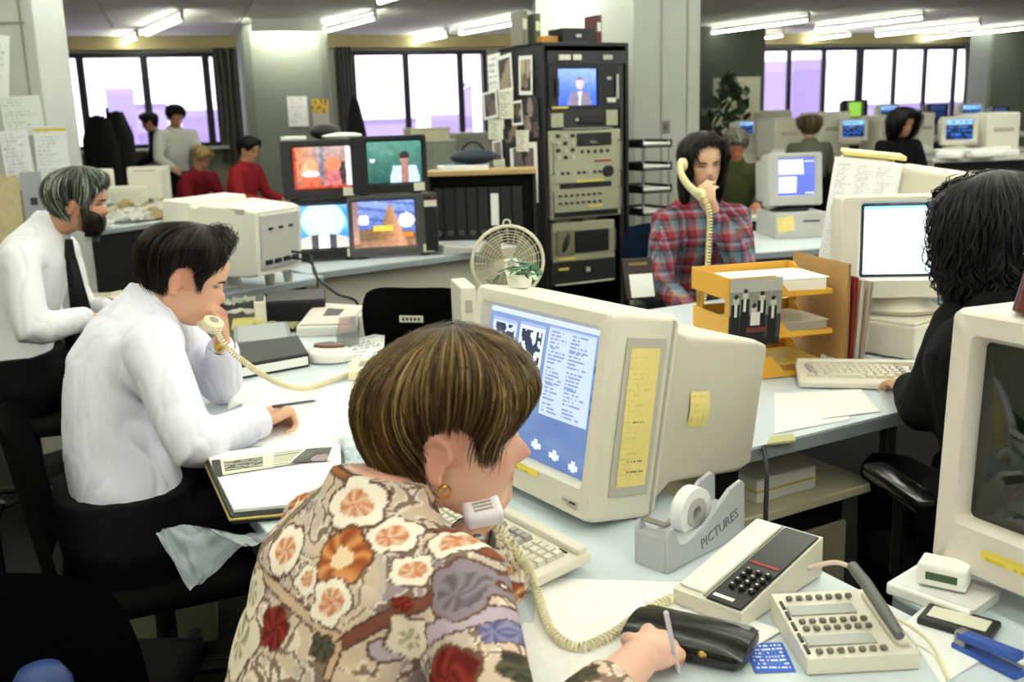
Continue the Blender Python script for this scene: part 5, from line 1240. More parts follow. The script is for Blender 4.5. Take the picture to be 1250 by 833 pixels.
pwn = figure('dark-haired woman in a red plaid shirt telephoning behind the amber trays', (pelvis.x, pelvis.y, 0), Wm, '#e0b598', c7, chest, waist, pelvis, r_, f_, [(shR, elR, wrR), (shL, elL, wrL)], kn, ft, plaid, '#15171d', vox=.007, w=1.0, dp=1.05, topname='plaid_shirt', hands=[hLk], cre=(.006, 8., 8.), slr=1.08, lip='#8a4a42', topvox=.0065)
face_extras(pwn, Wm, '#1a1210')
WE_ = tfn(gtab((0, .1), (.45, .094), (.75, .07), (.95, .02), (1.1, -.05), (1.5, -.15), (2.2, -.21), (3.15, -.22)))
hair(pwn, Wm, 1800, lambda t: .134, WE_, lambda t, f: .008+.018*math.sin(math.pi*min(1, f*.7+.15)), .0045, cyc('#17110f', '#0d0a09', '#241b16', '#0a0808', '#33271d'), '#0c0908', 14, zfl=-.02, lift=.006, wave=.004)
obj('white_undershirt', MB().sheet(lambda u, v: c7+f_*(.1+.02*math.sin(u*3.1))+r_*((u-.5)*.09*(1-.6*v))+V((0, 0, -.05-.16*v)), 8, 8, .006), mat('pale_lilac_top', '#c9c2d2', .8), pwn, world=True, smooth=True)
handset("pale yellow handset at the plaid-shirted woman's ear", PD(834, 200, 4.16), PD(858, 238, 4.06), V((-.6, -.6, -.3)), mat('pale_yellow_plastic', '#e3d7a6', .4), 1.0)
cordcoil('pale cord hanging from the handset of the plaid-shirted woman', [PD(860, 242, 4.05), PD(866, 262, 4.02), PD(865, 300, 4.0), PD(862, 345, 3.98), PD(858, 368, 3.96)], .009, .004, .013, mat('pale_yellow_plastic', '#e3d7a6', .4))
# ================================================================ black-haired woman in black
Km = hm(PD(1222, 297, 2.3), 97, 8, 0); c7 = PD(1226, 372, 2.22); r_, f_ = rgt(97), fdir(97)
chest = c7+V((.0, -.04, -.17)); waist = c7+V((.01, -.08, -.33)); pelvis = V((c7.x+.01, c7.y-.1, .54))
shL = PD(1172, 402, 2.3); elL = PD(1132, 500, 2.3); wrL = PZ(1113, 476, .765); shR = c7+r_*.18+V((0, 0, -.06)); elR = shR+V((.06, .1, -.22)); wrR = elR+V((-.08, .24, .03))
kn, ft = seated_legs(pelvis, 97, .1, .4)
hLk = dict(wr=wrL, d=PZ(1082, 452, .765)-wrL, n=V((0, 0, -1)), side=V((.9, .2, 0)), curls=CU(.35, .35, .2), spread=.08); hRk = dict(wr=wrR, d=V((-.1, 1, -.1)), n=V((0, 0, -1)), side=V((-.9, 0, 0)), curls=CU(.3, .3, .2))
kw = figure('woman with bushy black hair in black seen from behind, typing at the corner desk', (pelvis.x, pelvis.y, 0), Km, '#c99a7c', c7, chest, waist, pelvis, r_, f_, [(shR, elR, wrR), (shL, elL, wrL)], kn, ft, '#0a0a0c', '#0a0a0c', vox=.007, topname='black_sweater', hands=[hLk, hRk], cre=(.007, 7., 2.), slr=1.15)
KE = tfn(gtab((0, .06), (.6, .04), (.9, -.06), (1.3, -.14), (2.0, -.16), (3.15, -.17)))
hair(kw, Km, 3000, lambda t: .134, KE, lambda t, f: .02+.04*math.sin(math.pi*min(1, f*.75+.15)), .0026, cyc('#0b0a0c', '#060507', '#15131a', '#1d1a20', '#090809'), '#060506', 21, zfl=-.02, lift=.016, wave=.012, seg=14, freq=30.)
obj('ring', MB().torus(.009, .002, M.Translation(wrL+(PZ(1082, 452, .765)-wrL).normalized()*.1), 16, 6), mat('gold', '#d9b25a', .25, 1.), kw, world=True)
# ================================================================ SMALL THINGS
DZ = .7205
def pt(x, y, z=DZ): return PZ(x, y, z)
def frame3(o, xdir, z=None):
    a = math.degrees(math.atan2(xdir.y, xdir.x)); return M.Translation(o) @ rz(a)
def paper(label, quadpx, fn=None, z=DZ+.001, res=(20, 26), name='paper_sheet', cat='paper', curl=.0, n=6, group=None, mt=None):
    """a sheet lying on a surface, its four corners given by pixels on that surface (near-left, near-right, far-right, far-left)"""
    P = [pt(x, y, z) for x, y in quadpx]; bm = bmesh.new(); cl = bm.loops.layers.float_color.new('Col'); nx, ny = res; c0 = sum(P, V())/4
    def at_(u, v): return (P[0].lerp(P[1], u)).lerp(P[3].lerp(P[2], u), v)-c0+V((0, 0, curl*(abs(2*u-1)**3+abs(2*v-1)**3)+.0006*math.sin(u*5+v*4)))
    g = [[bm.verts.new(at_(i/nx, j/ny)) for i in range(nx+1)] for j in range(ny+1)]
    for j in range(ny):
        for i in range(nx):
            f = bm.faces.new((g[j][i], g[j][i+1], g[j+1][i+1], g[j+1][i])); c = (*lin(fn((i+.5)/nx, (j+.5)/ny) if fn else (.95, .95, .93)), 1)
            for l in f.loops: l[cl] = c
    me = bpy.data.meshes.new(name); bm.to_mesh(me); bm.free()
    o = obj(name, me, m_print, m=M.Translation(c0)); return tag(o, label, cat, group)
# ---------------------------------------------------------------- keyboard builder
m_key = mat('cream_keycap', '#d6d0bd', .5); m_keyd = mat('grey_keycap', '#a9a499', .5)
kmesh = {}
def keyboard(label, m, w=.46, d=.17, body=None, rows=5, tilt=6):
    o = thing('computer_keyboard', label, 'keyboard', m=m @ rx(tilt))
    obj('case', MB().prism([(-w/2, -d/2), (w/2, -d/2), (w/2, d/2), (-w/2, d/2)], .004, .022, bev=.005, seg=2), body or m_cream, o)
    obj('rear_ridge', MB().box((0, d/2-.013, .026), (w*.98, .022, .016), bev=.005, seg=2), body or m_cream, o)
    def key(x, y, kw, mt):
        k = (round(kw, 4), mt.name)
        if k not in kmesh:
            b = MB(); hw, hd = kw/2, .0078; b.loft([[(-hw, -hd, 0), (hw, -hd, 0), (hw, hd, 0), (-hw, hd, 0)], [(-hw*.78, -hd*.75, .009), (hw*.78, -hd*.75, .009), (hw*.78, hd*.8, .0095), (-hw*.78, hd*.8, .0095)]])
            ob = obj('key', b, mt, o); kmesh[k] = ob.data
        else:
            ob = bpy.data.objects.new('key', kmesh[k]); COL.objects.link(ob); ob.parent = o
        ob.matrix_basis = T(x, y, .0215)
    p = .0183; x0 = -w/2+.022
    for rw in range(rows):
        y = d/2-.046-rw*.0188; off = (0, .004, .008, .012, .004)[rw]
        if rw == rows-1:
            x = x0
            for kw in (.025, .025, .1, .025, .025, .025): key(x+kw/2, y, kw-.002, m_key); x += kw+.001
        else:
            for i in range(14): key(x0+off+p*i+p/2, y, p-.0015, m_keyd if (i in (0, 13) or rw == 0 and i > 12) else m_key)
        for i in range(3):
            if rw not in (2,): key(x0+.285+p*i, y, p-.0015, m_keyd)
        for i in range(4): key(x0+.352+p*i, y, p-.0015, m_key)
    obj('status_lamp', MB().box((w*.42, d/2-.03, .0225), (.02, .004, .002)), m_dark, o)
    for s in (-1, 1): obj('foot', MB().cyl((s*w*.4, d/2-.02, -.008), (s*w*.4, d/2-.02, .006), .008, n=8), m_cream, o)
    return o
kr = pt(727, 682, .745); kn_ = pt(613, 729, .735); km = (kr+kn_)/2; kyaw = -55; kx = V((math.cos(math.radians(kyaw)), math.sin(math.radians(kyaw)), 0))
kc = km-kx*.23; keyboard('cream keyboard lying between floral-bloused woman and large monitor', T(kc.x, kc.y, .727) @ rz(kyaw), .46, .175)
# ---------------------------------------------------------------- tape dispenser
t0_, t1_ = pt(815, 702), pt(908, 652); td = thing('tape_dispenser', 'grey tape dispenser with white roll and lettering on its side', 'tape dispenser', m=frame3(t0_, t1_-t0_) @ T(0, .035, 0))
TL = (t1_-t0_).length
prof = [(0, 0), (0, .06), (.006, .074), (.014, .076), (.02, .07), (.032, .045), (.05, .04), (.1, .052), (TL-.045, .098), (TL-.012, .104), (TL, .096), (TL+.004, 0)]
m_disp = mat('grey_dispenser_plastic', '#b4b7bb', .4, bump=.03, bs=400)
for s in (-1, 1): obj('side_wall', MB().prism(prof, s*.031-.004, s*.031+.004, rx(90), bev=.002, seg=1), m_disp, td)
obj('core_body', MB().prism([(0, 0), (0, .058), (.02, .062), (.032, .04), (.1, .042), (TL-.03, .05), (TL, .05), (TL, 0)], -.028, .028, rx(90)), m_disp, td)
rl = T(TL*.5, 0, .068) @ rx(90); obj('tape_roll', MB().lathe([(.026, -.012), (.043, -.012), (.043, .012), (.026, .012), (.026, -.012)], 32, rl), mat('white_tape', '#efefee', .35), td, smooth=True)
obj('roll_hub', MB().lathe([(.012, -.014), (.026, -.014), (.026, .014), (.012, .014), (.012, -.014)], 24, rl), m_grey, td, smooth=True)
obj('cutter', MB().box((.012, 0, .078), (.014, .05, .003)), m_chrome, td)
obj('base_pad', MB().box((TL/2, 0, .002), (TL*.96, .055, .004)), m_black, td)
text('lettering', 'PICTURES', .026, mat('blue_grey_ink', '#6d747c', .6), td, T(TL*.66, -.0355, .034) @ ry(-14) @ rx(90))
# ---------------------------------------------------------------- answering telephone: cream wedge with black panel
n0, n1 = pt(822, 738), pt(905, 770); nx_ = (n1-n0); ph = thing('desk_telephone', 'cream wedge telephone with black keypad panel beside tape dispenser', 'telephone', m=frame3(n0, nx_))
PWd = nx_.length; PDp = .235
def wedge(x0, x1, y0, y1, zf, zb, lift=0.): return [[(x0, y0, lift), (x1, y0, lift), (x1, y0, zf), (x0, y0, zf)], [(x0, y1, lift), (x1, y1, lift), (x1, y1, zb), (x0, y1, zb)]]
obj('phone_body', MB().loft(wedge(0, PWd, 0, PDp, .026, .066, .003)), m_cream, ph)
sl_ = math.degrees(math.atan2(.04, PDp))
top = T(0, 0, .0265) @ rx(sl_)
pan = obj('keypad_panel', MB().box((PWd*.72, PDp*.5, .0015), (PWd*.5, PDp*.97, .004), bev=.001, seg=1), mat('black_phone_panel', '#111211', .3), ph, m=top)
obj('handset_cradle', MB().box((PWd*.22, PDp*.52, .0015), (PWd*.4, PDp*.94, .005), bev=.002, seg=1), mat('white_phone_shell', '#e4e2da', .35), ph, m=top)
obj('seam', MB().box((PWd*.44, PDp*.5, .004), (.003, PDp*.96, .003)), m_beige_d, ph, m=top)
for i in range(4):
    for j in range(3): obj('keypad_key', MB().box((0, 0, 0), (.0095, .0085, .006), bev=.0015, seg=1), m_dark, pan, m=T(PWd*.62+.0165*j, PDp*.2+.0155*i, .006))
obj('red_strip', MB().box((PWd*.72, PDp*.5, .0038), (PWd*.42, .006, .001)), m_red, pan)
obj('white_logo', MB().box((PWd*.66, PDp*.07, .0038), (.035, .007, .001), bev=.0003, seg=1), m_white, pan)
for i in range(12):
    pass
for i in range(4):
    for j in range(3): obj('key_legend', MB().box((0, 0, 0), (.004, .0025, .0006)), m_tape, pan, m=T(PWd*.62+.0165*j, PDp*.2+.0155*i, .0094))
cable('cream and red cable curving from the wedge telephone behind the key telephone', [LM[ph.name] @ V((PWd, PDp*.8, .03)), pt(1020, 687, .76), pt(1045, 697, .75), pt(1060, 713, .735), pt(1066, 722, .728)], .004, mat('cream_red_flex', '#d9c2b0', .5))
# ---------------------------------------------------------------- key telephone with rows of buttons
q0, q1, q2 = pt(985, 826), pt(1122, 818), pt(962, 757); kx_ = (q1-q0); kp_ = thing('key_telephone', 'cream switchboard telephone with rows of grey buttons and dark handset bar', 'telephone', m=frame3(q0, kx_))
KW = kx_.length; KD = .155
obj('phone_body', MB().loft(wedge(0, KW, 0, KD, .024, .04, .002)), m_cream, kp_)
tk = T(0, 0, .0245) @ rx(math.degrees(math.atan2(.016, KD)))
def kbut(x, y): return obj('line_button', MB().box((0, 0, 0), (.009, .0075, .006), bev=.0015, seg=1), mat('olive_grey_button', '#6c6a5c', .5), kp_, m=tk @ T(x, y, .003))
for y in (.012, .063, .080, .137):
    for i in range(7): kbut(.02+.0158*i*KW/.165, y)
for y in (.037, .108): obj('name_strip', MB().box((KW*.38, y, .001), (KW*.62, .022, .003)), mat('grey_name_strip', '#a8aaa2', .4), kp_, m=tk)
for i in range(5): obj('side_switch', MB().box((.006, .02+.026*i, .001), (.004, .018, .003)), m_dark, kp_, m=tk)
obj('handset_bar', MB().tube([(KW*.80, .0, .028), (KW*.79, KD*.3, .034), (KW*.78, KD*.7, .04), (KW*.77, KD*1.0, .04)], [.007, .009, .009, .008], 10), mat('grey_green_bar', '#5f625a', .4), kp_, m=tk, smooth=True)
obj('cradle', MB().box((KW*.9, KD*.5, .004), (KW*.13, KD*.8, .01), bev=.003, seg=1), m_cream, kp_, m=tk)
cable('thin cream cable leaving the key telephone towards the side desk', [LM[kp_.name] @ V((KW*.98, KD*.7, .03)), pt(1125, 775, .74), pt(1145, 800, .728), pt(1158, 830, .726)], .0025, m_skin_cord)
# ---------------------------------------------------------------- papers, purse, card on the foreground desk
paper('large white sheet on the desk under the coiled cord', [(650, 800), (800, 790), (830, 712), (655, 705)], curl=.0005)
paper('white notes sheet beside the wedge telephone and purse', [(735, 770), (905, 800), (955, 770), (800, 715)], textfn(12, 8, 1, '#f4f4f2', '#d5d5da', dens=.25), z=DZ+.0022)
paper('white sheet under the writing hand at the front of the desk', [(600, 835), (760, 835), (790, 770), (640, 760)], z=DZ+.0034)
def bluecard(u, v):
    c = hx('#2f5fd0')
    if .06 < u < .94 and .08 < v < .92:
        if int(v*16) % 2 == 0 and hsh(u*26, v*16, 3) > .35: c = hx('#dfe8ff')
        if .35 < u < .75 and .25 < v < .75 and not (.42 < u < .68 and .33 < v < .66): c = hx('#3f6fe0')
    return c
paper('blue and white printed card between purse and key telephone', [(922, 822), (972, 820), (955, 785), (908, 786)], bluecard, res=(26, 16), name='printed_card', cat='card')
# clutch purse
p0, p1 = pt(775, 785), pt(905, 815); pu = thing('clutch_purse', 'shiny black leather clutch purse with small gold clasp', 'purse', m=frame3((p0+p1)/2, p1-p0) @ T(0, .02, 0))
m_leather = mat('glossy_black_leather', '#0b0a0a', .22, bump=.08, bs=120, coat=.3)
obj('purse_body', shell(MB(), [(-.045, .15, .012, .005, 0, .012), (-.035, .17, .03, .012, 0, .017), (0, .175, .036, .015, 0, .02), (.035, .172, .032, .014, 0, .018), (.045, .15, .014, .006, 0, .014)]), m_leather, pu, smooth=True)
obj('flap', MB().sheet(lambda u, v: ((u-.5)*.172, -.05+.095*v, .017+.0235*math.sin(math.pi*(.12+.8*v))**.6-.004*abs(2*u-1)**4), 14, 10, .003), m_leather, pu, smooth=True)
obj('clasp', MB().sph((.03, -.046, .022), (.007, .004, .006), n=10), mat('gold', '#d9b25a', .25, 1.), pu)
obj('stitching', MB().tube([(-.08, -.049, .019), (.08, -.049, .019)], .0008, 5), m_dark, pu)
pe = thing('pencil', 'pale pencil held upright in the writing hand over the purse', 'pencil', m=M.Translation(PD(822, 792, 1.3)))
pt_ = (PD(815, 762, 1.27)-PD(826, 815, 1.33)); obj('shaft', MB().tube([-pt_*.6, pt_*.8], .0034, 7), mat('pale_lilac_pencil', '#cfc6cf', .4), pe); obj('tip', MB().tube([-pt_*.6, -pt_*.8], [.0042, .0008], 7), m_tan, pe)
# her handset and its coiled cord
mo_ = PD(590, 626, 1.325); ea_ = Fm @ V((-.1, .01, .0))
handset("white-lilac handset under the chin of the floral-bloused woman", ea_, mo_, V((.2, -.5, -.8)), mat('lilac_white_plastic', '#e6dfe6', .4), 1.0, square=True)
cordcoil('cream coiled cord sagging from the floral-bloused woman\'s handset to the telephone', [PD(596, 632, 1.36), PD(612, 650, 1.37), PD(636, 680, 1.38), pt(652, 712, .745), pt(672, 768, .732), pt(705, 790, .73), pt(745, 776, .73), pt(790, 745, .73), pt(822, 730, .73)], .006, .0022, .0078)
# ---------------------------------------------------------------- things on the side desk under the right monitor
paper('white sheets sliding off the side desk beside the key telephone', [(1100, 765), (1150, 835), (1210, 800), (1150, 722)], z=DZ+.001)
boxthing('paper_stack', 'crooked stack of white papers in front of the cream monitor', 'papers', pt(1150, 730), (.13, .1, .02), m_white, -50, parts=[('top_sheet', (.006, .004, .0205), (.125, .095, .001), mat('grey_white_sheet', '#d9d9d6', .7))])
gb = boxthing('white_carton', 'small white carton with green print beside the cream monitor', 'carton', pt(1152, 712, .745), (.07, .045, .035), m_white, -35, parts=[('green_print', (0, -.0228, .017), (.045, .001, .012), mat('green_print', '#3d5a3c', .6))])
bn_ = thing('blue_stapler', 'blue stapler lying in front of the cream monitor on side desk', 'stapler', m=M.Translation(pt(1205, 808)) @ rz(-62) @ M.Diagonal((.7, .7, .7, 1)))
obj('base', MB().box((0, 0, .006), (.14, .032, .012), bev=.003), mat('blue_plastic', '#2a50a8', .35), bn_); obj('arm', MB().box((.005, 0, .035), (.13, .028, .018), bev=.005), mat('blue_plastic', '#2a50a8', .35), bn_, m=ry(-6)); obj('head', MB().box((-.055, 0, .024), (.025, .026, .03), bev=.004), m_chrome, bn_)
boxthing('grey_cassette', 'dark cassette case leaning by the blue stapler on side desk', 'cassette', pt(1170, 765), (.1, .06, .012), m_dark, -40, parts=[('label', (0, 0, .0125), (.08, .035, .001), m_tape)])
# ---------------------------------------------------------------- phone man's side of the desk
paper('large white page under the writing hand of the white-shirted man', [(285, 545), (445, 548), (455, 468), (300, 475)], textfn(4, 14, 1, '#f6f6f4', '#dcdce0', dens=.3))
paper('white sheet at the far side of the writing page', [(278, 500), (330, 480), (330, 462), (280, 470)], z=DZ+.002)
paper('loose white papers beside the brown-topped telephone base', [(425, 445), (468, 440), (470, 405), (430, 415)], textfn(9, 8), z=DZ+.003)
# zipped portfolio with page block and newspaper clippings
z0 = [pt(x, y) for x, y in ((282, 642), (425, 628), (420, 545), (248, 566))]; cz_ = sum(z0, V())/4
po = thing('zip_portfolio', 'black zip portfolio open at a thick white pad on the desk edge', 'portfolio', m=M.Translation(cz_))
L4 = [((p-cz_).x, (p-cz_).y) for p in z0]
obj('cover', MB().prism([(x*1.0, y*1.0) for x, y in L4], 0, .02, bev=.007, seg=3), mat('dark_green_leather', '#14160f', .35), po, smooth=True)
obj('page_block', MB().prism([(x*.94, y*.93) for x, y in L4], .018, .0265, bev=.001, seg=1), m_white, po)
zp = [V((x*1.005, y*1.005, .012)) for x, y in L4]; obj('zip', MB().tube([zp[3], zp[0], zp[1]], .003, 6), mat('brass_zip', '#b7a35a', .4, .7), po)
obj('zip_pull', MB().box((L4[3][0]+.005, L4[3][1]-.012, .018), (.008, .02, .004), bev=.001, seg=1), m_tape, po)
def newsp(u, v):
    c = hx('#d9d8c2')
    if .1 < u < .45 and .2 < v < .8: c = hx('#4d4f42') if noise.noise((u*16, v*16, 2.)) > -.1 else hx('#a5a692')
    elif .55 < u < .95 and int(v*18) % 2 == 0: c = hx('#8a8a78')
    elif u < .08: c = hx('#33352a')
    return c
paper('newspaper clipping with dark photo lying on the zip portfolio', [(262, 582), (390, 562), (395, 545), (258, 562)], newsp, z=DZ+.029, res=(40, 16), name='newspaper_clipping', cat='clipping')
paper('small dark clipping overlapping the newspaper on the portfolio', [(352, 565), (402, 562), (408, 546), (372, 548)], photofn(40, .05, .3), z=DZ+.031, res=(16, 10), name='photo_clipping', cat='clipping')
# clear bags
m_clear = MC.setdefault('clear_polythene', bpy.data.materials.new('clear_polythene')); m_clear.use_nodes = True
_b = m_clear.node_tree.nodes['Principled BSDF']; _b.inputs['Base Color'].default_value = (.78, .87, .95, 1); _b.inputs['Roughness'].default_value = .18; _b.inputs['Alpha'].default_value = .42; _b.inputs['Specular IOR Level'].default_value = .9
def bag(label, rows, name='plastic_bag', seed=0, rough=.012):
    """crumpled clear sheet through rows of points"""
    c0 = rows[0][0].copy(); nr, nc = len(rows)-1, len(rows[0])-1
    def fn(u, v):
        a = min(nr-1e-6, v*nr); i = int(a); f = a-i; b = min(nc-1e-6, u*nc); j = int(b); g = b-j
        p = rows[i][j].lerp(rows[i][j+1], g).lerp(rows[i+1][j].lerp(rows[i+1][j+1], g), f)-c0
        k = noise.noise(V((u*6+seed, v*7, 1)))*rough+abs(noise.noise(V((u*13, v*13+seed, 4))))*rough*.8
        return p+V((.3, -.5, .8))*k
    o = obj(name, MB().sheet(fn, 34, 34), m_clear, smooth=True, angle=180, m=M.Translation(c0)); return tag(o, label, 'bag')
bag('clear plastic bag hanging over the desk edge below the portfolio', [[PZ(300, 668, .735), PZ(345, 660, .74), PZ(345, 645, .745)], [PD(236, 640, 2.0), PD(282, 655, 1.96), PD(318, 650, 1.95)], [PD(205, 645, 1.98), PD(250, 700, 1.93), PD(290, 672, 1.93)], [PD(190, 652, 1.98), PD(232, 722, 1.92), PD(262, 700, 1.91)]], seed=2)
bag('thin crumpled clear bag lying between writing page and floral-bloused woman', [[PZ(405, 560, .724), PZ(440, 562, .73), PZ(470, 560, .724)], [PZ(402, 535, .75), PZ(430, 530, .77), PZ(460, 535, .74)], [PZ(420, 505, .73), PZ(445, 500, .74), PZ(470, 500, .725)]], seed=5)
# ring binder with grey case (black box) under the man's forearm
def slab(name, label, cat, quadpx, h, mt, z=DZ, bev=.004, extra=()):
    Q = [pt(x, y, z) for x, y in quadpx]; c = sum(Q, V())/4; o = thing(name, label, cat, m=M.Translation(c)); L = [((p-c).x, (p-c).y) for p in Q]
    obj('body', MB().prism(L, 0, h, bev=bev, seg=2), mt, o)
    for nm, k, z0, z1, m2, off in extra: obj(nm, MB().prism([(x*k+off[0], y*k+off[1]) for x, y in L], z0, z1, bev=.0008, seg=1), m2, o)
    return o
slab('lever_file', 'black lever file lying flat near the white-shirted man\'s elbow', 'file', [(285, 465), (378, 448), (365, 425), (285, 437)], .045, mat('black_file_board', '#121313', .5), extra=[('paper_edge', .93, .008, .034, m_white, (.008, -.01))])
slab('grey_case', 'grey plastic case lying open behind the black lever file', 'case', [(286, 432), (358, 425), (352, 402), (286, 408)], .03, mat('grey_case_plastic', '#7f8384', .35), extra=[('lid_inset', .85, .03, .033, mat('grey_inset', '#9ea3a5', .3), (0, 0))])
tb = thing('round_telephone', 'rounded white desk telephone with brown top on the long desk', 'telephone', m=M.Translation(pt(402, 440)) @ rz(-15))
obj('base_body', MB().lathe([(.07, 0), (.083, .006), (.083, .022), (.07, .036), (.04, .042)], 28, M.Diagonal((1, .8, 1, 1))), mat('white_phone_shell', '#e4e2da', .35), tb, smooth=True)
obj('brown_top', MB().lathe([(.055, .036), (.05, .05), (.02, .054)], 24, T(-.005, .018, 0) @ M.Diagonal((1, .6, 1, 1))), mat('brown_plastic', '#6b4a38', .4), tb, smooth=True)
obj('dial_mark', MB().box((-.002, .02, .054), (.02, .012, .004)), mat('teal_mark', '#5b7f7a', .5), tb)
slab('flat_telephone', 'flat cream telephone where the coiled cord ends on the desk', 'telephone', [(425, 466), (465, 462), (468, 446), (430, 450)], .03, m_skin_cord, extra=[('display', .4, .03, .032, mat('grey_display', '#8e8b7c', .3), (0, 0))])
slab('stationery_tray', 'low white tray with magazine behind the brown-topped telephone', 'tray', [(362, 412), (430, 410), (450, 385), (385, 380)], .035, mat('white_tray_plastic', '#dad9d2', .4), extra=[('magazine', .9, .035, .042, mat('pale_magazine', '#cfc7bd', .5), (0, 0)), ('dark_strip', .3, .042, .044, m_dark, (0, .02))])
slab('acrylic_block', 'clear acrylic pen pot beside the stationery tray', 'pen pot', [(412, 428), (438, 422), (440, 405), (415, 408)], .06, mat('smoky_acrylic', '#8d938f', .1, alpha=.6))
slab('dark_box', 'long black box at the foot of the cables behind the trays', 'box', [(325, 392), (398, 388), (398, 374), (328, 377)], .07, m_black, extra=[('lid', .97, .07, .075, m_dark, (0, 0))])
slab('cream_pot', 'small white beaker standing left of the long black box', 'beaker', [(312, 398), (326, 397), (326, 388), (313, 389)], .09, m_cream, extra=[('rim', .8, .09, .092, m_dark, (0, 0))])
slab('yellow_cable_reel', 'coil of yellow-green flex by the white-shirted man\'s face', 'flex', [(282, 408), (325, 404), (322, 392), (284, 395)], .02, mat('yellow_green_flex', '#b6ab52', .5), bev=.008)
for i, (x, y, a, c_, lab) in enumerate(((300, 385, 20, '#d7d6cc', 'crumpled white paper by the yellow flex coil'), (292, 372, 60, '#c5c7b8', 'folded paper on the cluttered end of the long desk'), (340, 402, -10, '#b9b98f', 'olive folded leaflet beside grey case'))):
    q = pt(x, y, .725); o = obj('crumpled_paper', MB().sheet(lambda u, v: ((u-.5)*.16, (v-.5)*.1, .03*abs(noise.noise(V((u*4+i*3, v*4, 0))))+.012), 10, 8, .001), mat('crumple_'+c_[1:], c_, .8), m=M.Translation(q) @ rz(a)); tag(o, lab, 'paper')
# ---------------------------------------------------------------- things on the bearded man's desk
for i, (x, y, wd, dp, a, z, lab) in enumerate(((150, 372, .3, .22, 20, .722, 'white sheets before the bearded man'), (165, 362, .22, .16, 35, .726, 'rumpled papers beside the bearded man\'s hands'), (140, 362, .25, .18, 5, .724, 'cream papers near the dark screen behind the bearded man\'s hands'))):
    q = pt(x, y, z); o = obj('paper_sheet', MB().sheet(lambda u, v: ((u-.5)*wd, (v-.5)*dp, .004+.02*abs(noise.noise(V((u*3+i, v*3, 2))))), 10, 8, .0008), m_white if i < 2 else mat('cream_sheet', '#e2dcc4', .8), m=M.Translation(q) @ rz(a)); tag(o, lab, 'paper')
for i, (x, y) in enumerate(((330, 348), (352, 343))):
    q = pt(x, y, .722); o = thing('glass_beaker', 'small clear beaker under the back of the white monitor', 'beaker', m=M.Translation(q), group='beakers under the white monitor'); obj('glass', MB().lathe([(.02, 0), (.026, .05), (.024, .05), (.018, .004)], 16), mat('cloudy_glass', '#cfd0c8', .1, alpha=.7), o, smooth=True); obj('content', MB().cyl((0, 0, .004), (0, 0, .02), .018, n=12), m_cream, o)
# ---------------------------------------------------------------- amber letter trays and folders on the corner desk
a0, a1 = PZ(858, 458, .72), PZ(1000, 452, .72)
TRM = T(*(PZ(922, 462, DZ)+V((.03, .11, 0)))) @ rz(14)
def ptray(z, k, lab):
    m = TRM @ T(.008*(k % 2), -.006*k, z); o = thing('letter_tray', lab, 'letter tray', m=m)
    W_, D_, H_ = .31, .24, .062
    obj('floor_panel', MB().box((0, 0, .003), (W_, D_, .005)), m_yellow, o)
    obj('left_wall', MB().box((-W_/2, 0, H_/2), (.005, D_, H_)), m_yellow, o)
    obj('back_wall', MB().box((0, D_/2, H_/2), (W_, .005, H_)), m_yellow, o)
    obj('front_wall', MB().prism([(-W_/2, 0), (W_/2, 0), (W_/2, .012), (.02, .016), (-.02, H_), (-W_/2, H_)], -.0025, .0025, T(0, -D_/2, 0) @ rx(90)), m_yellow, o)
    obj('right_wall', MB().prism([(-D_/2, 0), (D_/2, 0), (D_/2, H_), (D_/2-.03, H_), (D_/2-.1, .014), (-D_/2, .012)], -.0025, .0025, T(W_/2, 0, 0) @ rz(90) @ rx(90)), m_yellow, o)
    for s in (-1, 1) if k < 2 else (): obj('riser', MB().box((s*(W_/2-.006), D_/2-.03, H_+.024), (.006, .04, .05)), m_yellow, o)
    for s in (-1, 1) if k < 2 else (): obj('riser', MB().box((-W_/2+.006, s*.09, H_+.024), (.006, .03, .05)), m_yellow, o)
    return m
TZ = (.003, .118, .233)
for k, (z, lab) in enumerate(zip(TZ, ('amber letter tray at the bottom of the stack beside cardboard files', 'amber letter tray in the middle of the stack, loose papers inside', 'amber letter tray at the top of the stack, photo hung on it'))):
    m = ptray(z, k, lab)
    boxthing('tray_papers', ('brown and yellow papers in the bottom amber tray', 'grey curled papers in the middle amber tray', 'white papers in the top amber tray')[k], 'papers', (0, 0, 0), (.27, .2, (.02, .025, .035)[k]), (mat('tan_papers', '#b8894a', .7), mat('grey_papers', '#b0aba0', .7), m_white)[k], m=m @ T(.02, .005, .007) @ rz(4-3*k), parts=[('top_sheet', (.012, -.006, (.021, .026, .036)[k]), (.26, .19, .0015), (m_ylab, mat('pale_paper', '#cbc8bd', .7), m_white)[k])])
def groupphoto(u, v):
    c = hx('#8b8880') if v > .45 else hx('#3a3836')
    if v > .8: c = hx('#b5b2a8')
    for x, h in ((.12, .72), (.3, .8), (.48, .58), (.62, .76), (.84, .68)):
        if abs(u-x) < .085 and v < h-.1: c = hx('#0d0d0f')
        if abs(u-x) < .025 and h-.28 < v < h-.1: c = hx('#d9d7d0')
        if (u-x)**2+((v-h+.04)*1.0)**2 < .0035: c = hx('#c4bcae')
        if (u-x)**2+((v-h-.015)*1.2)**2 < .0018: c = hx('#1a1816')
    if .42 < u < .6 and .3 < v < .5: c = hx('#d7d4cc')
    if .35 < u < .75 and .2 < v < .27: c = hx('#6d2f28')
    if v < .1: c = hx('#0c0c0e')
    return c
ptm = TRM @ T(-.085, -.145, .2) @ rz(-4) @ rx(5)
o = obj('group_photo', picture(.15, .19, 60, 66, groupphoto), m_print, m=ptm); tag(o, 'black and white group photo of men in suits hung on the amber trays', 'photo')
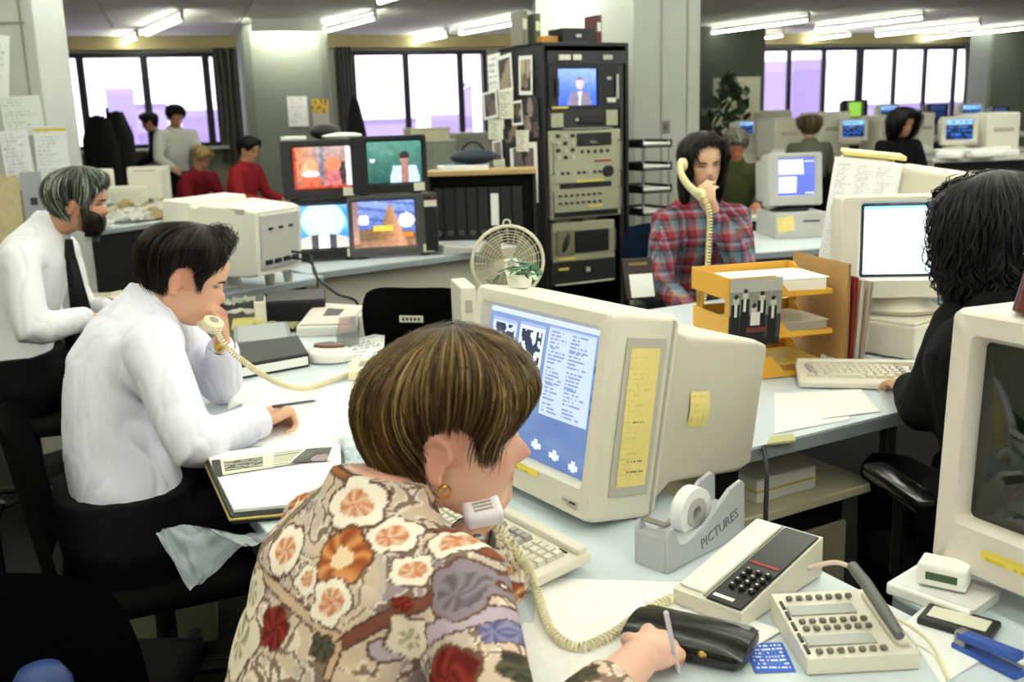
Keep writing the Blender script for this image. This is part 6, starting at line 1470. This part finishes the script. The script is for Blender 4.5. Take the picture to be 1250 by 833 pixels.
# files standing right of the trays
for i, (off, c_, hgt, lean, lab) in enumerate(((.21, '#b08a55', .31, 0, 'brown cardboard file standing against the amber trays'), (.226, '#8c2a22', .27, 2, 'thin red folder standing behind the brown cardboard file'), (.242, '#d9cfc0', .26, 3, 'cream folder standing next to the cardboard files'), (.262, '#b7a99a', .255, 5, 'greyish card folder at the monitor end of the standing files'))):
    o = thing('upright_folder', lab, 'folder', m=TRM @ T(off, .02, .001) @ ry(lean)); c__ = mat('card_'+c_[1:], c_, .75, var=.05, vs=9)
    obj('front_cover', MB().box((-.003, 0, hgt/2), (.002, .3, hgt)), c__, o); obj('back_cover', MB().box((.003, 0, hgt/2), (.002, .3, hgt)), c__, o); obj('contents', MB().box((0, .004, hgt*.49), (.004, .28, hgt*.94)), m_white, o)
paper('printed list standing in front of the amber trays by the files', [(1000, 450), (1025, 447), (1027, 430), (1002, 432)], textfn(6, 12), z=DZ+.03, res=(12, 14))
def cyl_thing(name, label, cat, a, b, r, mt, endm): 
    o = thing(name, label, cat, m=M.Translation(a)); d = b-a; obj('barrel', MB().cyl(V(), d*.9, r, n=8), mt, o); obj('point', MB().tube([d*.9, d], [r, r*.2], 8), endm, o)
cyl_thing('ballpoint_pen', 'grey pen lying on the corner desk in front of the trays', 'pen', pt(975, 464, .727), pt(1010, 451, .727), .005, mat('grey_pen', '#57554f', .4), m_chrome)
boxthing('yellow_cards', 'yellow card pad in front of the amber trays', 'cards', pt(990, 452), (.08, .05, .02), m_yellow, 15, parts=[('top_card', (0, 0, .0205), (.078, .048, .001), m_ylab)])
paper('big white sheet spread on the corner desk', [(945, 530), (1038, 512), (1020, 478), (945, 480)], curl=.0004)
paper('second white sheet on the corner desk nearest the keyboard', [(1000, 512), (1075, 502), (1050, 475), (985, 480)], z=DZ+.0022)
k1 = pt(1052, 468); keyboard('cream keyboard under the hand of the black-haired woman', T(k1.x+.05, k1.y+.0, .727) @ rz(-12), .44, .165)
slab('pale_folder', 'thin pale green folder at the near edge of the corner desk', 'folder', [(936, 545), (972, 540), (968, 532), (940, 536)], .006, mat('pale_green_card', '#b8b584', .7), bev=.001)
cable('black cable hanging down beside the edge of the corner desk', [PZ(932, 545, .715), PD(936, 575, 2.15), PD(935, 620, 2.12), PD(934, 660, 2.12)], .005)
for i, (dx, lab) in enumerate(((-.06, 'stack of white papers on the low cabinet under the corner desk'),)):
    boxthing('paper_stack', lab, 'papers', PZ(925, 597, .513)+V((0, .05, 0)), (.2, .24, .06), m_white, BANG, parts=[('yellow_layer', (0, 0, .03), (.204, .244, .006), m_ylab), ('top_sheet', (.004, 0, .0605), (.19, .23, .001), m_tape)])
# ---------------------------------------------------------------- fan, plant, diary behind the large monitor
fp = PD(617, 322, 3.35); fn_ = thing('desk_fan', 'cream wire-caged desk fan standing behind the large monitor', 'fan', (fp.x, fp.y+.1, .72), 8)
fz = fp.z-.72; m_fan = mat('cream_fan_enamel', '#cfc8b0', .4); FR = .122
obj('fan_base', MB().lathe([(.09, 0), (.095, .01), (.07, .025), (.02, .035)], 24), m_fan, fn_, smooth=True); obj('fan_post', MB().cyl((0, 0, .03), (0, 0, fz), .012, n=10), m_fan, fn_)
cg = obj('wire_cage', MB().torus(FR, .006, T(0, -.06, fz) @ rx(90), 40, 6), m_fan, fn_, smooth=True)
for k in range(11): obj('cage_ring', MB().torus(.012+.0095*k, .0012, T(0, -.085+.0022*k, fz) @ rx(90), 28, 4), m_fan, cg)
for k in range(24):
    a = 2*math.pi*k/24; obj('cage_wire', MB().tube([(.012*math.cos(a), -.085, fz+.012*math.sin(a)), (FR*.6*math.cos(a), -.08, fz+FR*.6*math.sin(a)), (FR*math.cos(a), -.06, fz+FR*math.sin(a))], .0012, 4), m_fan, cg)
for k in range(3):
    a = 2*math.pi*k/3+.4; obj('blade', MB().sheet(lambda u, v: V((math.cos(a+(u-.5)*1.2*(.4+v))*(.02+.08*v), -.05+.03*(u-.5), fz+math.sin(a+(u-.5)*1.2*(.4+v))*(.02+.08*v))), 6, 6, .002), mat('grey_fan_blade', '#9a9582', .4), fn_)
obj('motor', MB().cyl((0, -.03, fz), (0, .07, fz), .045, .035, 18), m_fan, fn_, smooth=True)
obj('top_loop', MB().torus(.012, .003, T(0, -.06, fz+FR+.01) @ rx(90), 16, 5), m_fan, fn_)
pmx = MACM @ V((-MACW/2+.06, .07, MACH)); pl = thing('potted_ivy', 'little ivy in a white handled pot on top of large monitor', 'plant', m=M.Translation(pmx) @ rz(-56))
obj('pot', MB().lathe([(.018, 0), (.024, .004), (.028, .03), (.03, .032), (.026, .03), (.02, .008)], 20), mat('white_ceramic', '#efede6', .3), pl, smooth=True)
obj('pot_handle', MB().tube([(-.026, 0, .012), (-.05, 0, .03), (-.05, 0, .052), (-.012, 0, .058), (.0, 0, .035)], .004, 7), mat('white_ceramic', '#efede6', .3), pl, smooth=True)
rg = random.Random(4)
for k in range(26):
    a = rg.uniform(0, 6.28); R_ = rg.uniform(.01, .055); z = .03+rg.uniform(-.01, .035)*(1-R_/.08); sz = rg.uniform(.009, .017)
    lf = [(0, -sz), (sz*.8, -sz*.3), (sz*.5, sz*.4), (0, sz), (-sz*.5, sz*.4), (-sz*.8, -sz*.3)]
    obj('leaf', MB().prism(lf, -.0006, .0006), mat(('ivy_green', 'ivy_pale')[k % 3 == 0], ('#3c6a4a', '#a9c9a2')[k % 3 == 0], .45), pl, m=T(R_*math.cos(a), R_*math.sin(a), z) @ rz(math.degrees(a)) @ rx(rg.uniform(-50, 50)) @ ry(rg.uniform(-40, 40)))
for k in range(6): a = k*1.05; obj('stem', MB().tube([(0, 0, .025), (.02*math.cos(a), .02*math.sin(a), .045), (.045*math.cos(a), .045*math.sin(a), .035)], .0012, 5), mat('ivy_stem', '#5a6a3c', .6), pl)
dq = PZ(788, 372, .725); dy = thing('open_diary', 'dark brown desk diary standing open with a white page', 'diary', m=M.Translation(dq+V((0, .12, 0))) @ rz(14) @ rx(-18))
obj('cover', MB().box((0, 0, .085), (.13, .012, .17), bev=.003, seg=1), mat('dark_brown_leather', '#2c1a12', .5), dy); obj('page', MB().box((.006, -.0075, .055), (.1, .003, .095)), m_white, dy); obj('gold_line', MB().box((0, -.007, .145), (.08, .002, .012)), mat('dull_gold_print', '#7a6238', .5), dy)
ck = PD(566, 372, 3.25); boxthing('cream_drive_box', 'upright cream drive box at the far corner of large monitor', 'computer', (ck.x, ck.y, .72), (.05, .2, .22), m_cream, 12, parts=[('switch', (.0, -.102, .16), (.02, .006, .04), m_beige_d)])
# papers taped to the near-left column
for i, (x0, y0, x1, y1, col, tl, lab, rows) in enumerate(((-30, 42, 17, 118, '#eef0ee', 8, 'white sheet pinned high on the grey column cladding', 10), (0, 118, 56, 165, '#dfe3de', -2, 'pale sheet of text taped on the column above the notices', 12), (0, 160, 45, 232, '#e9e9ee', -2, 'white notice with faint lines taped low on the column', 16), (40, 155, 90, 232, '#e4e6e6', 1, 'white notice with yellow heading on the column behind bearded man', 18))):
    a, b = onp1(x0, y0), onp1(x1, y1); wd, ht = abs(b.x-a.x), abs(a.z-b.z); f_t = textfn(50+i, rows, 1, col, '#b4b8b8', head='#d9c25a' if i == 3 else None, dens=.7)
    if i == 3: f_t = (lambda g_: (lambda u, v: hx('#d9c25a') if .93 < v < .97 else g_(u, v)))(textfn(53, rows, 1, col, '#b4b8b8'))
    o = obj('wall_notice', picture(wd, ht, 30, 40, f_t), m_print, m=P1M @ T((a.x+b.x)/2, -.006-.002*i, (a.z+b.z)/2) @ ry(tl)); tag(o, lab, 'notice')
# paper sheets on the lamp-lit column, far notice boards
C1N = c1m.to_3x3() @ V((0, -1, 0)); C1O = c1m @ V((0, 0, 0))
for x0, y0, x1, y1, fn2, lab in ((350, 118, 377, 154, textfn(3, 8, 1, '#f2f2ee', '#c9c9cc'), 'white sheet pinned on the lamp-lit column'), (380, 121, 403, 155, lambda u, v: hx('#c9a63c') if v > .5 and noise.noise((u*8, v*8, 1.)) > -.25 else (hx('#5a4a2a') if v > .5 else hx('#a9a6a2')), 'yellow and grey picture card pinned on the lamp-lit column')):
    a, b = c1m.inverted() @ PP(x0, y0, C1O, C1N), c1m.inverted() @ PP(x1, y1, C1O, C1N)
    o = obj('pinned_card', picture(abs(b.x-a.x), abs(a.z-b.z), 16, 20, fn2), m_print, m=c1m @ T((a.x+b.x)/2, -.008, (a.z+b.z)/2)); tag(o, lab, 'notice')
# ================================================================ CHAIRS
def office_chair(label, loc, face, col='#0b0b0c', seat_z=.44, back_top=.82, back_h=.34, bw=.42, arms=False, plate=False, name='office_chair', lean=8, boff=0.):
    """swivel chair facing `face` degrees"""
    o = thing(name, label, 'chair', (loc[0], loc[1], 0), face-90); mt = mat('chair_cloth_'+col[1:], col, .9, var=.12, vs=40, spec=.15)
    obj('seat', MB().box((0, 0, seat_z-.035), (.46, .44, .07), bev=.03, seg=3), mt, o, smooth=True)
    by = -.225+boff; zc = back_top-back_h/2
    def bk(u, v):
        x = (u-.5)*bw*(1-.12*abs(2*v-1)**3); return (x, by-.03*0+.05*(2*u-1)**2-.0, zc+(v-.5)*back_h*(1-.24*abs(2*u-1)**4))
    obj('backrest', MB().sheet(bk, 16, 12, .04), mt, o, smooth=True, m=T(0, by, zc) @ rx(lean) @ T(0, -by, -zc))
    obj('back_spine', MB().tube([(0, -.12, seat_z-.08), (0, by-.06, seat_z-.04), (0, by-.065, zc-.05), (0, by-.04, zc)], [.016, .016, .016, .014], 8), m_black, o)
    obj('column', MB().cyl((0, 0, .1), (0, 0, seat_z-.07), .028, .022, 14), m_black, o)
    for k in range(5):
        a = 2*math.pi*k/5+.3; lg_ = obj('leg', MB().tube([(.02*math.cos(a), .02*math.sin(a), .11), (.27*math.cos(a), .27*math.sin(a), .07)], [.022, .014], 8), m_black, o)
        obj('castor', MB().cyl((.27*math.cos(a)-.012*math.sin(a), .27*math.sin(a)+.012*math.cos(a), .028), (.27*math.cos(a)+.012*math.sin(a), .27*math.sin(a)-.012*math.cos(a), .028), .028, n=12), m_dark, lg_)
    if arms:
        for s in (-1, 1):
            ar = obj('armrest', MB().box((s*.27, -.02, seat_z+.2), (.06, .25, .035), bev=.012, seg=2), m_leather, o, smooth=True)
            obj('arm_post', MB().tube([(s*.2, -.02, seat_z-.05), (s*.27, -.02, seat_z), (s*.27, -.02, seat_z+.19)], .014, 8), m_black, ar)
    if plate:
        pl_ = obj('name_plate', MB().box((0, by-.048, zc+.045), (.085, .004, .024), bev=.001, seg=1), mat('cream_plate', '#cfcdb8', .5), o, m=T(0, 0, 0))
        for k in range(5): obj('plate_print', MB().box((-.028+.014*k, by-.0505, zc+.045), (.008, .002, .01)), m_dark, pl_)
    return o
def pl2(p): return (p.x, p.y)
bc_ = PD(503, 380, 3.42); office_chair('empty black office chair with a small cream plate on its back', (bc_.x+.06, bc_.y+.24), 77, back_top=PD(503, 350, 3.42).z, back_h=.3, bw=.43, plate=True)
def pel(p): return bpy.data.objects[p].location
office_chair('black office chair under the white-shirted man at the long desk', pl2(pmn.location+fdir(24)*.04), 24, back_top=.84, back_h=.42, bw=.46, boff=-.06)
office_chair('black office chair under the bearded man', pl2(bmn.location+fdir(16)*.04), 16, back_top=.74, back_h=.32, boff=-.02)
office_chair('blue-grey office chair under floral-bloused woman', pl2(fw.location+fdir(46)*.04), 46, '#8595ab', back_top=.73, back_h=.3, boff=-.03)
office_chair('black office chair with padded armrests under the black-haired woman', pl2(kw.location+fdir(97)*.03), 97, back_top=.74, back_h=.3, arms=True, boff=-.03)
office_chair('dark blue office chair behind the plaid-shirted woman', pl2(pwn.location+fdir(-62)*.03), -62, '#1c2c48', back_top=.96, back_h=.36, bw=.46, boff=-.05)
nc = PD(2, 640, 1.68); office_chair('large black padded chair standing empty behind the white-shirted man', (nc.x, nc.y+.05), 88, '#050506', back_top=.82, back_h=.52, bw=.56, seat_z=.46)
bs = PD(47, 812, 1.42); st = thing('blue_topped_stand', 'blue-topped stand in the dark beside the large black chair', 'stand', (bs.x, bs.y, 0))
obj('cushion', MB().lathe([(.03, bs.z-.06), (.042, bs.z-.05), (.042, bs.z-.03), (.03, bs.z-.008), (.01, bs.z+.0)], 28), mat('blue_vinyl', '#24396f', .5), st, smooth=True)
for k in range(3): a = 2.1*k; obj('leg', MB().tube([(.02*math.cos(a), .02*math.sin(a), bs.z-.05), (.1*math.cos(a), .1*math.sin(a), 0)], .012, 8), m_black, st)
# ================================================================ BACKGROUND PEOPLE
def bgperson(label, px_, py_, t, face, top, hcol, tone='#b98a70', pitch=15, lean=.1, stand=False, armz=.78, bottom='#15161c', long=False, bushy=0., sc=1., noarm=False, jac='jacket', zfix=None):
    Hd = PD(px_, py_, t)
    if zfix: Hd.z = zfix
    f, r = fdir(face), rgt(face); Mh = hm(Hd, face, pitch, 0); c7 = Hd-V((0, 0, .125))-f*.045
    pz = .95 if stand else .54; drop = c7.z-pz
    pelvis = V((c7.x, c7.y, pz))-f*lean; chest = c7+(pelvis-c7)*.35-f*.02; waist = c7+(pelvis-c7)*.72-f*.02
    if stand: knees = [pelvis+r*(s*.1)+V((0, 0, -.43))+f*.02 for s in (-1, 1)]; feet = [pelvis+r*(s*.11)-V((0, 0, pz-.08)) for s in (-1, 1)]
    else: knees, feet = seated_legs(pelvis, face, .1, .4)
    A = []; hs = []
    for s in (-1, 1):
        sh = c7+r*(s*.175)+V((0, 0, -.06)); wz = armz; el = sh+r*(s*.05)+f*.06+V((0, 0, -.24)); wr = V((el.x, el.y, max(wz, el.z-.1)))+f*.22-r*(s*.08); A.append((sh, el, wr))
        hs.append(dict(wr=wr, d=f+V((0, 0, -.15)), n=V((0, 0, -1)), side=-r*s, curls=CU(.3, .3, .2)))
    p = figure(label, (pelvis.x, pelvis.y, 0), Mh, tone, c7, chest, waist, pelvis, r, f, A, knees, feet, top, bottom, vox=.013, topname=jac, hands=hs, cre=(.004, 8., px_*.01), smo=4)
    E_ = tfn(gtab((0, .075), (.5, .07), (.9, .04 if not long else -.03), (1.3, 0 if not long else -.12), (1.6, .03 if not long else -.15), (2.1, -.04 if not long else -.16), (3.15, -.07 if not long else -.17)))
    hair(p, Mh, 500, lambda t_: .134, E_, lambda t_, f_2: .006+(.014+bushy)*math.sin(math.pi*min(1, f_2*.75+.15)), .005, cyc(*hcol), hcol[0], int(px_), zfl=-.03, lift=.006+bushy*.3, wave=.003+bushy*.2)
    if not stand: office_chair('dark office chair under the '+label.split(' at ')[0].split(' sitting')[0].split(' bending')[0].split(' reading')[0], (pelvis.x, pelvis.y), face, '#15161a', back_top=.8, back_h=.3, boff=-.04)
    return p
bgperson('standing man in white shirt and dark tie bending over the papers by the window', 214, 143, 10.6, -55, '#d8d8d0', ('#1a1512', '#0e0b0a'), pitch=25, lean=.22, stand=True, armz=1.0)
bgperson('man in a dark suit standing against the window by the coats', 183, 150, 12.7, -160, '#0c0c10', ('#0d0c0e', '#15131a'), lean=.12, stand=True)
bgperson('fair-haired person in red sweater bending beside the far desk', 245, 194, 9.9, -30, '#7a1a22', ('#a98c5c', '#8f7346', '#c4a877'), lean=.24, pitch=30)
bgperson('dark-haired person in red sweater and jeans sitting by the lamp-lit column', 303, 184, 9.4, -20, '#8a1f26', ('#1a1412', '#0f0c0b'), bottom='#33456a', lean=.1)
bgperson('grey-haired man in olive jacket and dark jumper reading behind the plaid-shirted woman', 898, 178, 7.6, -100, '#3d4124', ('#5a554a', '#8a8678', '#3f3b33'), tone='#b5765c', pitch=35, lean=.18, armz=.78)
bgperson('person with bushy olive-brown hair at a far terminal', 988, 158, 10.4, 80, '#5d5f50', ('#5c5038', '#3f3626', '#75694a'), bushy=.03, lean=.1)
bgperson('dark-haired woman in black at a far blue-screened terminal', 1102, 152, 8.8, -75, '#0e0e12', ('#0d0b0c', '#171416'), bushy=.035, long=True, lean=.1)
# ================================================================ BACKGROUND FURNITURE AND MACHINES
m_far = mat('far_cream_plastic', '#cfcbb9', .5); m_far2 = mat('far_white_plastic', '#dddacb', .5)
def bluescr(seed, a='#2a5fb0', b='#7fb4f0'):
    def fn(u, v):
        c = hx('#14203c')
        if v > .72: c = hx(b)
        if int(v*14) % 2 == 0 and hsh(u*12, v*14, seed) > .45: c = hx(a)
        return c
    return fn
def far_term(label, px_, py_, t, wpx, face, fn, body=None, ztop=None):
    """terminal whose screen centre is seen at the pixel"""
    p = PD(px_, py_, t); w_ = wpx*t/1215; h_ = w_*.82
    return crt('far_terminal', label, T(p.x, p.y, p.z-h_*.52) @ rz(face), w_, h_, .1, .18, (w_*.74, h_*.7, 0, h_*.54), body or m_far, fn=fn, res=(16, 12), stand=True, sh=.03), p.z-h_*.52-.03
def counter(label, x0, x1, t, z, dep=.8, ang=ANG, name='long_counter'):
    a, b = PD(x0, 170, t), PD(x1, 170, t*1.02); c = (a+b)/2; L = (b-a).xy.length
    o = thing(name, label, 'counter', (c.x, c.y, 0), math.degrees(math.atan2((b-a).y, (b-a).x)))
    obj('counter_top', MB().box((0, .1, z-.015), (L, dep, .03), bev=.004, seg=1), mat('far_white_top', '#cbcabd', .5), o)
    obj('front_panel', MB().box((0, -.2, z/2-.02), (L*.98, .02, z-.06)), mat('far_dark_panel', '#1c1d1c', .8), o)
    for s in (-1, 1): obj('end_panel', MB().box((s*L*.49, .1, z/2-.015), (.03, dep*.9, z-.03)), m_far, o)
    return o
counter('far counter of terminals below the long window', 950, 1215, 14.4, 1.0)
counter('middle counter of terminals behind the dark-haired woman', 940, 1290, 11.4, .95)
counter('nearer counter with terminal on the right behind the side-on monitor', 1120, 1330, 9.2, .988)
counter('desk where the olive-jacketed man reads', 862, 1000, 7.15, .72, .6)
for i, (x, y, t, wp, fc, fn, lab) in enumerate(((1042, 158, 11.2, 34, -12, bluescr(1), 'far grey terminal with blue-topped screen behind the listing'), (1045, 134, 14.2, 30, 5, lambda u, v: hx('#7fae3f') if .15 < u < .8 else hx('#2c3a20'), 'far terminal with bright green screen below the long window'), (1085, 138, 14.0, 26, 0, bluescr(3), 'far terminal with pale blue screen next to the green one'), (1146, 137, 14.0, 26, 10, bluescr(4, '#1c2f58', '#2a3f6a'), 'far dark-screened terminal below the end of the long window'), (1172, 159, 9.1, 42, -8, bluescr(5), 'terminal with blue text screen on the nearer counter'), (1187, 138, 14.0, 30, 0, bluescr(6), 'far terminal with a blue header near the grey wall return'), (912, 157, 12.0, 24, 15, bluescr(7), 'far terminal with blue screen next to the tall plant'), (1222, 138, 14.3, 20, 0, bluescr(8, '#1c2f58', '#2a3f6a'), 'small dark terminal beside the grey wall return'))):
    o, zb = far_term(lab, x, y, t, wp, fc, fn, [m_far, m_black, m_far2, m_dark, m_far, m_far, m_far2, m_dark][i])
    p = o.location
    if i in (6,): boxthing('terminal_stand', 'cream stand under the terminal next to the tall plant', 'stand', (p.x, p.y+.1, 0), (.4, .4, zb), m_far, parts=[('door', (0, -.2, zb/2), (.3, .01, zb*.7), m_far2)])
for i, (x, y, t, wp, hp, lab) in enumerate(((955, 160, 11.4, 40, 30, 'pale printer on the middle counter next to bushy-haired person'), (1010, 150, 11.6, 44, 26, 'wide white machine on the middle counter by the blue-topped terminal'), (1078, 158, 11.3, 28, 34, 'cream cabinet machine between the far terminals'), (1212, 158, 9.4, 50, 40, 'white machine on the nearer counter at the grey wall return'), (945, 143, 14.3, 34, 16, 'low white box below the first panes of the long window'), (1122, 150, 12.0, 24, 24, 'small cream machine behind the dark-haired woman'))):
    p = PD(x, y, t); w_, h_ = wp*t/1215, hp*t/1215; zb = {11: .95, 14: 1.0, 9: .988, 12: .95}.get(int(t), .95)
    boxthing('office_machine', lab, 'machine', (p.x, p.y+.1, zb), (w_, .4, max(.12, p.z+h_/2-zb)), m_far2 if i % 2 else m_far, ANG, bev=.02, parts=[('panel', (0, -.2, max(.12, p.z+h_/2-zb)*.6), (w_*.6, .01, .04), m_beige_d), ('paper_slot', (0, -.05, max(.12, p.z+h_/2-zb)), (w_*.7, .1, .01), m_white)])
rg = random.Random(12)
for i in range(16):
    x = rg.uniform(935, 1240); t = rg.choice((11.2, 14.2, 9.1)); z = {11.2: .95, 14.2: 1.0, 9.1: .988}[t]
    if t == 9.1: x = rg.uniform(1130, 1245)
    p = PD(x, 170, t); o = obj('paper_heap', MB().box((0, 0, .03), (.3, .22, .06), bev=.015, seg=1).box((.05, .03, .07), (.25, .2, .03), rz(20), bev=.008, seg=1), m_white, m=T(p.x, p.y+rg.uniform(-.1, .2), z) @ rz(rg.uniform(0, 90))); tag(o, 'untidy heap of white papers on a far counter', 'papers', 'paper heaps on the far counters')
# plant, cupboard by the dark green wall
pp = PD(890, 150, 13.4); big = thing('tall_plant', 'tall leafy plant in a tub against the dark green wall', 'plant', (pp.x, pp.y, 0))
obj('tub', MB().lathe([(.18, 0), (.22, .02), (.25, .4), (.22, .4), (.2, .36)], 20), mat('dark_tub', '#2a2622', .6), big, smooth=True)
obj('stem', MB().tube([(0, 0, .3), (.02, 0, .9), (-.02, .02, 1.5)], [.02, .016, .01], 8), mat('plant_stem', '#4a4a2c', .7), big)
for k in range(110):
    a = rg.uniform(0, 6.28); z = rg.uniform(.9, 1.9); R_ = .33*math.sin(math.pi*min(1, max(.08, (z-.8)/1.2)))*rg.uniform(.3, 1); s_ = rg.uniform(.06, .11)
    obj('leaf', MB().prism([(0, -s_), (s_*.45, -s_*.2), (s_*.4, s_*.4), (0, s_), (-s_*.4, s_*.4), (-s_*.45, -s_*.2)], -.002, .002) if k == 0 else big['lf'], mat('plant_leaf', '#33452a', .5), big, m=T(R_*math.cos(a), R_*math.sin(a), z) @ rz(math.degrees(a)) @ rx(rg.uniform(-60, 60)) @ ry(rg.uniform(-50, 50))) if False else None
lm = MB(); lm.prism([(0, -.09), (.04, -.02), (.036, .035), (0, .09), (-.036, .035), (-.04, -.02)], -.002, .002)
l0 = obj('leaf', lm, mat('plant_leaf', '#3b4f30', .5), big)
for k in range(130):
    a = rg.uniform(0, 6.28); z = rg.uniform(.9, 1.95); R_ = .36*math.sin(math.pi*min(1, max(.1, (z-.75)/1.25)))*rg.uniform(.3, 1)
    if k == 0: lo_ = l0
    else: lo_ = bpy.data.objects.new('leaf', l0.data); COL.objects.link(lo_); lo_.parent = big
    lo_.matrix_basis = T(R_*math.cos(a), R_*math.sin(a), z) @ rz(math.degrees(a)) @ rx(rg.uniform(-60, 60)) @ ry(rg.uniform(-50, 50)) @ M.Diagonal((1.2, 1.2, 1, 1))
cq = PD(899, 118, 14.6); cu = thing('wall_cupboard', 'cream cupboard standing against the dark green wall behind the plant', 'cupboard', (cq.x, cq.y, 0), ANG)
cht = PD(899, 95, 14.6).z; obj('cupboard_body', MB().box((0, 0, cht/2), (.58, .36, cht), bev=.006, seg=1), mat('cream_cupboard', '#c5c3ab', .6), cu)
for s in (-1, 1): d = obj('door', MB().box((s*.142, -.185, cht/2), (.27, .015, cht-.1), bev=.004, seg=1), mat('cream_cupboard_door', '#cfcdb6', .6), cu); obj('handle', MB().box((s*.03, -.2, cht*.55), (.015, .02, .1)), m_chrome, d)
# far left: terminals, papers, coats
for i, (x, y, t, fc, lab) in enumerate(((122, 203, 9.0, 150, 'white terminal seen from behind next to the papered column'), (182, 203, 9.2, 190, 'white terminal seen from behind in front of bending man'))):
    p = PD(x, y, t); crt('rear_view_terminal', lab, T(p.x, p.y, .81) @ rz(fc), .36, .33, .12, .2, (.27, .22, 0, .18), m_far2, fn=bluescr(i), res=(12, 10), sh=.03)
p = PD(152, 208, 8.9); boxthing('terminal_box', 'low white machine between two rear-view terminals', 'machine', (p.x, p.y, .78), (.34, .3, .2), m_far2, 20, bev=.01, parts=[('front_panel', (0, -.152, .1), (.24, .01, .12), m_far)])
for i in range(40):
    p = lq0+lqd*rg.uniform(.25, 2.2)+lqn*rg.uniform(.15, 1.1); p.z = .782
    o = obj('loose_papers', MB().sheet(lambda u, v: ((u-.5)*.34, (v-.5)*.24, .01+.13*abs(noise.noise(V((u*2.5+i*2, v*2.5, i))))), 8, 8, .002), (m_white, mat('cream_sheet', '#e2dcc4', .8), mat('tan_sheet', '#cdb98f', .8))[i % 3 if i % 4 else 0], m=M.Translation(p) @ rz(rg.uniform(0, 180))); tag(o, 'rumpled papers heaped on the paper-strewn desk', 'papers', 'papers on the far-left desk')
cp = PD(134, 165, 12.2); cs = thing('coat_stand', 'coat stand hung with black coats in front of the window', 'coat stand', (cp.x, cp.y, 0))
obj('pole', MB().cyl((0, 0, 0), (0, 0, 1.75), .02, n=10), m_black, cs); obj('foot', MB().lathe([(.25, 0), (.25, .02), (.03, .05)], 20), m_black, cs)
for k, (dx, dz, wv) in enumerate(((-.14, 1.66, .2), (.12, 1.7, .19), (.0, 1.62, .2))):
    obj('coat', MB().sheet(lambda u, v: (dx+math.cos(u*2*math.pi)*wv*(.45+.55*min(1, v*3.5)), -.05*k+math.sin(u*2*math.pi)*.12*(.5+.5*min(1, v*3)), dz-1.0*v+.01*math.sin(u*25)), 36, 10), mat('black_coat', '#0a090c', .9), cs, smooth=True)
jc = PD(434, 150, 11.0); js = thing('hanging_jacket', 'black jacket on a stand between lamp-lit column and the middle window', 'jacket', (jc.x, jc.y, 0))
obj('pole', MB().cyl((0, 0, 0), (0, 0, 1.75), .018, n=8), m_black, js); obj('foot', MB().lathe([(.2, 0), (.2, .02), (.02, .04)], 16), m_black, js)
obj('jacket', MB().sheet(lambda u, v: (math.cos(u*2*math.pi)*(.03+.17*v**.8), math.sin(u*2*math.pi)*(.03+.1*v), 1.76-1.0*v+.01*math.sin(u*20)), 30, 12), mat('black_coat', '#0a090c', .9), js, smooth=True)
